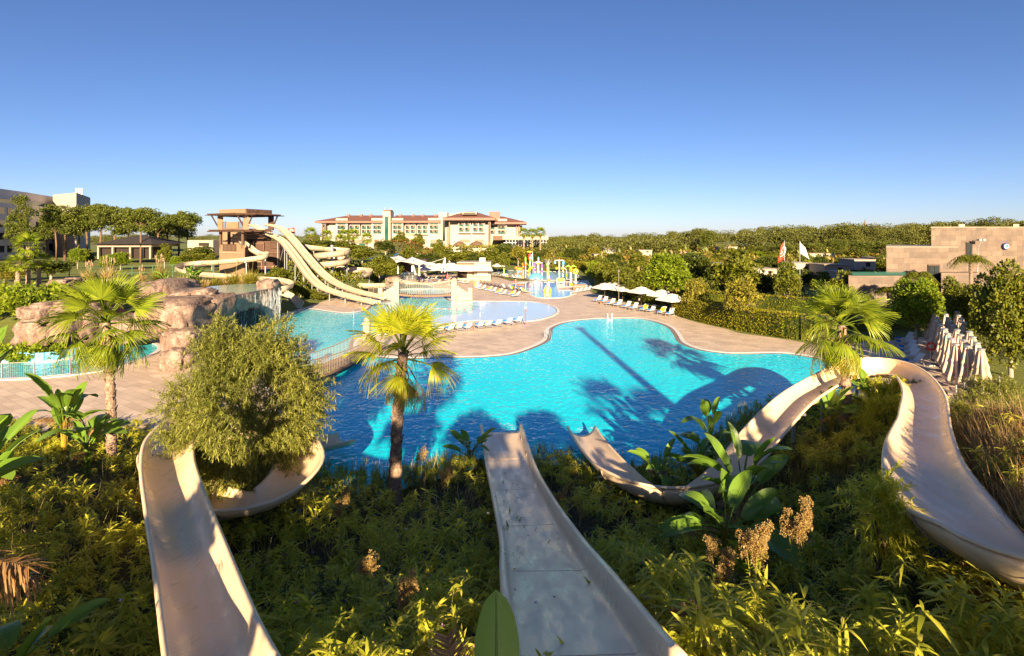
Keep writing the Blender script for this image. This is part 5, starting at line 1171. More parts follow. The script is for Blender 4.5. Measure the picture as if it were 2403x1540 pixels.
for i in gr:
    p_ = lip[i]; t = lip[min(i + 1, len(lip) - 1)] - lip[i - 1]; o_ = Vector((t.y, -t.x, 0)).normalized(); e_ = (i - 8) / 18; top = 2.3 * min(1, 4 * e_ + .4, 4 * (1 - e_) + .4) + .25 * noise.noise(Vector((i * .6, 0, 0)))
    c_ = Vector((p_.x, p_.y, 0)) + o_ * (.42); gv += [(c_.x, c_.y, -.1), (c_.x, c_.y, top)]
q.add(gv, [(2 * k, 2 * k + 2, 2 * k + 3, 2 * k + 1) for k in range(len(gr) - 1)]); q.build('grotto_shade_sheet', C['dark'], WF)  # dark sheet proud of the wall stands in for the grotto's shade

# ------------------------------------------------------------------ fences and bridges
def fence_run(label, uvz, h=1.1, mat='steel', gap=.16, r=.022, name='railing_fence'):
    root = empty(name, (0, 0, 0), 0, label, 'fence'); pts = [G(*a) if len(a) == 3 else G(a[0], a[1], 0) for a in uvz]; pts = resample(pts, 2.0)
    for i, p in enumerate(pts): q = MB(); q.bar(p, p + Vector((0, 0, h + .05)), .07); q.build('post', C[mat], root)
    q = MB(); up = Vector((0, 0, h))
    for a, b in zip(pts, pts[1:]):
        q.bar(a + up, b + up, .05); q.bar(a + up * .12, b + up * .12, .04); n = max(1, int((b - a).length / gap))
        for k in range(1, n): p = a.lerp(b, k / n); q.bar(p + up * .12, p + up, r)
    q.build('rail_panel', C[mat], root); return root
C['fence_brown'] = plain('bronze_fence_paint', (.20, .15, .11), None, 4, .5)
fence_run('bronze picket fence on the paving under the twin speed slides', [(722, 700), (760, 696), (800, 700), (845, 712)], 1.3, 'fence_brown')
fence_run('dark fence beside the pond at the end of the spiral slide', [(865, 690), (900, 682), (925, 678), (905, 668)], 1.1, 'fence_brown', .22)
fence_run('railing round the round blue pool', [(905, 664), (935, 660), (985, 654), (1002, 648), (1000, 640), (985, 637)], 1.0, 'steel', .25)
fence_run('steel railing in front of the lazy river on the left', [(-60, 892), (0, 893), (90, 890), (181, 880), (241, 871), (300, 856)], 1.25, 'steel', .14, .02)
# green mesh fence at the lawn
C['green_post'] = plain('green_fence_paint', (.05, .16, .09), None, 4, .5)
rt = empty('wire_fence', (0, 0, 0), 0, 'thin green wire fence along the lawn behind the rock garden', 'fence'); pts = [P(u, v, d) for u, v, d in ((-30, 633, 90), (60, 632, 90), (150, 629, 91), (250, 626.5, 92), (330, 624.5, 93), (420, 621, 94), (500, 619, 95))]; pts = resample(pts, 3.0)
for i, p in enumerate(pts): q = MB(); q.bar((p.x, p.y, 2.4), p, .10); q.build('post', C['green_post'], rt)
q = MB()
for a, b in zip(pts, pts[1:]):
    for k in (0, 1.1): q.bar(a - Vector((0, 0, k)), b - Vector((0, 0, k)), .04)
q.build('wire', C['green_post'], rt)
def column(label, p, h, w=.5, mat='cream_stone', name='stone_column'):
    rt = empty(name, p, 0, label, 'column'); q = MB(); q.box((0, 0, h / 2 - .1), (w, w, h + .2)); q.build('shaft', C[mat], rt); q = MB(); q.box((0, 0, h + .06), (w * 1.25, w * 1.25, .16)); q.lathe([(w * .45, h + .14), (w * .55, h + .3), (w * .4, h + .5), (w * .1, h + .62)], (0, 0, 0), 10); q.build('capital', C[mat], rt); return rt
def net_bridge(label, a, b, sag, width, h, cell, arch=0.0, sides=((-1,), (1,))):
    rt = empty('rope_bridge', (0, 0, 0), 0, label, 'bridge'); a = Vector(a); b = Vector(b); d = (b - a); L = d.length; t = d.normalized(); s = Vector((t.y, -t.x, 0)).normalized(); n = int(L / cell)
    def pt(f, zz=0, side=0): p = a.lerp(b, f); p.z += -sag * 4 * f * (1 - f) + zz; return p + s * side * width / 2
    q = MB(); m = int(L / .3)
    for i in range(m): f = (i + .5) / m; p = pt(f); q.box(p, (L / m * .9, width, .07), rz=math.atan2(t.y, t.x))
    q.build('plank_deck', C['plank'], rt)
    for sd in (-1, 1):
        q = MB(); fs = [i / n for i in range(n + 1)]
        q.tube([pt(f, -.1, sd) for f in fs], .13, 6, mi=0); q.build('edge_beam', C['plank'], rt)
        q = MB()
        hh = lambda f: h * (1 + .22 * (2 * f - 1) ** 2)
        q.tube([pt(f, hh(f), sd) for f in fs], .045, 5); nr = 6
        for k in range(0, nr): q.tube([pt(f, .05 + hh(f) * k / nr, sd) for f in fs], .014, 3, cap=False)
        for f in fs: q.tube([pt(f, .0, sd), pt(f, hh(f), sd)], .014, 3, cap=False)
        q.build('rope_net', C['rope'], rt)
    return rt
bl = G(668, 905, .9); br_ = G(868, 812, .35)
net_bridge('rope-net footbridge with plank deck crossing near the middle palm', (bl.x, bl.y, 1.0), (br_.x + .3, br_.y + .3, .35), .18, 1.9, 1.15, .28)
column('round-capped stone column at the near end of the net bridge', G(661, 925, 0), 3.0, .62); column('second stone column half hidden by the feathery bush', G(632, 895, 0), 2.7, .6)
column('round-capped stone column at the tip of the deck behind the middle palm', G(861, 805, 0), 1.9, .6)
p1 = G(931, 703.5); p2 = G(1066, 703.5)
net_bridge('low rope-net bridge spanning the water in front of the parasols', (p1.x, p1.y + .6, .95), (p2.x, p2.y + .6, .95), .28, 1.8, 1.9, .35)
for lab, u in (('tall stone pillar at the left end of the low rope-net bridge', 931), ('tall stone pillar at the right end of the low rope-net bridge', 1066)): column(lab, G(u, 703.5), 3.0, .85)
def stepped(label, pa, dx, n, w, h0, h1):
    rt = empty('stepped_wall', (0, 0, 0), 0, label, 'wall'); q = MB()
    for i in range(n): h = h0 + (h1 - h0) * i / (n - 1); q.box((pa.x + dx * w * (i + .5), pa.y, h / 2), (w, .6, h))
    q.build('wall', C['cream_stone'], rt); q = MB(); q.box((pa.x + dx * w * (n + .4), pa.y, h1 / 2 + .3), (.7, .8, h1 + .9)); q.build('end_pier', C['cream_stone'], rt)
stepped('stepped cream stone wall left of the low bridge', G(926, 703.5), -1, 5, .42, 2.2, 1.2); stepped('stepped cream stone wall right of the low bridge', G(1071, 704.5), 1, 5, .42, 2.3, 1.3)

# ------------------------------------------------------------------ sun loungers
def make_lounger(kind):
    frame, fab = {'white': ('steel', 'canvas'), 'tan': ('timber', 'hotel_shade'), 'yellow': ('steel', 'canvas')}[kind]
    rt = empty('sun_lounger', (0, 0, -500)); q = MB()
    for y in (-.32, .32): q.bar((-.75, y, .34), (.98, y, .34), .05)
    q.bar((-.75, -.32, .34), (-.75, .32, .34), .05); q.bar((.98, -.32, .34), (.98, .32, .34), .05); q.build('frame', C[frame], rt)
    for x, dx in ((-.68, .0), (.62, .12)):
        for y in (-.32, .32): q = MB(); q.bar((x, y, .33), (x + dx, y, 0), .045); q.build('leg', C[frame], rt)
    q = MB(); q.box((-.2, 0, .375), (1.1, .60, .035)); q.build('seat', C[fab], rt)
    q = MB(); a = math.radians(48); q.box((.35 + .38 * math.cos(a), 0, .38 + .38 * math.sin(a)), (.80, .60, .035), M=Matrix.Rotation(-a, 3, 'Y')); q.build('backrest', C[fab], rt)
    q = MB(); q.lathe([(.10, -.19), (.11, -.17), (.11, .17), (.10, .19)], (0, 0, 0), 8); o = q.build('towel', C['blue'], rt); o.rotation_euler = (math.pi / 2, 0, 0); o.location = (-.6, 0, .47)
    if kind == 'yellow': q = MB(); q.box((.32, 0, .62), (.6, .56, .05), M=Matrix.Rotation(-a, 3, 'Y')); q.box((-.05, 0, .41), (.7, .56, .04)); q.build('beach_towel', C['yellow'], rt)
    return rt
LG = {k: make_lounger(k) for k in ('white', 'tan', 'yellow')}
ORD = ['first', 'second', 'third', 'fourth', 'fifth', 'sixth', 'seventh', 'eighth', 'ninth', 'tenth', 'eleventh', 'twelfth', 'thirteenth', 'fourteenth', 'fifteenth', 'sixteenth']
def loungers(uv, rz, lab, group, kinds=None, z=0.0, s=1.0):
    for i, a in enumerate(uv):
        k = kinds[i] if kinds else 'white'; o = copy_tree(LG[k]); p = G(a[0], a[1], z); o.location = (p.x, p.y, z + .01); o.rotation_euler = (0, 0, math.radians(rz + random.uniform(-4, 4))); o.scale = (s,) * 3
        tag(o, lab % ORD[i], 'sun lounger', group)
# rz turns the head end (+x)
def line(u0, v0, u1, v1, n): return [(u0 + (u1 - u0) * i / (n - 1), v0 + (v1 - v0) * i / (n - 1)) for i in range(n)]
loungers([(1003, 787), (1030, 784), (1054, 781), (1074, 777), (1096, 776), (1124, 772), (1142, 770), (1165, 768), (1190, 764), (1213, 760)], -62, 'white sun lounger with blue towel, %s from left in the row below the pale pool', 'sun loungers along the pale shallow pool', ['yellow', 'white', 'white', 'yellow', 'white', 'white', 'yellow', 'white', 'white', 'white'])
loungers([(1402, 709), (1417, 712), (1433, 717), (1450, 720), (1470, 724), (1487, 728), (1511, 731), (1528, 734), (1553, 738), (1572, 742)], 48, 'white sun lounger under the right-hand parasols, %s from the far end', 'sun loungers under the row of right parasols', ['white'] * 6 + ['yellow', 'white', 'yellow', 'white'])
loungers([(1120, 678), (1130, 681), (1145, 684), (1155, 687), (1168, 690), (1178, 693.5), (1199, 694.5), (1209, 698)], 30, 'white sun lounger facing left on the middle terrace, %s from the far end', 'sun loungers on the middle terrace, near line', ['white', 'white', 'yellow', 'white', 'yellow', 'white', 'yellow', 'white'])
loungers(line(1135, 668, 1232, 688, 12), 150, 'brown-framed lounger seen from behind, %s from left on the middle terrace', 'sun loungers on the middle terrace, back line', ['tan', 'tan', 'tan', 'tan', 'tan', 'tan', 'white', 'tan', 'yellow', 'tan', 'tan', 'yellow'])
loungers(line(1156, 650, 1236, 657.5, 10), 150, 'dark-framed lounger at the play pool edge, %s from left', 'sun loungers along the play pool', ['tan', 'tan', 'tan', 'tan', 'yellow', 'tan', 'white', 'white', 'yellow', 'tan'])
loungers([(985, 657), (998, 660), (1012, 663), (1024, 667), (1040, 655), (1050, 660), (1060, 664), (1075, 656)], 25, 'tan lounger in the front row under the clustered parasols, %s from left', 'sun loungers under the clustered parasols, front row', ['tan', 'white'] * 4)
loungers([(990, 653), (1005, 655), (1018, 657), (1032, 661), (1048, 667), (1068, 661), (1082, 665), (1092, 667)], 25, 'shaded lounger in the back rows under the clustered parasols, %s from left', 'sun loungers under the clustered parasols, back rows', ['tan', 'tan', 'white', 'tan', 'tan', 'tan', 'white', 'white'])
loungers([(948, 633), (956, 634)], 20, 'tan lounger in front of the shade sail, %s from left', 'sun loungers by the shade sail', ['tan', 'tan'])
loungers([(1347, 690), (1357, 688), (1368, 686), (1378, 684)], 30, 'white lounger at the right end of the toddler pool, %s from left', 'sun loungers by the toddler pool')
loungers([(2122, 803), (2122, 812), (2128, 824), (2130, 834), (2132, 845), (2142, 858)], 10, 'white sun lounger with blue towel by the closed parasols, %s from the back', 'sun loungers beside the closed parasols')
for k in LG: drop(LG[k])
# stool tables
for i, (u, v) in enumerate([(1410, 714), (1441, 719), (1478, 727), (1519, 733), (1562, 741), (1062, 782), (1108, 777), (1042, 784)]):
    rt = empty('side_table', G(u, v), 0, ('small orange stool table between loungers, %s from the far end of the right parasol row' % ORD[i]) if i < 5 else 'small brown side table between the loungers below the pale pool, %s from right' % ORD[7 - i + (0 if i != 6 else 0)], 'side table', 'side tables between the loungers')
    q = MB(); q.lathe([(.20, .40), (.21, .45)], (0, 0, 0), 12); q.build('table_top', C['wood'], rt); q = MB(); q.lathe([(.16, 0), (.12, .2), (.16, .4)], (0, 0, 0), 10); q.build('base', C['wood'], rt)

# ------------------------------------------------------------------ parasols
def make_parasol(w, h, tier=True, sides=4):
    rt = empty('parasol', (0, 0, -500)); q = MB(); q.tube([(0, 0, 0), (0, 0, h)], .04, 8); q.build('pole', C['timber'], rt)
    q = MB(); q.box((0, 0, .05), (.6, .6, .1)); q.build('base', C['steel'], rt)
    def pyr(r, z0, z1, r1=.02, th=.16):
        q = MB(); vs = [];
        for R, z in ((r, z0 - th), (r, z0), (r1, z1)):
            for k in range(sides): a = math.pi * 2 * (k + .5) / sides; vs.append((R * math.cos(a), R * math.sin(a), z))
        fs = [(i * sides + k, i * sides + (k + 1) % sides, (i + 1) * sides + (k + 1) % sides, (i + 1) * sides + k) for i in range(2) for k in range(sides)]; q.add(vs, fs); q.add([vs[2 * sides + k] for k in range(sides)], [tuple(range(sides))]); return q
    R = w / math.sqrt(2) if sides == 4 else w / 2
    pyr(R, h - .62, h - .12, R * .32 if tier else .02).build('canopy', C['canvas'], rt)
    if tier: pyr(R * .36, h - .04, h + .14, .02, .05).build('vent_cap', C['canvas'], rt)
    q = MB()
    for k in range(4): a = math.pi / 2 * (k + .5); q.bar((0, 0, h - .9), (R * .8 * math.cos(a), R * .8 * math.sin(a), h - .55), .03)
    q.build('rib', C['timber'], rt); return rt
PA = make_parasol(3.0, 2.75); PB = make_parasol(4.4, 3.3)
for i, (u, v) in enumerate([(1416, 697, ), (1461, 712), (1490, 716), (1521, 726), (1565, 733)][:0] + [(1425, 703), (1457, 706.5), (1506, 714), (1554, 726), (1578, 743)][:0] + [(1419, 706), (1461, 711), (1505, 718), (1553, 728), (1614 - 37, 741)]):
    put(PA, G(u, v), 1.0, .45, 'square white parasol over the right-hand loungers, %s from the far end' % ORD[i], 'row of open right-hand parasols')
    o = None
for o in list(bpy.data.objects):
    if o.type == 'EMPTY' and o.get('group') == 'row of open right-hand parasols': o['category'] = 'parasol'
def para(u, v, proto, s, lab, grp, rz=.4, z=0):
    o = put(proto, G(u, v, z), s, rz, lab, grp); o['category'] = 'parasol'
for i, (u, v, s) in enumerate([(1003, 660, 1.), (988, 652, 1.), (1012, 647, 1.), (1030, 650, 1.), (1055, 663, 1.08), (1038, 658, 1.), (1058, 648, 1.), (1078, 656, 1.), (1096, 652, .95)]):
    para(u, v, PB, s, 'big white overlapping parasol in the cluster left of the kiosk, %s from the left front' % ORD[i], 'clustered white parasols beside the kiosk', .3 + i * .07)
para(1058, 636, PA, 1.1, 'single white parasol standing behind the cluster left of the kiosk roof', None); para(1168, 642, PA, 1.0, 'white parasol right of the kiosk by the play pool', None); para(1262, 629, PA, .8, 'small pale parasol beyond the play pool', None)
para(1438, 700, PA, .95, 'second-line white parasol partly hidden behind the right parasol row', None, .45)
# closed parasols: pleated canvas hanging from a ring cap
def make_closed(seed):
    rt = empty('closed_parasol', (0, 0, -500)); q = MB(); q.tube([(0, 0, 0), (0, 0, 2.95)], .035, 8); q.build('pole', C['steel'], rt); q = MB(); q.box((0, 0, .04), (.7, .7, .08)); q.build('base', C['gutter'], rt)
    r = random.Random(seed); n = 48; prof = [(2.86, .10), (2.80, .13), (2.55, .17), (2.2, .21), (1.95, .27), (1.88, .24), (1.5, .29), (1.15, .36), (.98, .40), (.93, .37)]; vs = []
    ph = [r.uniform(0, 6.28) for _ in range(4)]
    for j, (z, R) in enumerate(prof):
        for k in range(n):
            a = 2 * math.pi * k / n; f = .16 + .22 * (j / 9); rr = R * (1 + f * math.sin(8 * a + ph[0]) + f * .5 * math.sin(5 * a + ph[1] + z)); zz = z + (.13 * math.sin(4 * a + ph[2]) if j > 7 else 0) + (.06 * math.sin(4 * a + ph[3]) if j in (4, 5) else 0)
            vs.append((rr * math.cos(a), rr * math.sin(a), zz))
    q = MB(); q.add(vs, [(j * n + k, j * n + (k + 1) % n, (j + 1) * n + (k + 1) % n, (j + 1) * n + k) for j in range(len(prof) - 1) for k in range(n)]); q.build('folded_canopy', C['canvas_old'], rt, True)
    q = MB(); q.lathe([(.13, 2.84), (.16, 2.90), (.16, 2.95), (.10, 2.99)], (0, 0, 0), 14); q.build('cap', C['steel'], rt)
    return rt
CP = [make_closed(3), make_closed(8), make_closed(21)]
cols = [('left', (2243, 925), (2187, 812), 9), ('middle', (2273, 932), (2215, 812), 9), ('right', (2302, 942), (2245, 815), 9)]
for nm, (ua, va), (ub, vb), n in cols:
    a = G(ua, va, .0); b = G(ub, vb, .0)
    for i in range(n):
        p = a.lerp(b, i / (n - 1)); p.x += random.uniform(-.05, .05); o = put(CP[(i * 2 + len(nm)) % 3], (p.x, p.y, .02), 1.12, None, 'folded cream parasol, %s from the front in the %s file of closed parasols' % (ORD[i], nm), 'closed parasols standing in three files'); o['category'] = 'parasol'; o.scale = (1.4, 1.4, 1.12)
for c_ in CP: drop(c_)
drop(PA); drop(PB)
o = sheet('parasol_terrace', [(v.x, v.y) for v in (G(2238, 925), G(2262, 958), G(2318, 948), G(2300, 920), G(2262, 812), G(2178, 806))], .05, C['gutter']); tag(o, kind='structure')

# ------------------------------------------------------------------ kiosk bar and shade sails
K = empty('pool_bar', (0, 0, 0), 0, 'cream stone pool bar with flat roof and white awnings', 'kiosk')
def kb(X0, X1, Y0, Y1, d, dep, mat, name, root=K):
    u0, u1 = 891.3 + .20772 * X0, 891.3 + .20772 * X1; v0, v1 = 584.7 + .20772 * Y0, 584.7 + .20772 * Y1
    q = MB(); front_box(q, u0, u1, v0, v1, d, dep); return q.build(name, C[mat], root)
dk = 10.5 * F / (658.5 - 553)
kb(1065, 1253, 150, 362, dk, 7, 'cream_stone', 'right_wall'); kb(872, 1066, 152, 362, dk + 1.2, 8, 'cream_stone', 'left_wall'); kb(870, 1255, 148, 160, dk - .25, 8, 'cream_stone', 'parapet'); kb(1125, 1190, 100, 152, dk + 1, 2.2, 'canvas', 'roof_box')
kb(1095, 1228, 308, 316, dk - .05, .2, 'hotel_shade', 'shutter_groove'); kb(1100, 1225, 255, 300, dk - .06, .12, 'canvas', 'shutter'); kb(880, 985, 255, 330, dk + 1.1, .2, 'dark', 'counter_opening'); kb(990, 1035, 308, 316, dk + 1.1, .2, 'hotel_shade', 'shutter_groove')
def awn(X0, X1, Y0, Y1, d0, d1):
    a = P(891.3 + .20772 * X0, 584.7 + .20772 * Y0, d0); b = P(891.3 + .20772 * X1, 584.7 + .20772 * Y0, d0); c = P(891.3 + .20772 * (X1 + 20), 584.7 + .20772 * Y1, d1); dd = P(891.3 + .20772 * (X0 - 30), 584.7 + .20772 * Y1, d1)
    q = MB(); t_ = Vector((0, 0, -.06)); q.add([a, b, c, dd, a + t_, b + t_, c + t_, dd + t_], [(0, 1, 2, 3), (7, 6, 5, 4), (0, 4, 5, 1), (1, 5, 6, 2), (2, 6, 7, 3), (3, 7, 4, 0)]); q.build('awning', C['canvas'], K)
awn(1075, 1260, 205, 245, dk, dk - 3.2); awn(860, 1050, 195, 248, dk + 1.2, dk - 2.0)
def sail(label, corners, masts):
    rt = empty('shade_sail', (0, 0, 0), 0, label, 'shade sail'); n = 10; c = [P(*x) for x in corners]; vs = []
    cen = sum(c, Vector()) / len(c)
    for i in range(n + 1):
        for j in range(n + 1):
            s_, t_ = i / n, j / n; e = .16; s2 = s_ + e * 0; p = (c[0] * (1 - s_) + c[1] * s_) * (1 - t_) + (c[3] * (1 - s_) + c[2] * s_) * t_
            pin = (4 * s_ * (1 - s_) * abs(2 * t_ - 1) + 4 * t_ * (1 - t_) * abs(2 * s_ - 1)) * .13; p = p.lerp(cen, pin); p.z -= .5 * 16 * s_ * (1 - s_) * t_ * (1 - t_) * .5; vs.append(p)
    q = MB(); q.add(vs, [(i * (n + 1) + j, (i + 1) * (n + 1) + j, (i + 1) * (n + 1) + j + 1, i * (n + 1) + j + 1) for i in range(n) for j in range(n)]); o = q.build('sail', C['canvas'], rt, True)
    md = o.modifiers.new('thickness', 'SOLIDIFY'); md.thickness = .05
    for a, b in masts:
        q = MB(); pa, pb = P(*a), P(*b); q.tube([pa, pb], [.22, .14], 8); q.build('mast', C['white'], rt)
sail('left white tension sail behind the round blue pool', [(914, 603, 128), (938, 600, 132), (962, 611, 124), (930, 617, 120)], [((934, 641, 122), (935, 601, 130))])
sail('right white tension sail with long guy line', [(936, 613, 122), (968, 603, 128), (1010, 617, 120), (985, 623.5, 117)], [((967.5, 638, 122), (967.5, 603, 122)), ((984, 647, 118), (984, 622, 117)), ((975, 644, 118), (968, 615, 122))])
rt = empty('mast_pair', (0, 0, 0), 0, 'leaning pair of white masts holding the guy line of the right sail', 'mast'); q = MB(); q.tube([P(1044, 639, 122), P(1044, 605, 122)], .2, 8); q.build('mast', C['white'], rt); q = MB(); q.tube([P(1036, 640, 121), P(1042, 612, 122)], .14, 8); q.build('brace', C['white'], rt); q = MB(); q.tube([P(1044, 606, 122), P(1010, 617, 120)], .05, 5); q.build('guy_line', C['white'], rt)
rt = empty('open_bar_hall', (0, 0, 0), 0, 'dark open bar under the white tension sails', 'building'); 
for a in ((918, 966, 612, 640, 131, 4, 'dark', 'interior'), (917, 1000, 610, 613, 130.5, 6, 'timber', 'beam')): bx_uv(rt, *a)

# ------------------------------------------------------------------ play structures (zoom 1600..2000 x 820..1020 of the photograph)
def zu(X): return 1140.9 + .1187 * X
def zv(Y): return 584.7 + .1187 * Y
def gz(X, Y, z=0): return G(zu(X), zv(Y), z)
def post_to(root, X, Ytop, Ybase, r, mat, name='pole', cut=None):
    b = gz(X, Ybase); d = b.y; zt = CAMZ - (zv(Ytop) - V0) * d / F; q = MB(); q.tube([(b.x, d, 0), (b.x, d, zt)], r, 10); q.build(name, C[mat], root); return Vector((b.x, d, zt))
def play(name, label): return empty(name, (0, 0, 0), 0, label, 'play fountain')
k_ = 0.1187 * 120 / F
r = play('mushroom_fountain', 'blue-capped mushroom fountain dripping a curtain of water'); top = post_to(r, 982, 545, 745, .30, 'white'); q = MB(); q.lathe([(1.55, -.35), (1.5, -.1), (1.3, .25), (.9, .55), (.4, .70), (.05, .74)], top, 20); q.build('cap', C['p_blue'], r)
q = MB(); q.lathe([(1.45, -.35), (1.45, -2.1)], top, 28); m, nt_, b_ = newmat('thin_water_curtain'); b_.inputs['Base Color'].default_value = (.9, .9, .95, 1); b_.inputs['Alpha'].default_value = .07; C['curtain'] = m
q.f = q.f[:-2]; q.m = q.m[:-2]; q.build('water_curtain', C['curtain'], r, True)
r = play('flower_post', 'yellow sunflower on a pale post at the right of the splash pool'); top = post_to(r, 1768, 490, 690, .20, 'white')
for k in range(8): a = k * math.pi / 4; q = MB(); q.sphere(top + Vector((.42 * math.cos(a), -.1, .55 + .42 * math.sin(a))), (.22, .09, .22), 6); q.build('petal', C['p_yellow'], r)
q = MB(); q.sphere(top + Vector((0, -.15, .55)), (.2, .14, .2), 6); q.build('flower_centre', C['p_purple'], r)
r = play('palm_post', 'white play post topped with orange coconut and two green fronds'); top = post_to(r, 1674, 430, 720, .22, 'white'); q = MB(); q.sphere(top + Vector((0, 0, .2)), (.42, .42, .55), 8); q.build('coconut', C['p_orange'], r); q = MB(); q.sphere((top.x, top.y, .25), .42, 8); q.build('foot_ball', C['p_yellow'], r)
for s_ in (-1, 1): q = MB(); q.tube([top + Vector((0, 0, .7)), top + Vector((s_ * .5, 0, 1.1)), top + Vector((s_ * 1.2, 0, .8))], [.08, .22, .04], 6); q.build('frond', C['p_green'], r)
r = play('dumping_bucket_frame', 'white T-shaped play frame with blue buckets'); top = post_to(r, 1446, 215, 505, .20, 'white'); q = MB(); q.bar(top + Vector((-1.25, 0, -.1)), top + Vector((1.25, 0, -.1)), .18); q.build('crossbar', C['white'], r)
for s_ in (-1, 1): q = MB(); q.lathe([(.12, -.3), (.26, -.5), (.30, -.95), (.2, -1.0)], top + Vector((s_ * 1.15, 0, 0)), 10); q.build('bucket', C['p_blue'], r); q = MB(); q.lathe([(.12, -1.9), (.28, -2.1), (.26, -2.5), (.1, -2.55)], top + Vector((s_ * .75, 0, 0)), 10); q.build('bucket', C['p_yellow'], r)
q = MB(); q.sphere(top + Vector((0, 0, .15)), .22, 6); q.build('finial', C['p_orange'], r)
for lab, X, Yt, Yb, rr_, cols_ in (('white post with orange ball top at left of the play pool', 740, 310, 575, .24, ('white', 'p_orange')), ('slim white post beside the orange-topped one', 778, 240, 600, .14, ('white', 'p_green')), ('tall red and yellow rocket post', 866, 150, 440, .17, ('white', 'p_red')),
        ('tallest white spire post of the play pool', 916, 180, 440, .16, ('white', 'white')), ('blue and red banded play post', 1033, 230, 465, .2, ('white', 'p_blue')), ('short white post with purple collar', 1103, 370, 550, .18, ('white', 'p_purple')), ('white post with purple bell near the yellow slide', 962, 350, 465, .17, ('white', 'p_purple')),
        ('white tree post with green collar and dry spray branches', 1212, 350, 560, .17, ('white', 'p_green')), ('white post with turquoise water cannon', 1523, 320, 575, .18, ('white', 'p_blue')), ('small white spire with orange fish foot', 1237, 520, 735, .2, ('white', 'p_orange'))):
    r = play('play_post', lab); top = post_to(r, X, Yt, Yb, rr_, cols_[0]); q = MB()
    if 'spire' in lab: q.lathe([(rr_, 0), (rr_ * .8, .8), (.04, 1.9)], top, 10)
    elif 'ball' in lab: q.sphere(top + Vector((0, 0, .1)), .5, 8)
    elif 'fish' in lab: q.lathe([(.3, 0), (.1, .5)], top, 8)
    else: q.lathe([(rr_ * 1.15, 0), (rr_ * 1.5, .25), (rr_ * 1.4, .8), (rr_ * .4, 1.1)], top, 10)
    q.build('top_piece', C[cols_[1]], r)
    q = MB(); q.lathe([(rr_ * 1.3, 0), (rr_ * 1.5, .15), (rr_ * 1.5, .5), (rr_ * 1.3, .65)], top - Vector((0, 0, 1.2)), 10); q.build('collar', C['p_orange' if 'purple' not in lab else 'p_purple'], r)
    if 'rocket' in lab:
        for s_ in (-1, 1): q = MB(); q.lathe([(.1, -.9), (.16, -.7), (.16, .3), (.03, .8)], top + Vector((s_ * .4, 0, 0)), 8); q.build('rocket', C['p_blue' if s_ > 0 else 'p_red'], r)
        q = MB(); q.bar(top + Vector((-.9, 0, 1.4)), top + Vector((.7, 0, 1.4)), .12); q.tube([top, top + Vector((0, 0, 1.5))], .08, 6); q.build('vane', C['p_yellow'], r)
    if 'spray' in lab:
        q = MB()
        for k in range(26): a = random.uniform(0, 6.3); e = random.uniform(.7, 1.4); q.tube([top, top + Vector((math.cos(a) * math.cos(e) * 1.1, math.sin(a) * math.cos(e) * 1.1, math.sin(e) * 1.4)), top + Vector((math.cos(a) * math.cos(e) * 2.2, math.sin(a) * math.cos(e) * 2.2, math.sin(e) * 2.0))], [.03, .02, .008], 3)
        q.build('branches', C['white'], r)
r = play('play_gantry', 'rope and platform climbing gantry with curved yellow slide'); c_ = gz(905, 470); q = MB()
pth = [c_ + Vector((.6, 0, 1.7)), c_ + Vector((.1, -.3, 1.5)), c_ + Vector((-.5, -.8, .9)), c_ + Vector((-.9, -1.1, .2))]; vs, fs, _ = sweep(resample(catmull(pth, 6), .2), u_profile(.8, .3)); q.add(vs, fs); q.build('toy_slide', C['p_yellow'], r, True)
q = MB(); q.box(c_ + Vector((.9, .5, 1.7)), (1.4, 1.2, .12)); q.build('platform', C['p_purple'], r); q = MB()
for dx, dy in ((.3, 0), (1.5, 0), (.3, 1.0), (1.5, 1.0)): q.tube([c_ + Vector((dx, dy, 0)), c_ + Vector((dx, dy, 2.6))], .07, 6)
q.build('frame', C['white'], r); q = MB()
for i in range(9): a_ = gz(790, 460); p_ = a_ + Vector((i * .18, .3, 3.0 - i * .16)); q.tube([p_, p_ + Vector((0, 0, -.7))], .03, 4)
q.build('rope_net', C['p_green'], r)
r = play('orange_crab', 'orange sea-creature climbing toy at the back of the play pool'); c_ = gz(660, 440); q = MB(); q.sphere(c_ + Vector((0, 0, .7)), (.9, .5, .5), 8); q.sphere(c_ + Vector((-1.0, 0, 1.0)), (.45, .35, .4), 7); q.sphere(c_ + Vector((.9, 0, 1.0)), (.35, .3, .35), 7); q.build('body', C['p_orange'], r); q = MB()
for dx in (-.6, 0, .6): q.tube([c_ + Vector((dx, -.2, 0)), c_ + Vector((dx, -.2, .6))], .12, 6)
q.build('leg', C['p_orange'], r)
r = play('blue_dolphin', 'small blue dolphin spout on an orange disc in the play pool'); c_ = gz(645, 490); q = MB(); q.tube([c_ + Vector((-.3, 0, .1)), c_ + Vector((-.1, 0, .6)), c_ + Vector((.3, 0, .75)), c_ + Vector((.75, 0, .5))], [.22, .28, .2, .04], 8); q.build('body', C['p_blue'], r); q = MB(); q.lathe([(1.1, .05), (1.1, .12)], c_ + Vector((-.2, .5, 0)), 20); q.build('disc', C['p_orange'], r)
r = play('orange_disc', 'flat yellow-orange disc island in the toddler pool'); c_ = gz(675, 708); q = MB(); q.lathe([(.9, .03), (.9, .09)], c_, 22); q.build('disc', C['p_orange'], r)
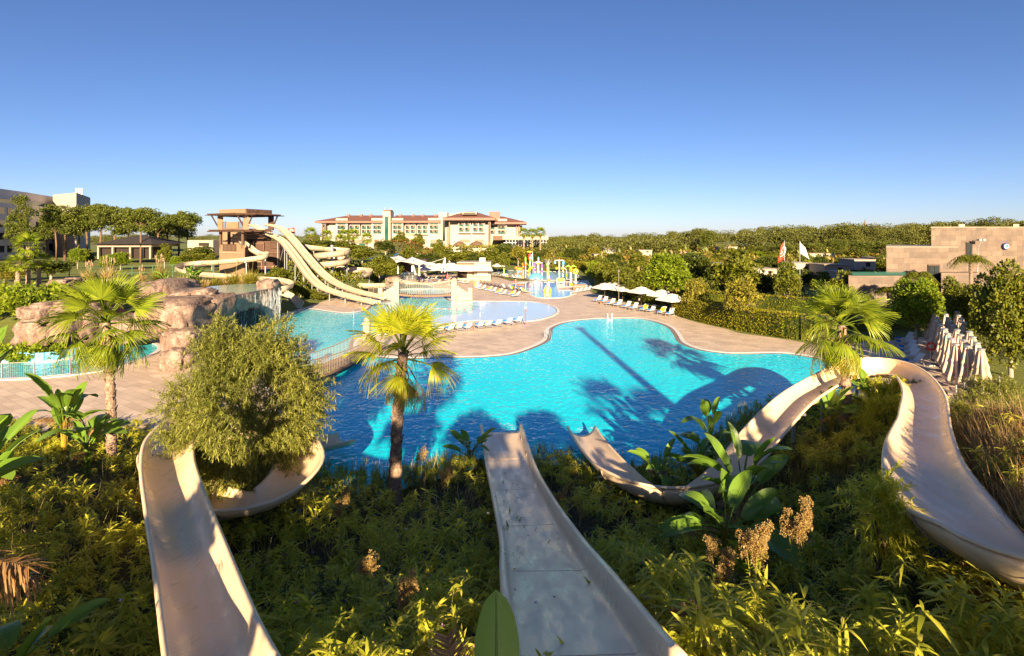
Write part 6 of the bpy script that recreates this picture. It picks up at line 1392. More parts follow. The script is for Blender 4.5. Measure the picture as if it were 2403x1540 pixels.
r = play('seesaw_panel', 'pale yellow spray panel on two white feet'); c_ = gz(1473, 680); q = MB(); q.box(c_ + Vector((0, 0, .75)), (1.55, .2, .8)); q.build('panel', C['p_yellow'], r); q = MB(); q.box(c_ + Vector((0, -.02, .28)), (1.7, .3, .14)); q.box(c_ + Vector((-.8, 0, .5)), (.12, .3, 1.0)); q.box(c_ + Vector((.8, 0, .5)), (.12, .3, 1.0)); q.build('frame', C['white'], r)
r = play('whale_tail', 'pair of yellow curved fins standing in the shallow toddler pool')
for s_ in (-1, 1): c_ = gz(1212 + s_ * 42, 875); q = MB(); q.tube([c_, c_ + Vector((s_ * .08, 0, .5)), c_ + Vector((-s_ * .02, 0, 1.0)), c_ + Vector((-s_ * .12, 0, 1.45))], [.3, .26, .14, .03], 8); q.build('fin', C['p_yellow'], r)
c_ = gz(1212, 870); q = MB(); q.sphere(c_ + Vector((0, 0, .2)), (.28, .3, .35), 8); q.build('body', C['white'], r)
r = play('hoop_spout', 'arched white pipe with orange handles at the right of the play pool'); c_ = gz(1590, 600); q = MB(); q.tube([c_, c_ + Vector((0, 0, 2.0)), c_ + Vector((-.3, 0, 2.6)), c_ + Vector((-.9, 0, 2.8))], .1, 8); q.build('pipe', C['white'], r); q = MB(); q.lathe([(.2, .6), (.3, .9), (.25, 1.3)], c_, 8); q.build('handle', C['p_orange'], r)
r = play('white_fountain_basin', 'white fountain cup in the play pool left of the posts'); c_ = gz(355, 520); q = MB(); q.box(c_ + Vector((0, 0, .25)), (1.9, .6, .3)); q.build('basin', C['white'], r); q = MB(); q.tube([c_, c_ + Vector((0, 0, 1.4))], .16, 8); q.sphere(c_ + Vector((0, 0, 1.6)), .24, 6); q.build('spout', C['p_green'], r)
# wooden planter / bin enclosure
r = empty('wooden_enclosure', G(1359, 682), 0, 'small slatted wooden enclosure beside the toddler pool', 'enclosure'); q = MB()
for i in range(13): q.box((-1.1 + i * .18, 0, .6), (.10, .05, 1.2)); q.box((-1.1, i * .1, .6), (.05, .07, 1.2))
q.build('slats', C['wood'], r); q = MB(); q.box((0, -.04, 1.05), (2.3, .06, .1)); q.box((0, -.04, .3), (2.3, .06, .1)); q.box((0, .6, 1.1), (2.2, 1.2, .06)); q.build('frame', C['wood'], r)
# shower post, ladders, lifeguard ring stands, flags
r = empty('shower_post', G(1233, 763.5), 0, 'thin wooden shower post at the edge of the pale pool', 'shower'); q = MB(); q.tube([(0, 0, 0), (0, 0, 2.15)], .065, 8); q.build('post', C['wood'], r); q = MB(); q.box((.02, -.1, 2.05), (.22, .12, .22)); q.build('shower_head', C['steel'], r)
def ladder(label, p, rz):
    r = empty('pool_ladder', p, rz, label, 'ladder')
    for s_ in (-.27, .27): q = MB(); q.tube([(s_, .5, .05), (s_, .45, .75), (s_, .25, .95), (s_, 0, .8), (s_, -.1, -.1)], .025, 6); q.build('handrail', C['steel'], r)
    q = MB(); q.box((0, -.08, .06), (.5, .1, .03)); q.build('step', C['steel'], r)
ladder('steel pool ladder on the left curve of the big pool', G(1290, 795), 1.9); ladder('steel pool ladder on the far edge of the big pool', G(1431, 751), 0)
def handrail(label, a, b, z1=.95):
    r = empty('pool_handrail', (0, 0, 0), 0, label, 'handrail'); a = G(*a); b = G(*b); q = MB(); q.tube([a, a + Vector((0, 0, z1)), b + Vector((0, 0, z1 * .55)), b], .035, 6); q.build('rail', C['steel'], r)
handrail('steel handrail into the pool beside the slide landing', (830, 748), (849, 735)); handrail('steel handrail near the right pillar of the low bridge', (1078, 706), (1062, 710)); handrail('steel handrail on the shallow pool edge near the middle palm', (1016, 772), (990, 764)); handrail('steel handrail across the pale pool step', (1127, 738), (1100, 726))
def ringstand(label, p, s=1.0):
    r = empty('lifebuoy_stand', p, 0, label, 'lifebuoy stand'); q = MB(); q.tube([(0, 0, 0), (0, 0, 1.7 * s)], .04, 6); q.box((0, 0, .04), (.6, .6, .06)); q.build('stand', C['white'], r)
    q = MB(); pts = [(.3 * math.cos(a), -.08, 1.2 * s + .3 * math.sin(a)) for a in [2 * math.pi * k / 14 for k in range(15)]]; q.tube(pts, .07, 6, cap=False); q.build('lifebuoy', C['p_red'], r)
ringstand('lifebuoy stand by the toddler pool', gz(585, 760)); ringstand('lifebuoy stand between pool terrace and bridge', G(1054, 668)); ringstand('tall red lifebuoy stand beside the closed parasols', G(2183, 858), 1.3)
r = empty('towel_cart', G(1115, 675), 0, 'orange life-jacket rack on the terrace beside the loungers', 'rack'); q = MB(); q.box((0, 0, .6), (.5, .3, 1.0)); q.build('jackets', C['p_orange'], r); q = MB(); q.box((.55, 0, .6), (.45, .35, 1.2)); q.build('locker', C['white'], r)
r = empty('danger_flag', G(1050, 668, 0), 0, 'small red warning flag on a pole behind the low bridge', 'flag'); q = MB(); q.tube([(0, 0, 0), (0, 0, 2.6)], .03, 5); q.build('pole', C['steel'], r); q = MB(); q.add([(0, 0, 2.5), (.35, .05, 1.3), (-.3, .02, 1.3), (0, .03, 2.5), (.35, .08, 1.3), (-.3, .05, 1.3)], [(0, 1, 2), (5, 4, 3), (0, 3, 4, 1), (1, 4, 5, 2), (2, 5, 3, 0)]); q.build('cloth', C['p_red'], r)
# lane float line
r = empty('float_line', (0, 0, 0), 0, 'string of small red and white floats across the shallow water', 'float line'); a = G(975, 722, .05); b = G(1108, 727, .05)
for i in range(16): p = a.lerp(b, i / 15); q = MB(); q.sphere(p, .09, 5); q.build('float', C['p_red' if i % 2 else 'white'], r)
q = MB(); q.tube([a, b], .015, 4); q.build('line', C['rope'], r)
# two shell fountains on pillars near the middle palm
# flags
def flag(label, u, v, top_v, d, w, h, kind, cat='flag'):
    b = P(u, v, d); zt = CAMZ - (top_v - V0) * d / F; r = empty('flag', (b.x, b.y, 0), 0, label, cat); z0 = hz(b.x, b.y); q = MB(); q.tube([(0, 0, z0), (0, 0, zt)], [.07, .045], 6); q.build('pole', C['steel'], r); n = 14; vs = []
    hang = kind != 'left'; s_ = -1 if kind in ('left', 'redhang') else 1
    for i in range(n + 1):
        for j in range(9):
            a_ = i / n; c_ = j / 8; x = s_ * w * a_; y = .10 * w * math.sin(a_ * 6 + c_ * 1.2) * a_; z = zt - .1 - h * c_ - (0.55 if hang else .18) * w * a_ * (1 if not hang else 1.2); 
            if hang: x *= (.55 + .45 * c_)
            vs.append((x, y, z))
    q = MB(); q.add(vs, [(i * 9 + j, (i + 1) * 9 + j, (i + 1) * 9 + j + 1, i * 9 + j + 1) for i in range(n) for j in range(8)]); o = q.build('cloth', C['white' if kind == 'white' else 'p_red'], r, True); md = o.modifiers.new('t', 'SOLIDIFY'); md.thickness = .02
    if kind in ('left', 'redhang'):
        def onf(a_, c_): x = s_ * w * a_ * ((.55 + .45 * c_) if hang else 1); return Vector((x, .10 * w * math.sin(a_ * 6 + c_ * 1.2) * a_ - .06, zt - .1 - h * c_ - (.66 if hang else .18) * w * a_))
        m_ = 22; R = .25; outer = [(.38 + R * math.cos(t) * h / w, .5 + R * math.sin(t)) for t in [math.radians(40 + 280 * k / m_) for k in range(m_ + 1)]]; inn = [(.38 + .065 + .2 * math.cos(t) * h / w, .5 + .2 * math.sin(t)) for t in [math.radians(50 + 260 * k / m_) for k in range(m_ + 1)]]
        vs = [onf(a, c) for a, c in outer] + [onf(a, c) for a, c in inn]; q = MB(); q.add(vs, [(k, k + 1, m_ + 2 + k, m_ + 1 + k) for k in range(m_)]); q.build('crescent', C['white'], r)
        st = [onf(.60 + (.13 if k % 2 == 0 else .05) * math.cos(k * math.pi / 5) * h / w, .5 + (.13 if k % 2 == 0 else .05) * math.sin(k * math.pi / 5)) for k in range(10)]; q = MB(); q.add([onf(.60, .5)] + st, [(0, 1 + k, 1 + (k + 1) % 10) for k in range(10)]); q.build('star', C['white'], r)
    else:
        for k in range(5): q = MB(); a_ = .3 + .05 * k; q.box((s_ * w * .32, -.06, zt - .5 - h * (.25 + k * .1)), (.16, .03, .10)); q.build('lettering_mark', C['navy'], r)
flag('red flag with white crescent and star flying beyond the slide tower', 692, 575, 533, 130, 1.7, 1.3, 'left')
flag('red flag with white crescent hanging on the left tall pole at right', 1866 + 0 * 1, 690, 565, 82, 1.2, 3.0, 'redhang') if False else flag('red crescent flag hanging limp from the left of two tall poles', 1841, 690, 565, 84, 1.0, 2.6, 'redhang')
flag('white flag with small dark lettering on the right of two tall poles', 1877, 680, 566, 88, 1.6, 1.8, 'white')
# lamp posts, minaret, misc
for lab, u, v, tv, d in (('double-headed dark lamp post beside the umbrella lawn', 1452, 705, 640, 85), ('lamp post with silver lantern in front of the hotel hedge', 1300, 610, 590, 200)):
    b = P(u, v, d); zt = CAMZ - (tv - V0) * d / F; r = empty('street_lamp', (b.x, b.y, 0), 0, lab, 'lamp'); q = MB(); q.tube([(0, 0, 0), (0, 0, max(zt, 2.5))], .05, 6); q.build('pole', C['fence_brown'], r); q = MB(); q.lathe([(.06, 0), (.16, .12), (.16, .35), (.04, .45)], (0, 0, max(zt, 2.5)), 8); q.build('lantern', C['fence_brown'], r)
r = empty('minaret', (0, 0, 0), 0, 'thin far-off minaret with a pointed red-brown spire above the pine wood', 'minaret'); b = P(2030, 560, 520); q = MB(); q.tube([(b.x, b.y, 0), (b.x, b.y, 16)], 1.5, 8); q.build('shaft', C['hotel_shade'], r); q = MB(); q.lathe([(2.0, 16), (1.6, 17), (.1, 26)], (b.x, b.y, 0), 8); q.build('spire', C['roof_red'], r)
r = empty('signboard_post', G(2349, 942), .2, 'slim white-framed post sign on the lawn at the right', 'sign'); q = MB(); q.bar((-.12, 0, 0), (-.12, 0, 1.6), .05); q.bar((.12, .1, 0), (.12, .1, 1.5), .05); q.build('post', C['white'], r); q = MB(); q.box((0, .05, .95), (.2, .03, 1.1)); q.build('board', C['hotel_shade'], r)
r = empty('planter_pot', G(2247, 968), 0, 'small terracotta pot at the start of the concrete path', 'pot'); q = MB(); q.lathe([(.12, 0), (.18, .3), (.2, .34), (.15, .34)], (0, 0, 0), 12); q.build('pot', C['p_orange'], r)
# white steel staircase, raised terrace and awnings below the hotel
r = empty('terrace_stair', (0, 0, 0), 0, 'white steel staircase climbing from the gardens to the hotel terrace', 'staircase'); a = P(1010, 617, 205); b = P(1063, 589, 215); c_ = P(1084, 589, 215); q = MB()
for off in (0, 1.1): q.bar(a + Vector((0, off * 2, 0)), b + Vector((0, off * 2, 0)), .35); q.bar(a + Vector((0, off * 2, 1.1)), b + Vector((0, off * 2, 1.1)), .14)
for i in range(22): p_ = a.lerp(b, i / 21); q.bar(p_, p_ + Vector((0, 0, 1.1)), .09)
q.build('stair_flight', C['white'], r); q = MB(); q.bar(b, c_, 2.5, .35); q.bar(b + Vector((0, 0, 1.2)), c_ + Vector((0, 0, 1.2)), .15); 
for i in range(12): p_ = b.lerp(c_, i / 11); q.bar(p_, p_ + Vector((0, 0, 1.2)), .09)
q.build('landing', C['white'], r)
for f in (.1, .5, .95): p_ = b.lerp(c_, f); q = MB(); q.tube([(p_.x, p_.y, 0), p_], .3, 6); q.build('column', C['white'], r)
tw = empty('terrace_wall', (0, 0, 0), 0, 'long pale garden terrace wall below the hotel', 'wall')
bx_uv(tw, 865, 1015, 598, 606, 220, 3, 'cream_stone', 'upper_tier'); bx_uv(tw, 868, 1000, 608, 618, 212, 3, 'cream_stone', 'lower_tier'); bx_uv(tw, 1062, 1114, 590, 620, 218, 6, 'cream_stone', 'stair_block')
gw = empty('garden_wall', (0, 0, 0), 0, 'pale stone block wall rising among the round trees right of the stair', 'wall'); bx_uv(gw, 1085 * 1.0 + 0, 1180, 583, 600, 210, 8, 'cream_stone', 'wall'); bx_uv(gw, 1082, 1180, 600, 612, 209.5, .6, 'hotel_wall', 'base_course')
for lab, u0, u1, v0, v1, d, m_ in (('long blue shade roof behind the spiral slide, left', 833, 870, 603, 609, 170, 'blue'), ('long blue shade roof behind the spiral slide, right', 876, 948, 602, 608, 175, 'blue'), ('blue and white arched canopy on the hotel terrace', 922, 960, 594, 600, 200, 'blue'), ('white arched canopy beside the blue one', 955, 992, 595, 600, 198, 'canvas'), ('blue slide edge glimpsed left of the spiral slide', 722, 760, 603, 608, 150, 'blue')):
    r = empty('shade_canopy', (0, 0, 0), 0, lab, 'canopy'); q = MB(); a = P(u0, v1, d); b = P(u1, v1, d); h_ = (v1 - v0) * d / F; n = 10; vs = []
    for i in range(n + 1):
        p_ = a.lerp(b, i / n); vs += [(p_.x, p_.y, p_.z), (p_.x, p_.y + 2.5, p_.z + h_ * (.4 + .6 * math.sin(math.pi * i / n))), (p_.x, p_.y + 5, p_.z)]
    q.add(vs, [(i * 3 + k, i * 3 + 3 + k, i * 3 + 4 + k, i * 3 + 1 + k) for i in range(n) for k in (0, 1)]); q.build('canopy', C[m_], r)
    for f in (.05, .95): p_ = a.lerp(b, f); q = MB(); q.tube([(p_.x, p_.y + 2.5, 0), (p_.x, p_.y + 2.5, p_.z)], .15, 6); q.build('pole', C['white'], r)
# splashes where slides enter the pool
m, nt_, b_ = newmat('foam'); b_.inputs['Base Color'].default_value = (.75, .88, .92, 1); b_.inputs['Roughness'].default_value = .5
f_ = noise_out(nt_, coords(nt_), 7, 6, .7); nt_.links.new(ramp(nt_, f_, [(.52, (0, 0, 0)), (.66, (1, 1, 1))]), b_.inputs['Alpha']); C['foam'] = m
fo = []
for u, v, R in ((832, 1030, .9), (1380, 1010, .7), (1180, 1003, .9), (890, 722, 1.2), (912, 709, 1.2), (711, 729, .8), (540, 790, 1.3)):
    c_ = G(u, v, .045); n = 20; fo.append((c_, R))
q = MB()
for c_, R in fo: n = 18; q.add([(c_.x + R * math.cos(6.283 * k / n), c_.y + R * .8 * math.sin(6.283 * k / n), .047) for k in range(n)], [tuple(range(n))])
o = q.build('foam', C['foam']); tag(o, 'patches of white foam where the slides enter the water', 'foam', None, 'stuff')
# ------------------------------------------------------------------ hedges
def hedge(label, pts, w, h, dens=55, leaf=.16, fol='f_hedge', z=0.0, name='hedge', group=None, rag=.12):
    root = empty(name, (0, 0, 0), 0, label, 'hedge', group); pts = resample([Vector((p[0], p[1], 0)) for p in pts], 1.0)
    q = MB()
    for a, b in zip(pts, pts[1:]): za = max(z, hz(a.x, a.y)); q.bar((a.x, a.y, za + h / 2 - .08), (b.x, b.y, za + h / 2 - .08), w * .82, h - .16)
    q.build('branches', C['f_dark'], root)
    parts = []
    for a, b in zip(pts, pts[1:]):
        t = (b - a); L = t.length; t = t / L; s = np.array([t.y, -t.x, 0]); za = max(z, hz(a.x, a.y))
        n = int((w + 2 * h) * L * dens); f = rng.uniform(0, 1, n); k = rng.uniform(0, w + 2 * h, n)
        top = k < w; side = np.where(k < w + h, 1, -1); off = np.where(top, k - w / 2, side * w / 2); zz = np.where(top, h, np.where(side > 0, k - w, k - w - h))
        base = np.array(a)[None] + np.array(t)[None] * (f * L)[:, None] + s[None] * (off + rng.normal(0, rag * .4, n))[:, None]; base[:, 2] = za + zz + rng.normal(0, rag * .4, n) + rag * patch(base[:, 0], base[:, 1], 2.2)
        nrm = np.where(top[:, None], np.array([0, 0, 1.])[None], s[None] * side[:, None]); d = nrm + rng.normal(0, .6, (n, 3)); d[:, 2] += .35; Lf = leaf * rng.uniform(.7, 1.4, n)
        parts.append(leaf_rows(base, d, Lf, Lf * .55, rng.uniform(0, .5, n), ((0, .5), (.5, 1), (1, .15)), roll=2))
    link_mesh('foliage', np_mesh('foliage', *join(parts)), C[fol], root); return root
hedge('long clipped golden-green hedge curving behind the pool terrace at right', catmull([G(1596, 738), G(1650, 752), G(1720, 768), G(1800, 783), G(1880, 795), G(1960, 800)], 6), 2.2, 2.35, 90, .15)
hedge('second clipped hedge behind the golden one, in front of the flag poles', catmull([G(1655, 716), G(1730, 722), G(1820, 728), G(1900, 735), G(1990, 745)], 6), 1.6, 2.0, 45, .17)
hedge('shaded hedge on the slope behind the open parasols', catmull([G(1405, 676), G(1450, 690), G(1500, 703), G(1560, 716), G(1610, 726)], 6), 1.6, 1.6, 40, .18, 'f_tree')
hedge('dark tall hedge behind the closed parasols', [G(2000, 775), G(2080, 772), G(2180, 768), G(2280, 765), G(2500, 770)], 1.5, 2.6, 40, .16, 'f_tree')
hedge('clipped hedge strip behind the play pool, right part', [G(1300, 628), G(1345, 630), G(1375, 634), G(1398, 650), G(1415, 668)], 1.6, 2.2, 18, .3)
hedge('clipped hedge strip behind the play pool, left part', [G(1160, 618), G(1220, 616), G(1290, 619)], 2.0, 2.2, 14, .34)
hedge('pale clipped hedge block left of the play pool trees', [G(1150, 628), G(1176, 629)], 2.5, 2.4, 16, .3)
hedge('feathery yellow-green bamboo hedge on top of the far-left rocks', catmull([P(-60, 690, 62), P(20, 690, 61), P(90, 688, 60), P(155, 684, 61)], 5), 3.4, 1.9, 75, .34, 'f_bright', z=2.4, rag=.5)
hedge('low green plants in the bed between far-left rocks and lazy river', [P(-20, 815, 47.0), P(60, 818, 46.5), P(150, 808, 47.5)], .9, .7, 120, .32, 'f_bright', z=.2, rag=.3)
hedge('tall olive bamboo hedge in front of the hotel pavilion', [P(1050, 575, 235), P(1120, 575, 232), P(1185, 575, 230)], 4, 5.2, 5, .9, 'f_olive', rag=.9)
hedge('flowering red hedge along the hotel terrace edge', [P(880, 590, 225), P(950, 590, 225), P(1015, 590, 222)], 2, 4.4, 5, .7, 'f_red', rag=.7)
hedge('green planting under the twin speed slides', catmull([P(675, 655, 101), P(740, 658, 103), P(800, 660, 104), P(850, 662, 105)], 5), 6, 2.3, 16, .4, 'f_tree', rag=.7)
hedge('planting behind the spiral slide posts', [P(760, 640, 126), P(830, 645, 127), P(890, 650, 128)], 4, 2.6, 12, .5, 'f_tree', rag=.9)
# ------------------------------------------------------------------ broadleaf trees
TP = {}
TP['green'] = make_tree('round green tree', 'tree', 'f_tree', 5.4, (2.4, 2.4, 2.25), 1.7, .13, 5200, .27, clumps=34, low=-.85, csize=.36)
TP['bright'] = make_tree('bright tree', 'tree', 'f_bright', 5.4, (2.5, 2.5, 2.4), 1.7, .13, 5600, .26, clumps=38, low=-.9, csize=.34)
TP['dark'] = make_tree('dark tree', 'tree', 'f_dark', 5.4, (2.5, 2.5, 2.3), 1.7, .15, 5200, .27, clumps=34, low=-.85, csize=.36)
TP['olive'] = make_tree('olive tree', 'tree', 'f_olive', 5.2, (2.1, 2.1, 2.0), 1.8, .11, 3200, .24, clumps=26, low=-.8)
TP['red'] = make_tree('reddish tree', 'tree', 'f_red', 4.4, (1.9, 1.9, 1.9), 1.2, .11, 1800, .34, clumps=14)
TP['bush'] = make_tree('bush', 'bush', 'f_tree', 2.6, (1.7, 1.7, 1.35), .6, .10, 2600, .22, clumps=20, low=-.8, name='round_bush')
TP['near'] = make_tree('leafy tree', 'tree', 'f_tree', 6.8, (3.4, 3.4, 3.5), 1.5, .17, 17000, .22, clumps=64, low=-.95, csize=.27)
TP['nearb'] = make_tree('leafy tree', 'tree', 'f_bright', 5.4, (2.5, 2.5, 2.45), 1.5, .14, 12000, .19, clumps=60, low=-.95, csize=.27)
def tree(kind, u, vb, r, vt, label=None, group=None, z=0.0, cat='tree'):
    """crown radius r px, top row vt, foot row vb"""
    b = G(u, vb, z); d = b.y; z = max(z, hz(b.x, b.y)); base_r = {'green': 2.4, 'bright': 2.5, 'dark': 2.5, 'olive': 2.1, 'red': 1.9, 'bush': 1.7, 'near': 3.4, 'nearb': 2.5}[kind]; base_h = {'near': 6.8, 'nearb': 5.4, 'green': 5.4, 'bright': 5.4, 'dark': 5.4, 'olive': 5.2, 'red': 4.4, 'bush': 2.6}[kind]
    s = r * d / F / base_r; sz = ((CAMZ - (vt - V0) * d / F) - z) / base_h
    o = put(TP[kind], (b.x, b.y, z), s, None, label, group, max(sz, .3)); o['category'] = cat
for a in (('nearb', 1568, 714, 62, 592, 'large bright yellow-green tree behind the open parasols'), ('olive', 1636, 748, 30, 652, 'small olive-leaved tree on the hedge right of the bright tree'), ('green', 1500, 712, 42, 640, 'broad green tree left of the bright one, white trunk'), ('olive', 1548 - 50, 690, 24, 655 - 14, 'thin-branched tree in front of the broad green tree'),
          ('dark', 1628, 690, 48, 590, 'dark dome tree between the bright tree and the tall middle tree'), ('green', 1725, 715, 60, 588, 'wide green tree above the small lawn'), ('olive', 1740, 775, 46, 650, 'bare-stemmed olive tree rising from the long hedge'), ('dark', 1795, 716, 30, 640, 'dark round shrub right of the olive tree'), ('green', 1848, 730, 34, 618, 'ball-shaped green tree by the left flag pole'),
          ('dark', 1665, 712, 26, 650, 'dark bush tree beside the small lawn'), ('green', 1980, 745, 38, 640, 'green tree behind the right-hand palm'), ('green', 1930, 705, 30, 640, 'round green tree right of the white flag'), ('nearb', 2150, 815, 62, 648, 'dense glossy round tree in front of the stone building'), ('near', 2265, 800, 62, 640, 'loose green tree right of the glossy round one'),
          ('near', 2372, 885, 90, 590, 'tall leafy tree with pale trunk at the right edge'), ('near', 2470, 860, 80, 600, 'leafy tree just beyond the right edge'), ('olive', 2330, 830, 50, 670, 'lighter bushy tree behind the tall one at the right edge'),
          ('green', 1440, 690, 28, 618, 'slim tree beside the flower post'), ('green', 1415, 676, 26, 610, 'slim tree second from the flower post, pale trunk'), ('bright', 1395, 668, 20, 612, 'yellowish small tree third from the flower post'), ('green', 1465, 700, 32, 628, 'leaning tree nearest the umbrella lawn'),
          ('green', 1182, 642, 18, 594, 'round tree standing alone left of the play pool posts'), ('bush', 1745, 740, 20, 700, 'low bush inside the second hedge'),
          ('olive', 1320, 640, 26, 603, 'rounded tree behind the T-shaped play frame'), ('dark', 1250, 628, 24, 590, 'dark tree behind the tallest play spire')):
    tree(*a)
# garden belt: scattered trees, every one its own object
random.seed(5); spots = []; placed = []
def free(u, v):
    if u < 1400 and v > 628: return False
    if u < 1140 and v > 612: return False
    if u > 1880 and v > 655: return False
    if 1590 < u < 1700 and v > 680: return False
    b = G(u, v); 
    return all((abs(b.x - c[0]) ** 2 + (b.y - c[1]) ** 2) ** .5 > 5.5 for c in spots)
tries = 0
while len(spots) < 150 and tries < 6000:
    tries += 1; v = 553 + 10.5 * F / random.uniform(96, 330); u = random.uniform(1020, 2120)
    if v < 592 and u < 1290: continue
    if v < 640 and u > 2070: continue
    if not free(u, v): continue
    b = G(u, v); spots.append((b.x, b.y)); k = random.choices(['green', 'dark', 'olive', 'bright', 'red', 'bush'], [30, 26, 14, 8, 12, 10])[0]
    if b.y < 150 and k == 'red': k = 'green'
    s = random.uniform(.8, 1.25) * (1.15 if b.y > 150 else 1); hs_ = random.uniform(.7, 1.02) * (.9 if b.x > 20 else 1.0)
    placed.append((k, u, b, s, hs_))
KW = {'green': 'green round-crowned tree', 'dark': 'dark dense tree', 'olive': 'olive-gold tree', 'bright': 'light yellow-green tree', 'red': 'reddish ornamental tree', 'bush': 'low round bush'}
BANDS = [(0, 118, 'in the nearest garden row'), (118, 145, 'in the second garden row'), (145, 180, 'in the middle gardens'), (180, 230, 'in the gardens among the villas'), (230, 400, 'in the far gardens below the wood')]
ORD += ['seventeenth', 'eighteenth', 'nineteenth', 'twentieth', 'twenty-first', 'twenty-second', 'twenty-third', 'twenty-fourth', 'twenty-fifth', 'twenty-sixth', 'twenty-seventh', 'twenty-eighth', 'twenty-ninth', 'thirtieth']
NUM = lambda n: ORD[n]
for k in KW:
    for y0, y1, bt in BANDS:
        L_ = sorted([p for p in placed if p[0] == k and y0 <= p[2].y < y1], key=lambda p: p[1])
        for n_, (k_2, u, b, s, hs_) in enumerate(L_):
            lab = '%s %s, %s from left' % (KW[k], bt, NUM(n_)) if len(L_) > 1 else '%s %s, only one of its kind there' % (KW[k], bt)
            o = put(TP[k], (b.x, b.y, 0), s, None, lab, KW[k] + 's of the gardens', s * hs_); o['category'] = 'bush' if k == 'bush' else 'tree'
# trees by the slide valley and the hotel garden
for kind, u, d, z, r, h, lab in (('green', 890, 126, 0, 3.0, 5.6, 'leafy tree right of the spiral slide, nearest'), ('dark', 905, 132, 0, 3.2, 6.4, 'tree on the orange rock mound right of the spiral slide'), ('green', 922, 126, 0, 2.6, 5.2, 'small-leaved tree at the right end of the rock mound'), ('green', 850, 150, 0, 4, 4.8, 'green tree behind the lower loop of the spiral slide'),
        ('green', 960, 175, 0, 4.5, 6.2, 'broad tree below the hotel stair, left'), ('dark', 1000, 165, 0, 4, 5.6, 'dark tree just behind the white tension sails'), ('green', 1052, 170, 0, 4.5, 6.5, 'tree right of the hotel stair, in front of its block'), ('green', 1088, 160, 0, 4.6, 6.9, 'wide tree behind the cluster of parasols'), ('dark', 1120, 158, 0, 3.6, 5.8, 'dark tree behind the kiosk, left'), ('green', 1152, 156, 0, 4.2, 7.0, 'tall rounded tree behind the kiosk roof box'), ('dark', 1030, 150, 0, 3.2, 4.4, 'low dark tree beside the mast pair'),
        ('dark', 705, 150, 0, 4, 5.6, 'dark tree behind the speed slides near the flag'), ('green', 735, 160, 0, 4.5, 5.8, 'green tree behind the speed slides, right of the flag'), ('dark', 770, 190, 0, 5, 5.8, 'dark tree below the left end of the hotel'), ('green', 815, 185, 0, 5, 5.2, 'green tree between the palms left of the hotel'), ('dark', 905, 200, 0, 4, 5.4, 'dark shrub-tree in front of the hotel lobby'), ('green', 940, 230, 0, 4, 8.2, 'small tree at the left of the hotel entrance block'), ('green', 980, 235, 0, 3.4, 8.4, 'cone-like tree at the hotel entrance, left'), ('green', 1030, 235, 0, 3.2, 8.6, 'small tree beside the hotel entrance door, right'),
        ('bright', 182, 118, 3.5, 1.9, 4.6, 'bright young tree on the lawn before the pines, left'), ('green', 205, 122, 3.5, 1.5, 4.0, 'small tree just right of the bright young one on the lawn'), ('bright', 256, 112, 3.5, 2.0, 3.4, 'low bright bushy tree on the lawn, left of a pair'), ('bright', 283, 113, 3.5, 1.9, 3.8, 'low bright bushy tree on the lawn, right of a pair'), ('green', 386, 120, 3.5, 1.6, 5.2, 'slim tree on the lawn near the tall pine trunk'), ('bright', 411, 108, 3.5, 1.1, 3.3, 'tiny bright tree on the lawn left of the winding slide'), ('green', 455, 118, 3.5, 2.9, 4.4, 'broad bush left of the slide tower, front'), ('dark', 478, 124, 3.5, 2.6, 5.0, 'darker bush left of the slide tower, behind'), ('green', 497, 112, 3.5, 1.8, 3.4, 'bush touching the wall of the slide tower'),
        ('dark', 120, 88, 3.2, 3.3, 3.4, 'dark leafy bush behind the three left palms'), ('green', 10, 84, 3.0, 2.6, 3.0, 'scrubby bush at the left edge below the palms'), ('olive', 35, 80, 3.0, 2.0, 2.2, 'thin olive scrub at the foot of the left palms')):
    p = P(u, 600, d); base_r = {'green': 2.4, 'bright': 2.5, 'dark': 2.5, 'olive': 2.1}[kind]; base_h = {'green': 5.4, 'bright': 5.4, 'dark': 5.4, 'olive': 5.2}[kind]
    o = put(TP[kind], (p.x, p.y, max(z, hz(p.x, p.y)) - .1), r / base_r, None, lab, None, h / base_h); o['category'] = 'tree' if 'bush' not in lab else 'bush'
for i, (u, d, r, h) in enumerate([(655, 98, 1.7, 2.0), (690, 93, 1.6, 1.7), (706, 90, 1.5, 1.6), (724, 91, 1.5, 1.4), (742, 90, 1.3, 1.2), (672, 88, 1.6, 1.6), (640, 92, 1.5, 1.8), (700, 100, 2.0, 2.4), (725, 98, 1.8, 2.0), (760, 92, 1.2, .9)]):
    p = P(u, 600, d); o = put(TP['bush'], (p.x, p.y, hz(p.x, p.y) - .1), r / 1.7, None, 'low green bush by the twin speed slide posts, %s from left' % ORD[sorted([655, 690, 706, 724, 742, 672, 640, 700, 725, 760]).index(u)], 'bushes under the twin speed slides', h / 2.6); o['category'] = 'bush'
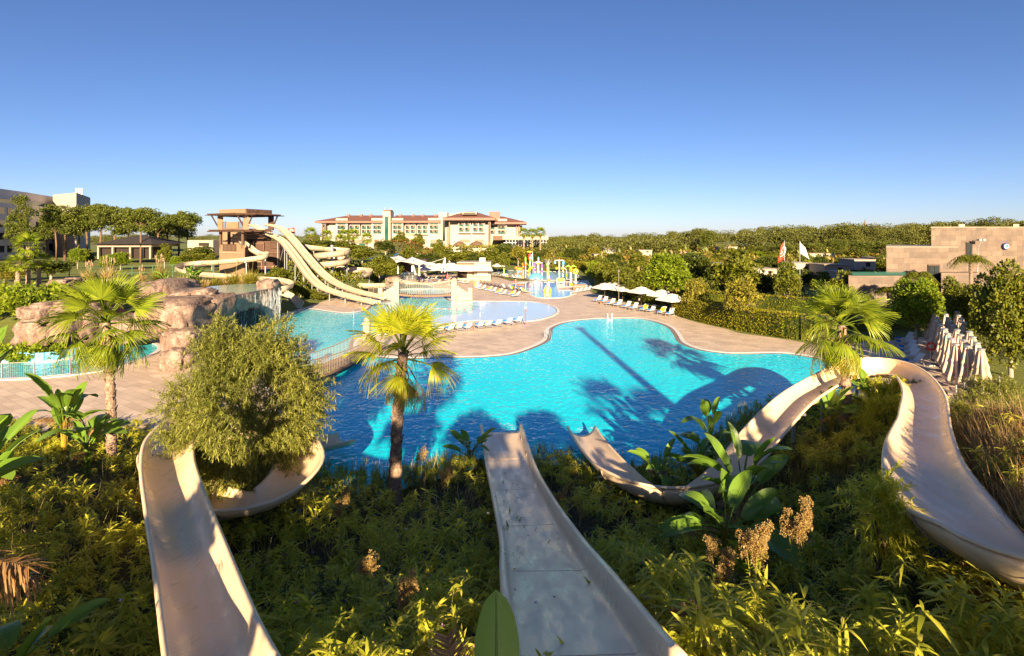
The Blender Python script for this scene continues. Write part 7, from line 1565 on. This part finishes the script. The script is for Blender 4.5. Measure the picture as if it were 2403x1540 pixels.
# ------------------------------------------------------------------ pines
def make_pine(seed, flat=.8, h=14.0, r=4.3, name='umbrella_pine', lobes=None, fol='f_pine', n=9000):
    root = empty(name, (0, 0, -500)); rr = random.Random(seed); q = MB(); ln = (rr.uniform(-.6, .6), rr.uniform(-.4, .4)); q.tube([(0, 0, -.5), (ln[0] * .3, ln[1] * .3, h * .35), (ln[0], ln[1], h * .72)], [.28, .24, .18], 8)
    cl = []
    for i in range(7): a = i * 2.4 + rr.random(); R = r * rr.uniform(.35, .75); e = Vector((ln[0] + math.cos(a) * R, ln[1] + math.sin(a) * R, h * rr.uniform(.72, .9))); q.tube([(ln[0] * .9, ln[1] * .9, h * .6), (ln[0] + math.cos(a) * R * .5, ln[1] + math.sin(a) * R * .5, h * .7), e], [.13, .10, .04], 5); cl.append(e)
    q.build('trunk', C['bark'], root, True); parts = []
    ls = lobes or [(0, 0, .76, .8)] + [(math.cos(i * .9 + rr.random() * .5) * rr.uniform(.35, .62), math.sin(i * .9 + rr.random()) * .6, rr.uniform(.50, .86), rr.uniform(.45, .62)) for i in range(9)]
    tot = sum(l[3] ** 2 for l in ls)
    for x, y, z, s in ls:
        m = int(n * s * s / tot); V, Q = crown_cloud(m, (r * s, r * s, r * s * flat), 26, .30, csize=.34, low=-.7, inner=.4); V += np.array([ln[0] + x * r, ln[1] + y * r, h * z]); parts.append((V, Q))
    link_mesh('crown', np_mesh('crown', *join(parts)), C[fol], root); return root
PN = [make_pine(1), make_pine(2, .95, 14, 3.9), make_pine(3, .7, 13.5, 4.5)]
for i, (u, d, s, sz, lab) in enumerate([(152, 150, 1.05, 1.02, 'umbrella pine with straight reddish trunk, second from the left of the group'), (133, 158, .8, .84, 'lower umbrella pine leaning out at the left of the pine group'), (235, 156, 1.1, 1.10, 'tallest umbrella pine of the group behind the lawn'), (268, 148, 1.05, 1.0, 'broad pine directly in front of the dark-roofed pavilion'), (205, 165, 1.0, .92, 'shaded pine in the gap between the two tallest'),
        (330, 140, .85, .98, 'pine with long bare trunk standing forward on the lawn'), (300, 170, 1.0, 1.0, 'pine behind the pavilion roof'), (368, 158, .9, .82, 'shorter pine right of the bare-trunk pine'), (395, 165, 1.0, .86, 'pine left of the outermost right one'), (420, 158, .95, .88, 'second pine from the right end of the group'), (443, 165, 1.0, .93, 'outermost right pine with lopsided crown reaching to the tower'), (185, 172, 1.0, .95, 'pine hidden deep in the middle of the group'), (350, 180, 1.1, .8, 'far pine showing between trunks at the right'), (112, 176, .8, .7, 'small pine in front of the grey wing')]):
    p = P(u, 600, d); o = put(PN[i % 3], (p.x, p.y, 3.3), s * 1.12, None, lab, 'umbrella pines behind the lawn', sz * 1.13); o['category'] = 'pine tree'
tallp = make_pine(9, 1.2, 17, 2.9, 'tall_pine', [(0, 0, .9, .75), (.25, 0, .74, .85), (-.3, .1, .6, .95), (.4, -.1, .5, .9), (-.55, 0, .42, .8), (.7, 0, .38, .7), (-.2, 0, .3, .6)], 'f_pine')
p = P(48, 600, 138); tallp.location = (p.x, p.y, 3.3); tag(tallp, 'tall loose-branched pine in front of the grey wing at far left', 'pine tree'); tallp.scale = (1, 1, 1.0)
# far wood, one mass
def far_wood():
    parts = []; r2 = np.random.default_rng(3); protos = [crown_cloud(700, (5.0, 5.0, 3.2), 14, .52, csize=.5), crown_cloud(700, (4.6, 4.6, 3.8), 14, .52, csize=.5), crown_cloud(640, (4.0, 4.0, 4.4), 12, .5, csize=.5)]
    tops = lambda u: np.interp(u, [-200, 420, 700, 1240, 1300, 1400, 1560, 1640, 1700, 1850, 2000, 2180, 2403, 2700], [552, 552, 551, 560, 557, 551, 547, 541, 545, 537, 533, 529, 523, 520])
    for i in range(700):
        d = r2.uniform(250, 520) if i % 3 else r2.uniform(225, 300); u = r2.uniform(1270, 2560) if i % 6 else r2.uniform(-150, 1300)
        if u < 1270: d = r2.uniform(420, 600)
        x = (u - U0) * d / F; zt = CAMZ - (tops(u) + r2.normal(3, 3.0) - V0) * 380 / F; zt = max(zt * r2.uniform(.82, 1.0), 7) if u > 1270 else r2.uniform(9, 12)
        if d < 300 and u < 1600: zt *= .8
        V, Q = protos[i % 3]; k = r2.uniform(.8, 1.3); V = V * k; V[:, :2] *= 1; V = V + np.array([x, d, zt - 3.0 * k]); parts.append((V, Q))
        if i % 3 == 0: V2 = V.copy(); V2[:, 2] -= 4.5; V2[:, :2] += r2.normal(0, 2, 2); parts.append((V2, Q))
    o = link_mesh('pine_wood', np_mesh('pine_wood', *join(parts)), C['f_pine_far']); tag(o, 'far-off belt of umbrella pines and mixed wood along the horizon', 'woodland', None, 'stuff')
C['f_pine_far'] = foliage('far_pine_foliage', [(.045, .05, .012), (.095, .105, .018), (.16, .155, .028)], transl=.1, big=.04)
far_wood()
for i, (u, d, s, sz, lab) in enumerate([(1660, 240, .95, .95, 'brownish tall tree rising above the wood edge'), (1845, 200, .8, .55, 'small umbrella pine left of the wood gap'), (1905, 190, .85, .62, 'umbrella pine in front of the wood, centre right'), (1795, 210, .8, .52, 'little pine before the dark trunk line'), (2025, 170, .9, .66, 'umbrella pine left of the stone building'), (2068, 180, .9, .68, 'second umbrella pine left of the stone building'), (1960, 200, .9, .7, 'pine midway between flag poles and stone building'), (2195, 330, 1.3, 1.15, 'pine crown showing over the stone building roof')]):
    p = P(u, 600, d); o = put(PN[i % 3], (p.x, p.y, 0), s, None, lab, None, sz); o['category'] = 'pine tree'
for pn in PN: drop(pn)
# understorey between garden trees: shrubs as ground cover
def shrub_field():
    parts = []; r2 = np.random.default_rng(11); protos = [crown_cloud(160, (1.6, 1.6, 1.1), 9, .5), crown_cloud(160, (2.2, 2.2, 1.6), 9, .6)]
    n = 0
    while n < 620:
        d = r2.uniform(95, 330); u = r2.uniform(1000, 2200); v = V0 + 10.5 * F / d
        if (u < 1410 and v > 622) or (u > 1880 and v > 660) or (u < 1120 and v > 606): continue
        n += 1; V, Q = protos[n % 2]; k = r2.uniform(.7, 1.6) * (1 if d < 170 else 1.5); parts.append((V * k + np.array([(u - U0) * d / F, d, .8 * k]), Q))
    o = link_mesh('garden_shrubs', np_mesh('garden_shrubs', *join(parts)), C['f_mixshrub']); tag(o, 'mixed low shrubs filling the gardens between trees and villas', 'shrubs', None, 'stuff')
C['f_mixshrub'] = foliage('mixed_shrub_foliage', [(.06, .09, .015), (.13, .16, .02), (.22, .14, .03), (.26, .26, .03)], transl=.25, big=.06)
shrub_field()
# villas
for i, (u0, u1, v0, v1, d, lab) in enumerate([(1585, 1612, 593, 601, 190, 'white flat villa between dark trees, centre right'), (1618, 1650, 603, 613, 160, 'small white villa wall right of the bright tree'), (1695, 1720, 620, 650, 120, 'cream villa corner behind the wide green tree'), (1935, 1992, 622, 640, 118, 'long white flat villa right of the flag poles, near'), (1860, 1908, 618, 640, 125, 'white villa block by the white flag'), (2005, 2055, 610, 626, 130, 'white villa with bright end wall left of the stone building'), (2055, 2085, 606, 618, 140, 'white villa touching the stone building'), (1900, 1960, 596, 602, 180, 'long low villa roof before the pine wood'),
        (1770, 1830, 632, 642, 118, 'cream villa with flat grey roof near the red flag'), (1500, 1530, 588, 593, 210, 'tiny white villa far left in the garden belt'), (1420, 1445, 584, 588, 230, 'tiny cream villa behind the play pool trees'), (1690, 1730, 580, 585, 230, 'flat villa roof in front of the tree trunks'), (1395, 1412, 598, 602, 190, 'small cream wall behind the T-shaped play frame'), (1980, 2010, 640, 662, 100, 'white villa wall with dark opening behind the right palm')]):
    r = empty('villa', (0, 0, 0), 0, lab, 'house', None); bx_uv(r, u0, u1, v0, v1 + 8, d, 6, 'hotel_wall' if i % 3 else 'cream_stone', 'wall'); bx_uv(r, u0 - 1, u1 + 1, v0 - 1.0, v0, d - .3, 6.6, 'cream_stone', 'roof_slab'); bx_uv(r, u0 + (u1 - u0) * .55, u0 + (u1 - u0) * .75, v0 + (v1 - v0) * .35, v1, d - .06, .3, 'dark', 'window')
# palms
FP = far_palm('palm', 7.0); FP2 = far_palm('palm', 5.0, skirt=False, R=1.8)
for i, (u, vb, d, h, lab) in enumerate([(729, 0, 222, 11.3, 'fan palm left of the hotel, furthest left'), (767, 0, 205, 10.4, 'fan palm with brown skirt at the left end of the hotel'), (798, 0, 195, 9.0, 'fan palm right of the one at the hotel end, shorter'), (809, 0, 212, 10.6, 'taller fan palm of the close pair at the hotel left bay'), (829, 0, 200, 10.6, 'fan palm before the second hotel bay'), (861, 0, 195, 9.4, 'fan palm before the hotel lobby glass'), (850, 0, 165, 6.2, 'short fan palm behind the blue shade roof'), (1229, 0, 262, 11.6, 'first palm in front of the glass-band annex'), (1249, 0, 262, 11.4, 'second palm in front of the glass-band annex'), (1268, 0, 262, 11.8, 'third palm in front of the glass-band annex'), (912, 0, 215, 7.2, 'palm beside the hotel stair tower')]):
    p = P(u, 600, d); s = h / 7.0; o = put(FP, (p.x, p.y, 0), max(1.0, s * 1.05), None, lab, None, s); o['category'] = 'palm tree'
for u, d, h, lab in ((66, 75, 5.9, 'tallest of three fan palms above the bamboo hedge at left'), (42, 73, 3.9, 'left short one of three fan palms above the bamboo hedge'), (91, 77, 3.9, 'right short one of three fan palms above the bamboo hedge'), (1890, 140, 4.5, 'small fan palm among the villas')):
    p = P(u, 600, d); s = h / 5.0; o = put(FP2, (p.x, p.y, hz(p.x, p.y) - .6 * (d < 100)), 1.12, None, lab, None, s * 1.05); o['category'] = 'palm tree'
drop(FP); drop(FP2)
for k in TP: drop(TP[k])
# drooping date palms in front of the stone building
for u, v, d, r_, lab in ((2278, 612, 66, 2.4, 'drooping feather palm against the stone wall, below the floodlight'), (2158, 652, 62, 2.3, 'drooping feather palm beside the dark door of the stone building'), (2085, 680, 66, 1.4, 'small feather palm at the garage opening')):
    root = empty('feather_palm', P(u, v, d) - Vector((0, 0, P(u, v, d).z)), 0, lab, 'palm tree'); zc = P(u, v, d).z; q = MB(); q.tube([(0, 0, 0), (0, 0, zc)], .16, 8); q.build('trunk', C['palm_bark'], root); parts = []
    for i in range(26):
        az = i * 2.4; el = math.radians(random.uniform(35, 85)); n = 60; t = np.linspace(.1, 1, n); L = r_ * random.uniform(.8, 1.15)
        R = L * np.cos(el) * t + L * .35 * t ** 2; Z = L * np.sin(el) * t * 1.0 - L * 1.0 * t ** 2.4; b = np.stack([np.cos(az) * R, np.sin(az) * R, Z + zc], 1); s_ = np.where(np.arange(n) % 2, 1, -1)
        dd = np.stack([-np.sin(az) * s_, np.cos(az) * s_, -.5 * np.ones(n)], 1) + rng.normal(0, .15, (n, 3)); parts.append(leaf_rows(b, dd, .5 * np.ones(n), .045 * np.ones(n), .5 * np.ones(n)))
    link_mesh('crown', np_mesh('crown', *join(parts)), C['f_tree'], root)
# grasses on the rock garden
for i, (u, v, d, h, pl, mt, lab) in enumerate([(208, 650, 78, 1.6, 12, 'f_dry', 'pampas grass with pale plumes at the lawn edge, left'), (255, 655, 76, 2.1, 16, 'f_dry', 'big pampas clump with tall plumes behind the left palm crown'), (330, 655, 76, 1.3, 6, 'f_dry', 'small pampas clump with two pale plumes'), (375, 652, 78, 2.2, 18, 'f_olive', 'pinkish pampas plumes behind the pale rock'), (400, 672, 70, 1.8, 0, 'f_olive', 'green-gold grass tuft at the top of the rocks, left'), (425, 678, 66, 2.0, 0, 'f_dry', 'straw-yellow grass tuft hanging over the rocks'), (392, 680, 66, 1.2, 0, 'f_dry', 'small straw tuft behind the pale rock'),
        (455, 668, 73, 1.7, 0, 'f_olive', 'olive grass tuft on the basin rim, first from left'), (480, 668, 74, 1.4, 0, 'f_dry', 'straw grass tuft on the basin rim, second from left'), (505, 667, 75, 1.6, 0, 'f_olive', 'olive grass tuft on the basin rim, third from left'), (530, 665, 76, 1.7, 0, 'f_dry', 'straw grass tuft on the basin rim, fourth from left'), (552, 664, 76, 2.4, 2, 'f_olive', 'tall green-gold grass tuft on the basin rim, fifth from left'), (575, 662, 76, 2.0, 0, 'f_dry', 'straw grass tuft on the basin rim, sixth from left'), (590, 660, 74, 2.3, 2, 'f_olive', 'tall grass tuft at the right end of the basin rim'), (178, 662, 72, 1.1, 0, 'f_olive', 'little round grass tuft on the lawn-side rocks')]):
    p = P(u, v, d); pampas(lab, (p.x, p.y, p.z - .5), h * 1.35, 620, pl, mt, 1.5)
for u, v, d, lab in ((447, 655, 72, 'grey-green bird-of-paradise above the basin rim, left'), (462, 655, 73, 'grey-green bird-of-paradise above the basin rim, right'), (390, 664, 68, 'agave-like plant among the rock-garden grass')):
    p = P(u, v, d); strelitzia(lab, (p.x, p.y, p.z - .5), 1.2, 8, 0, 1.0, int(u) % 7, (35, 85))
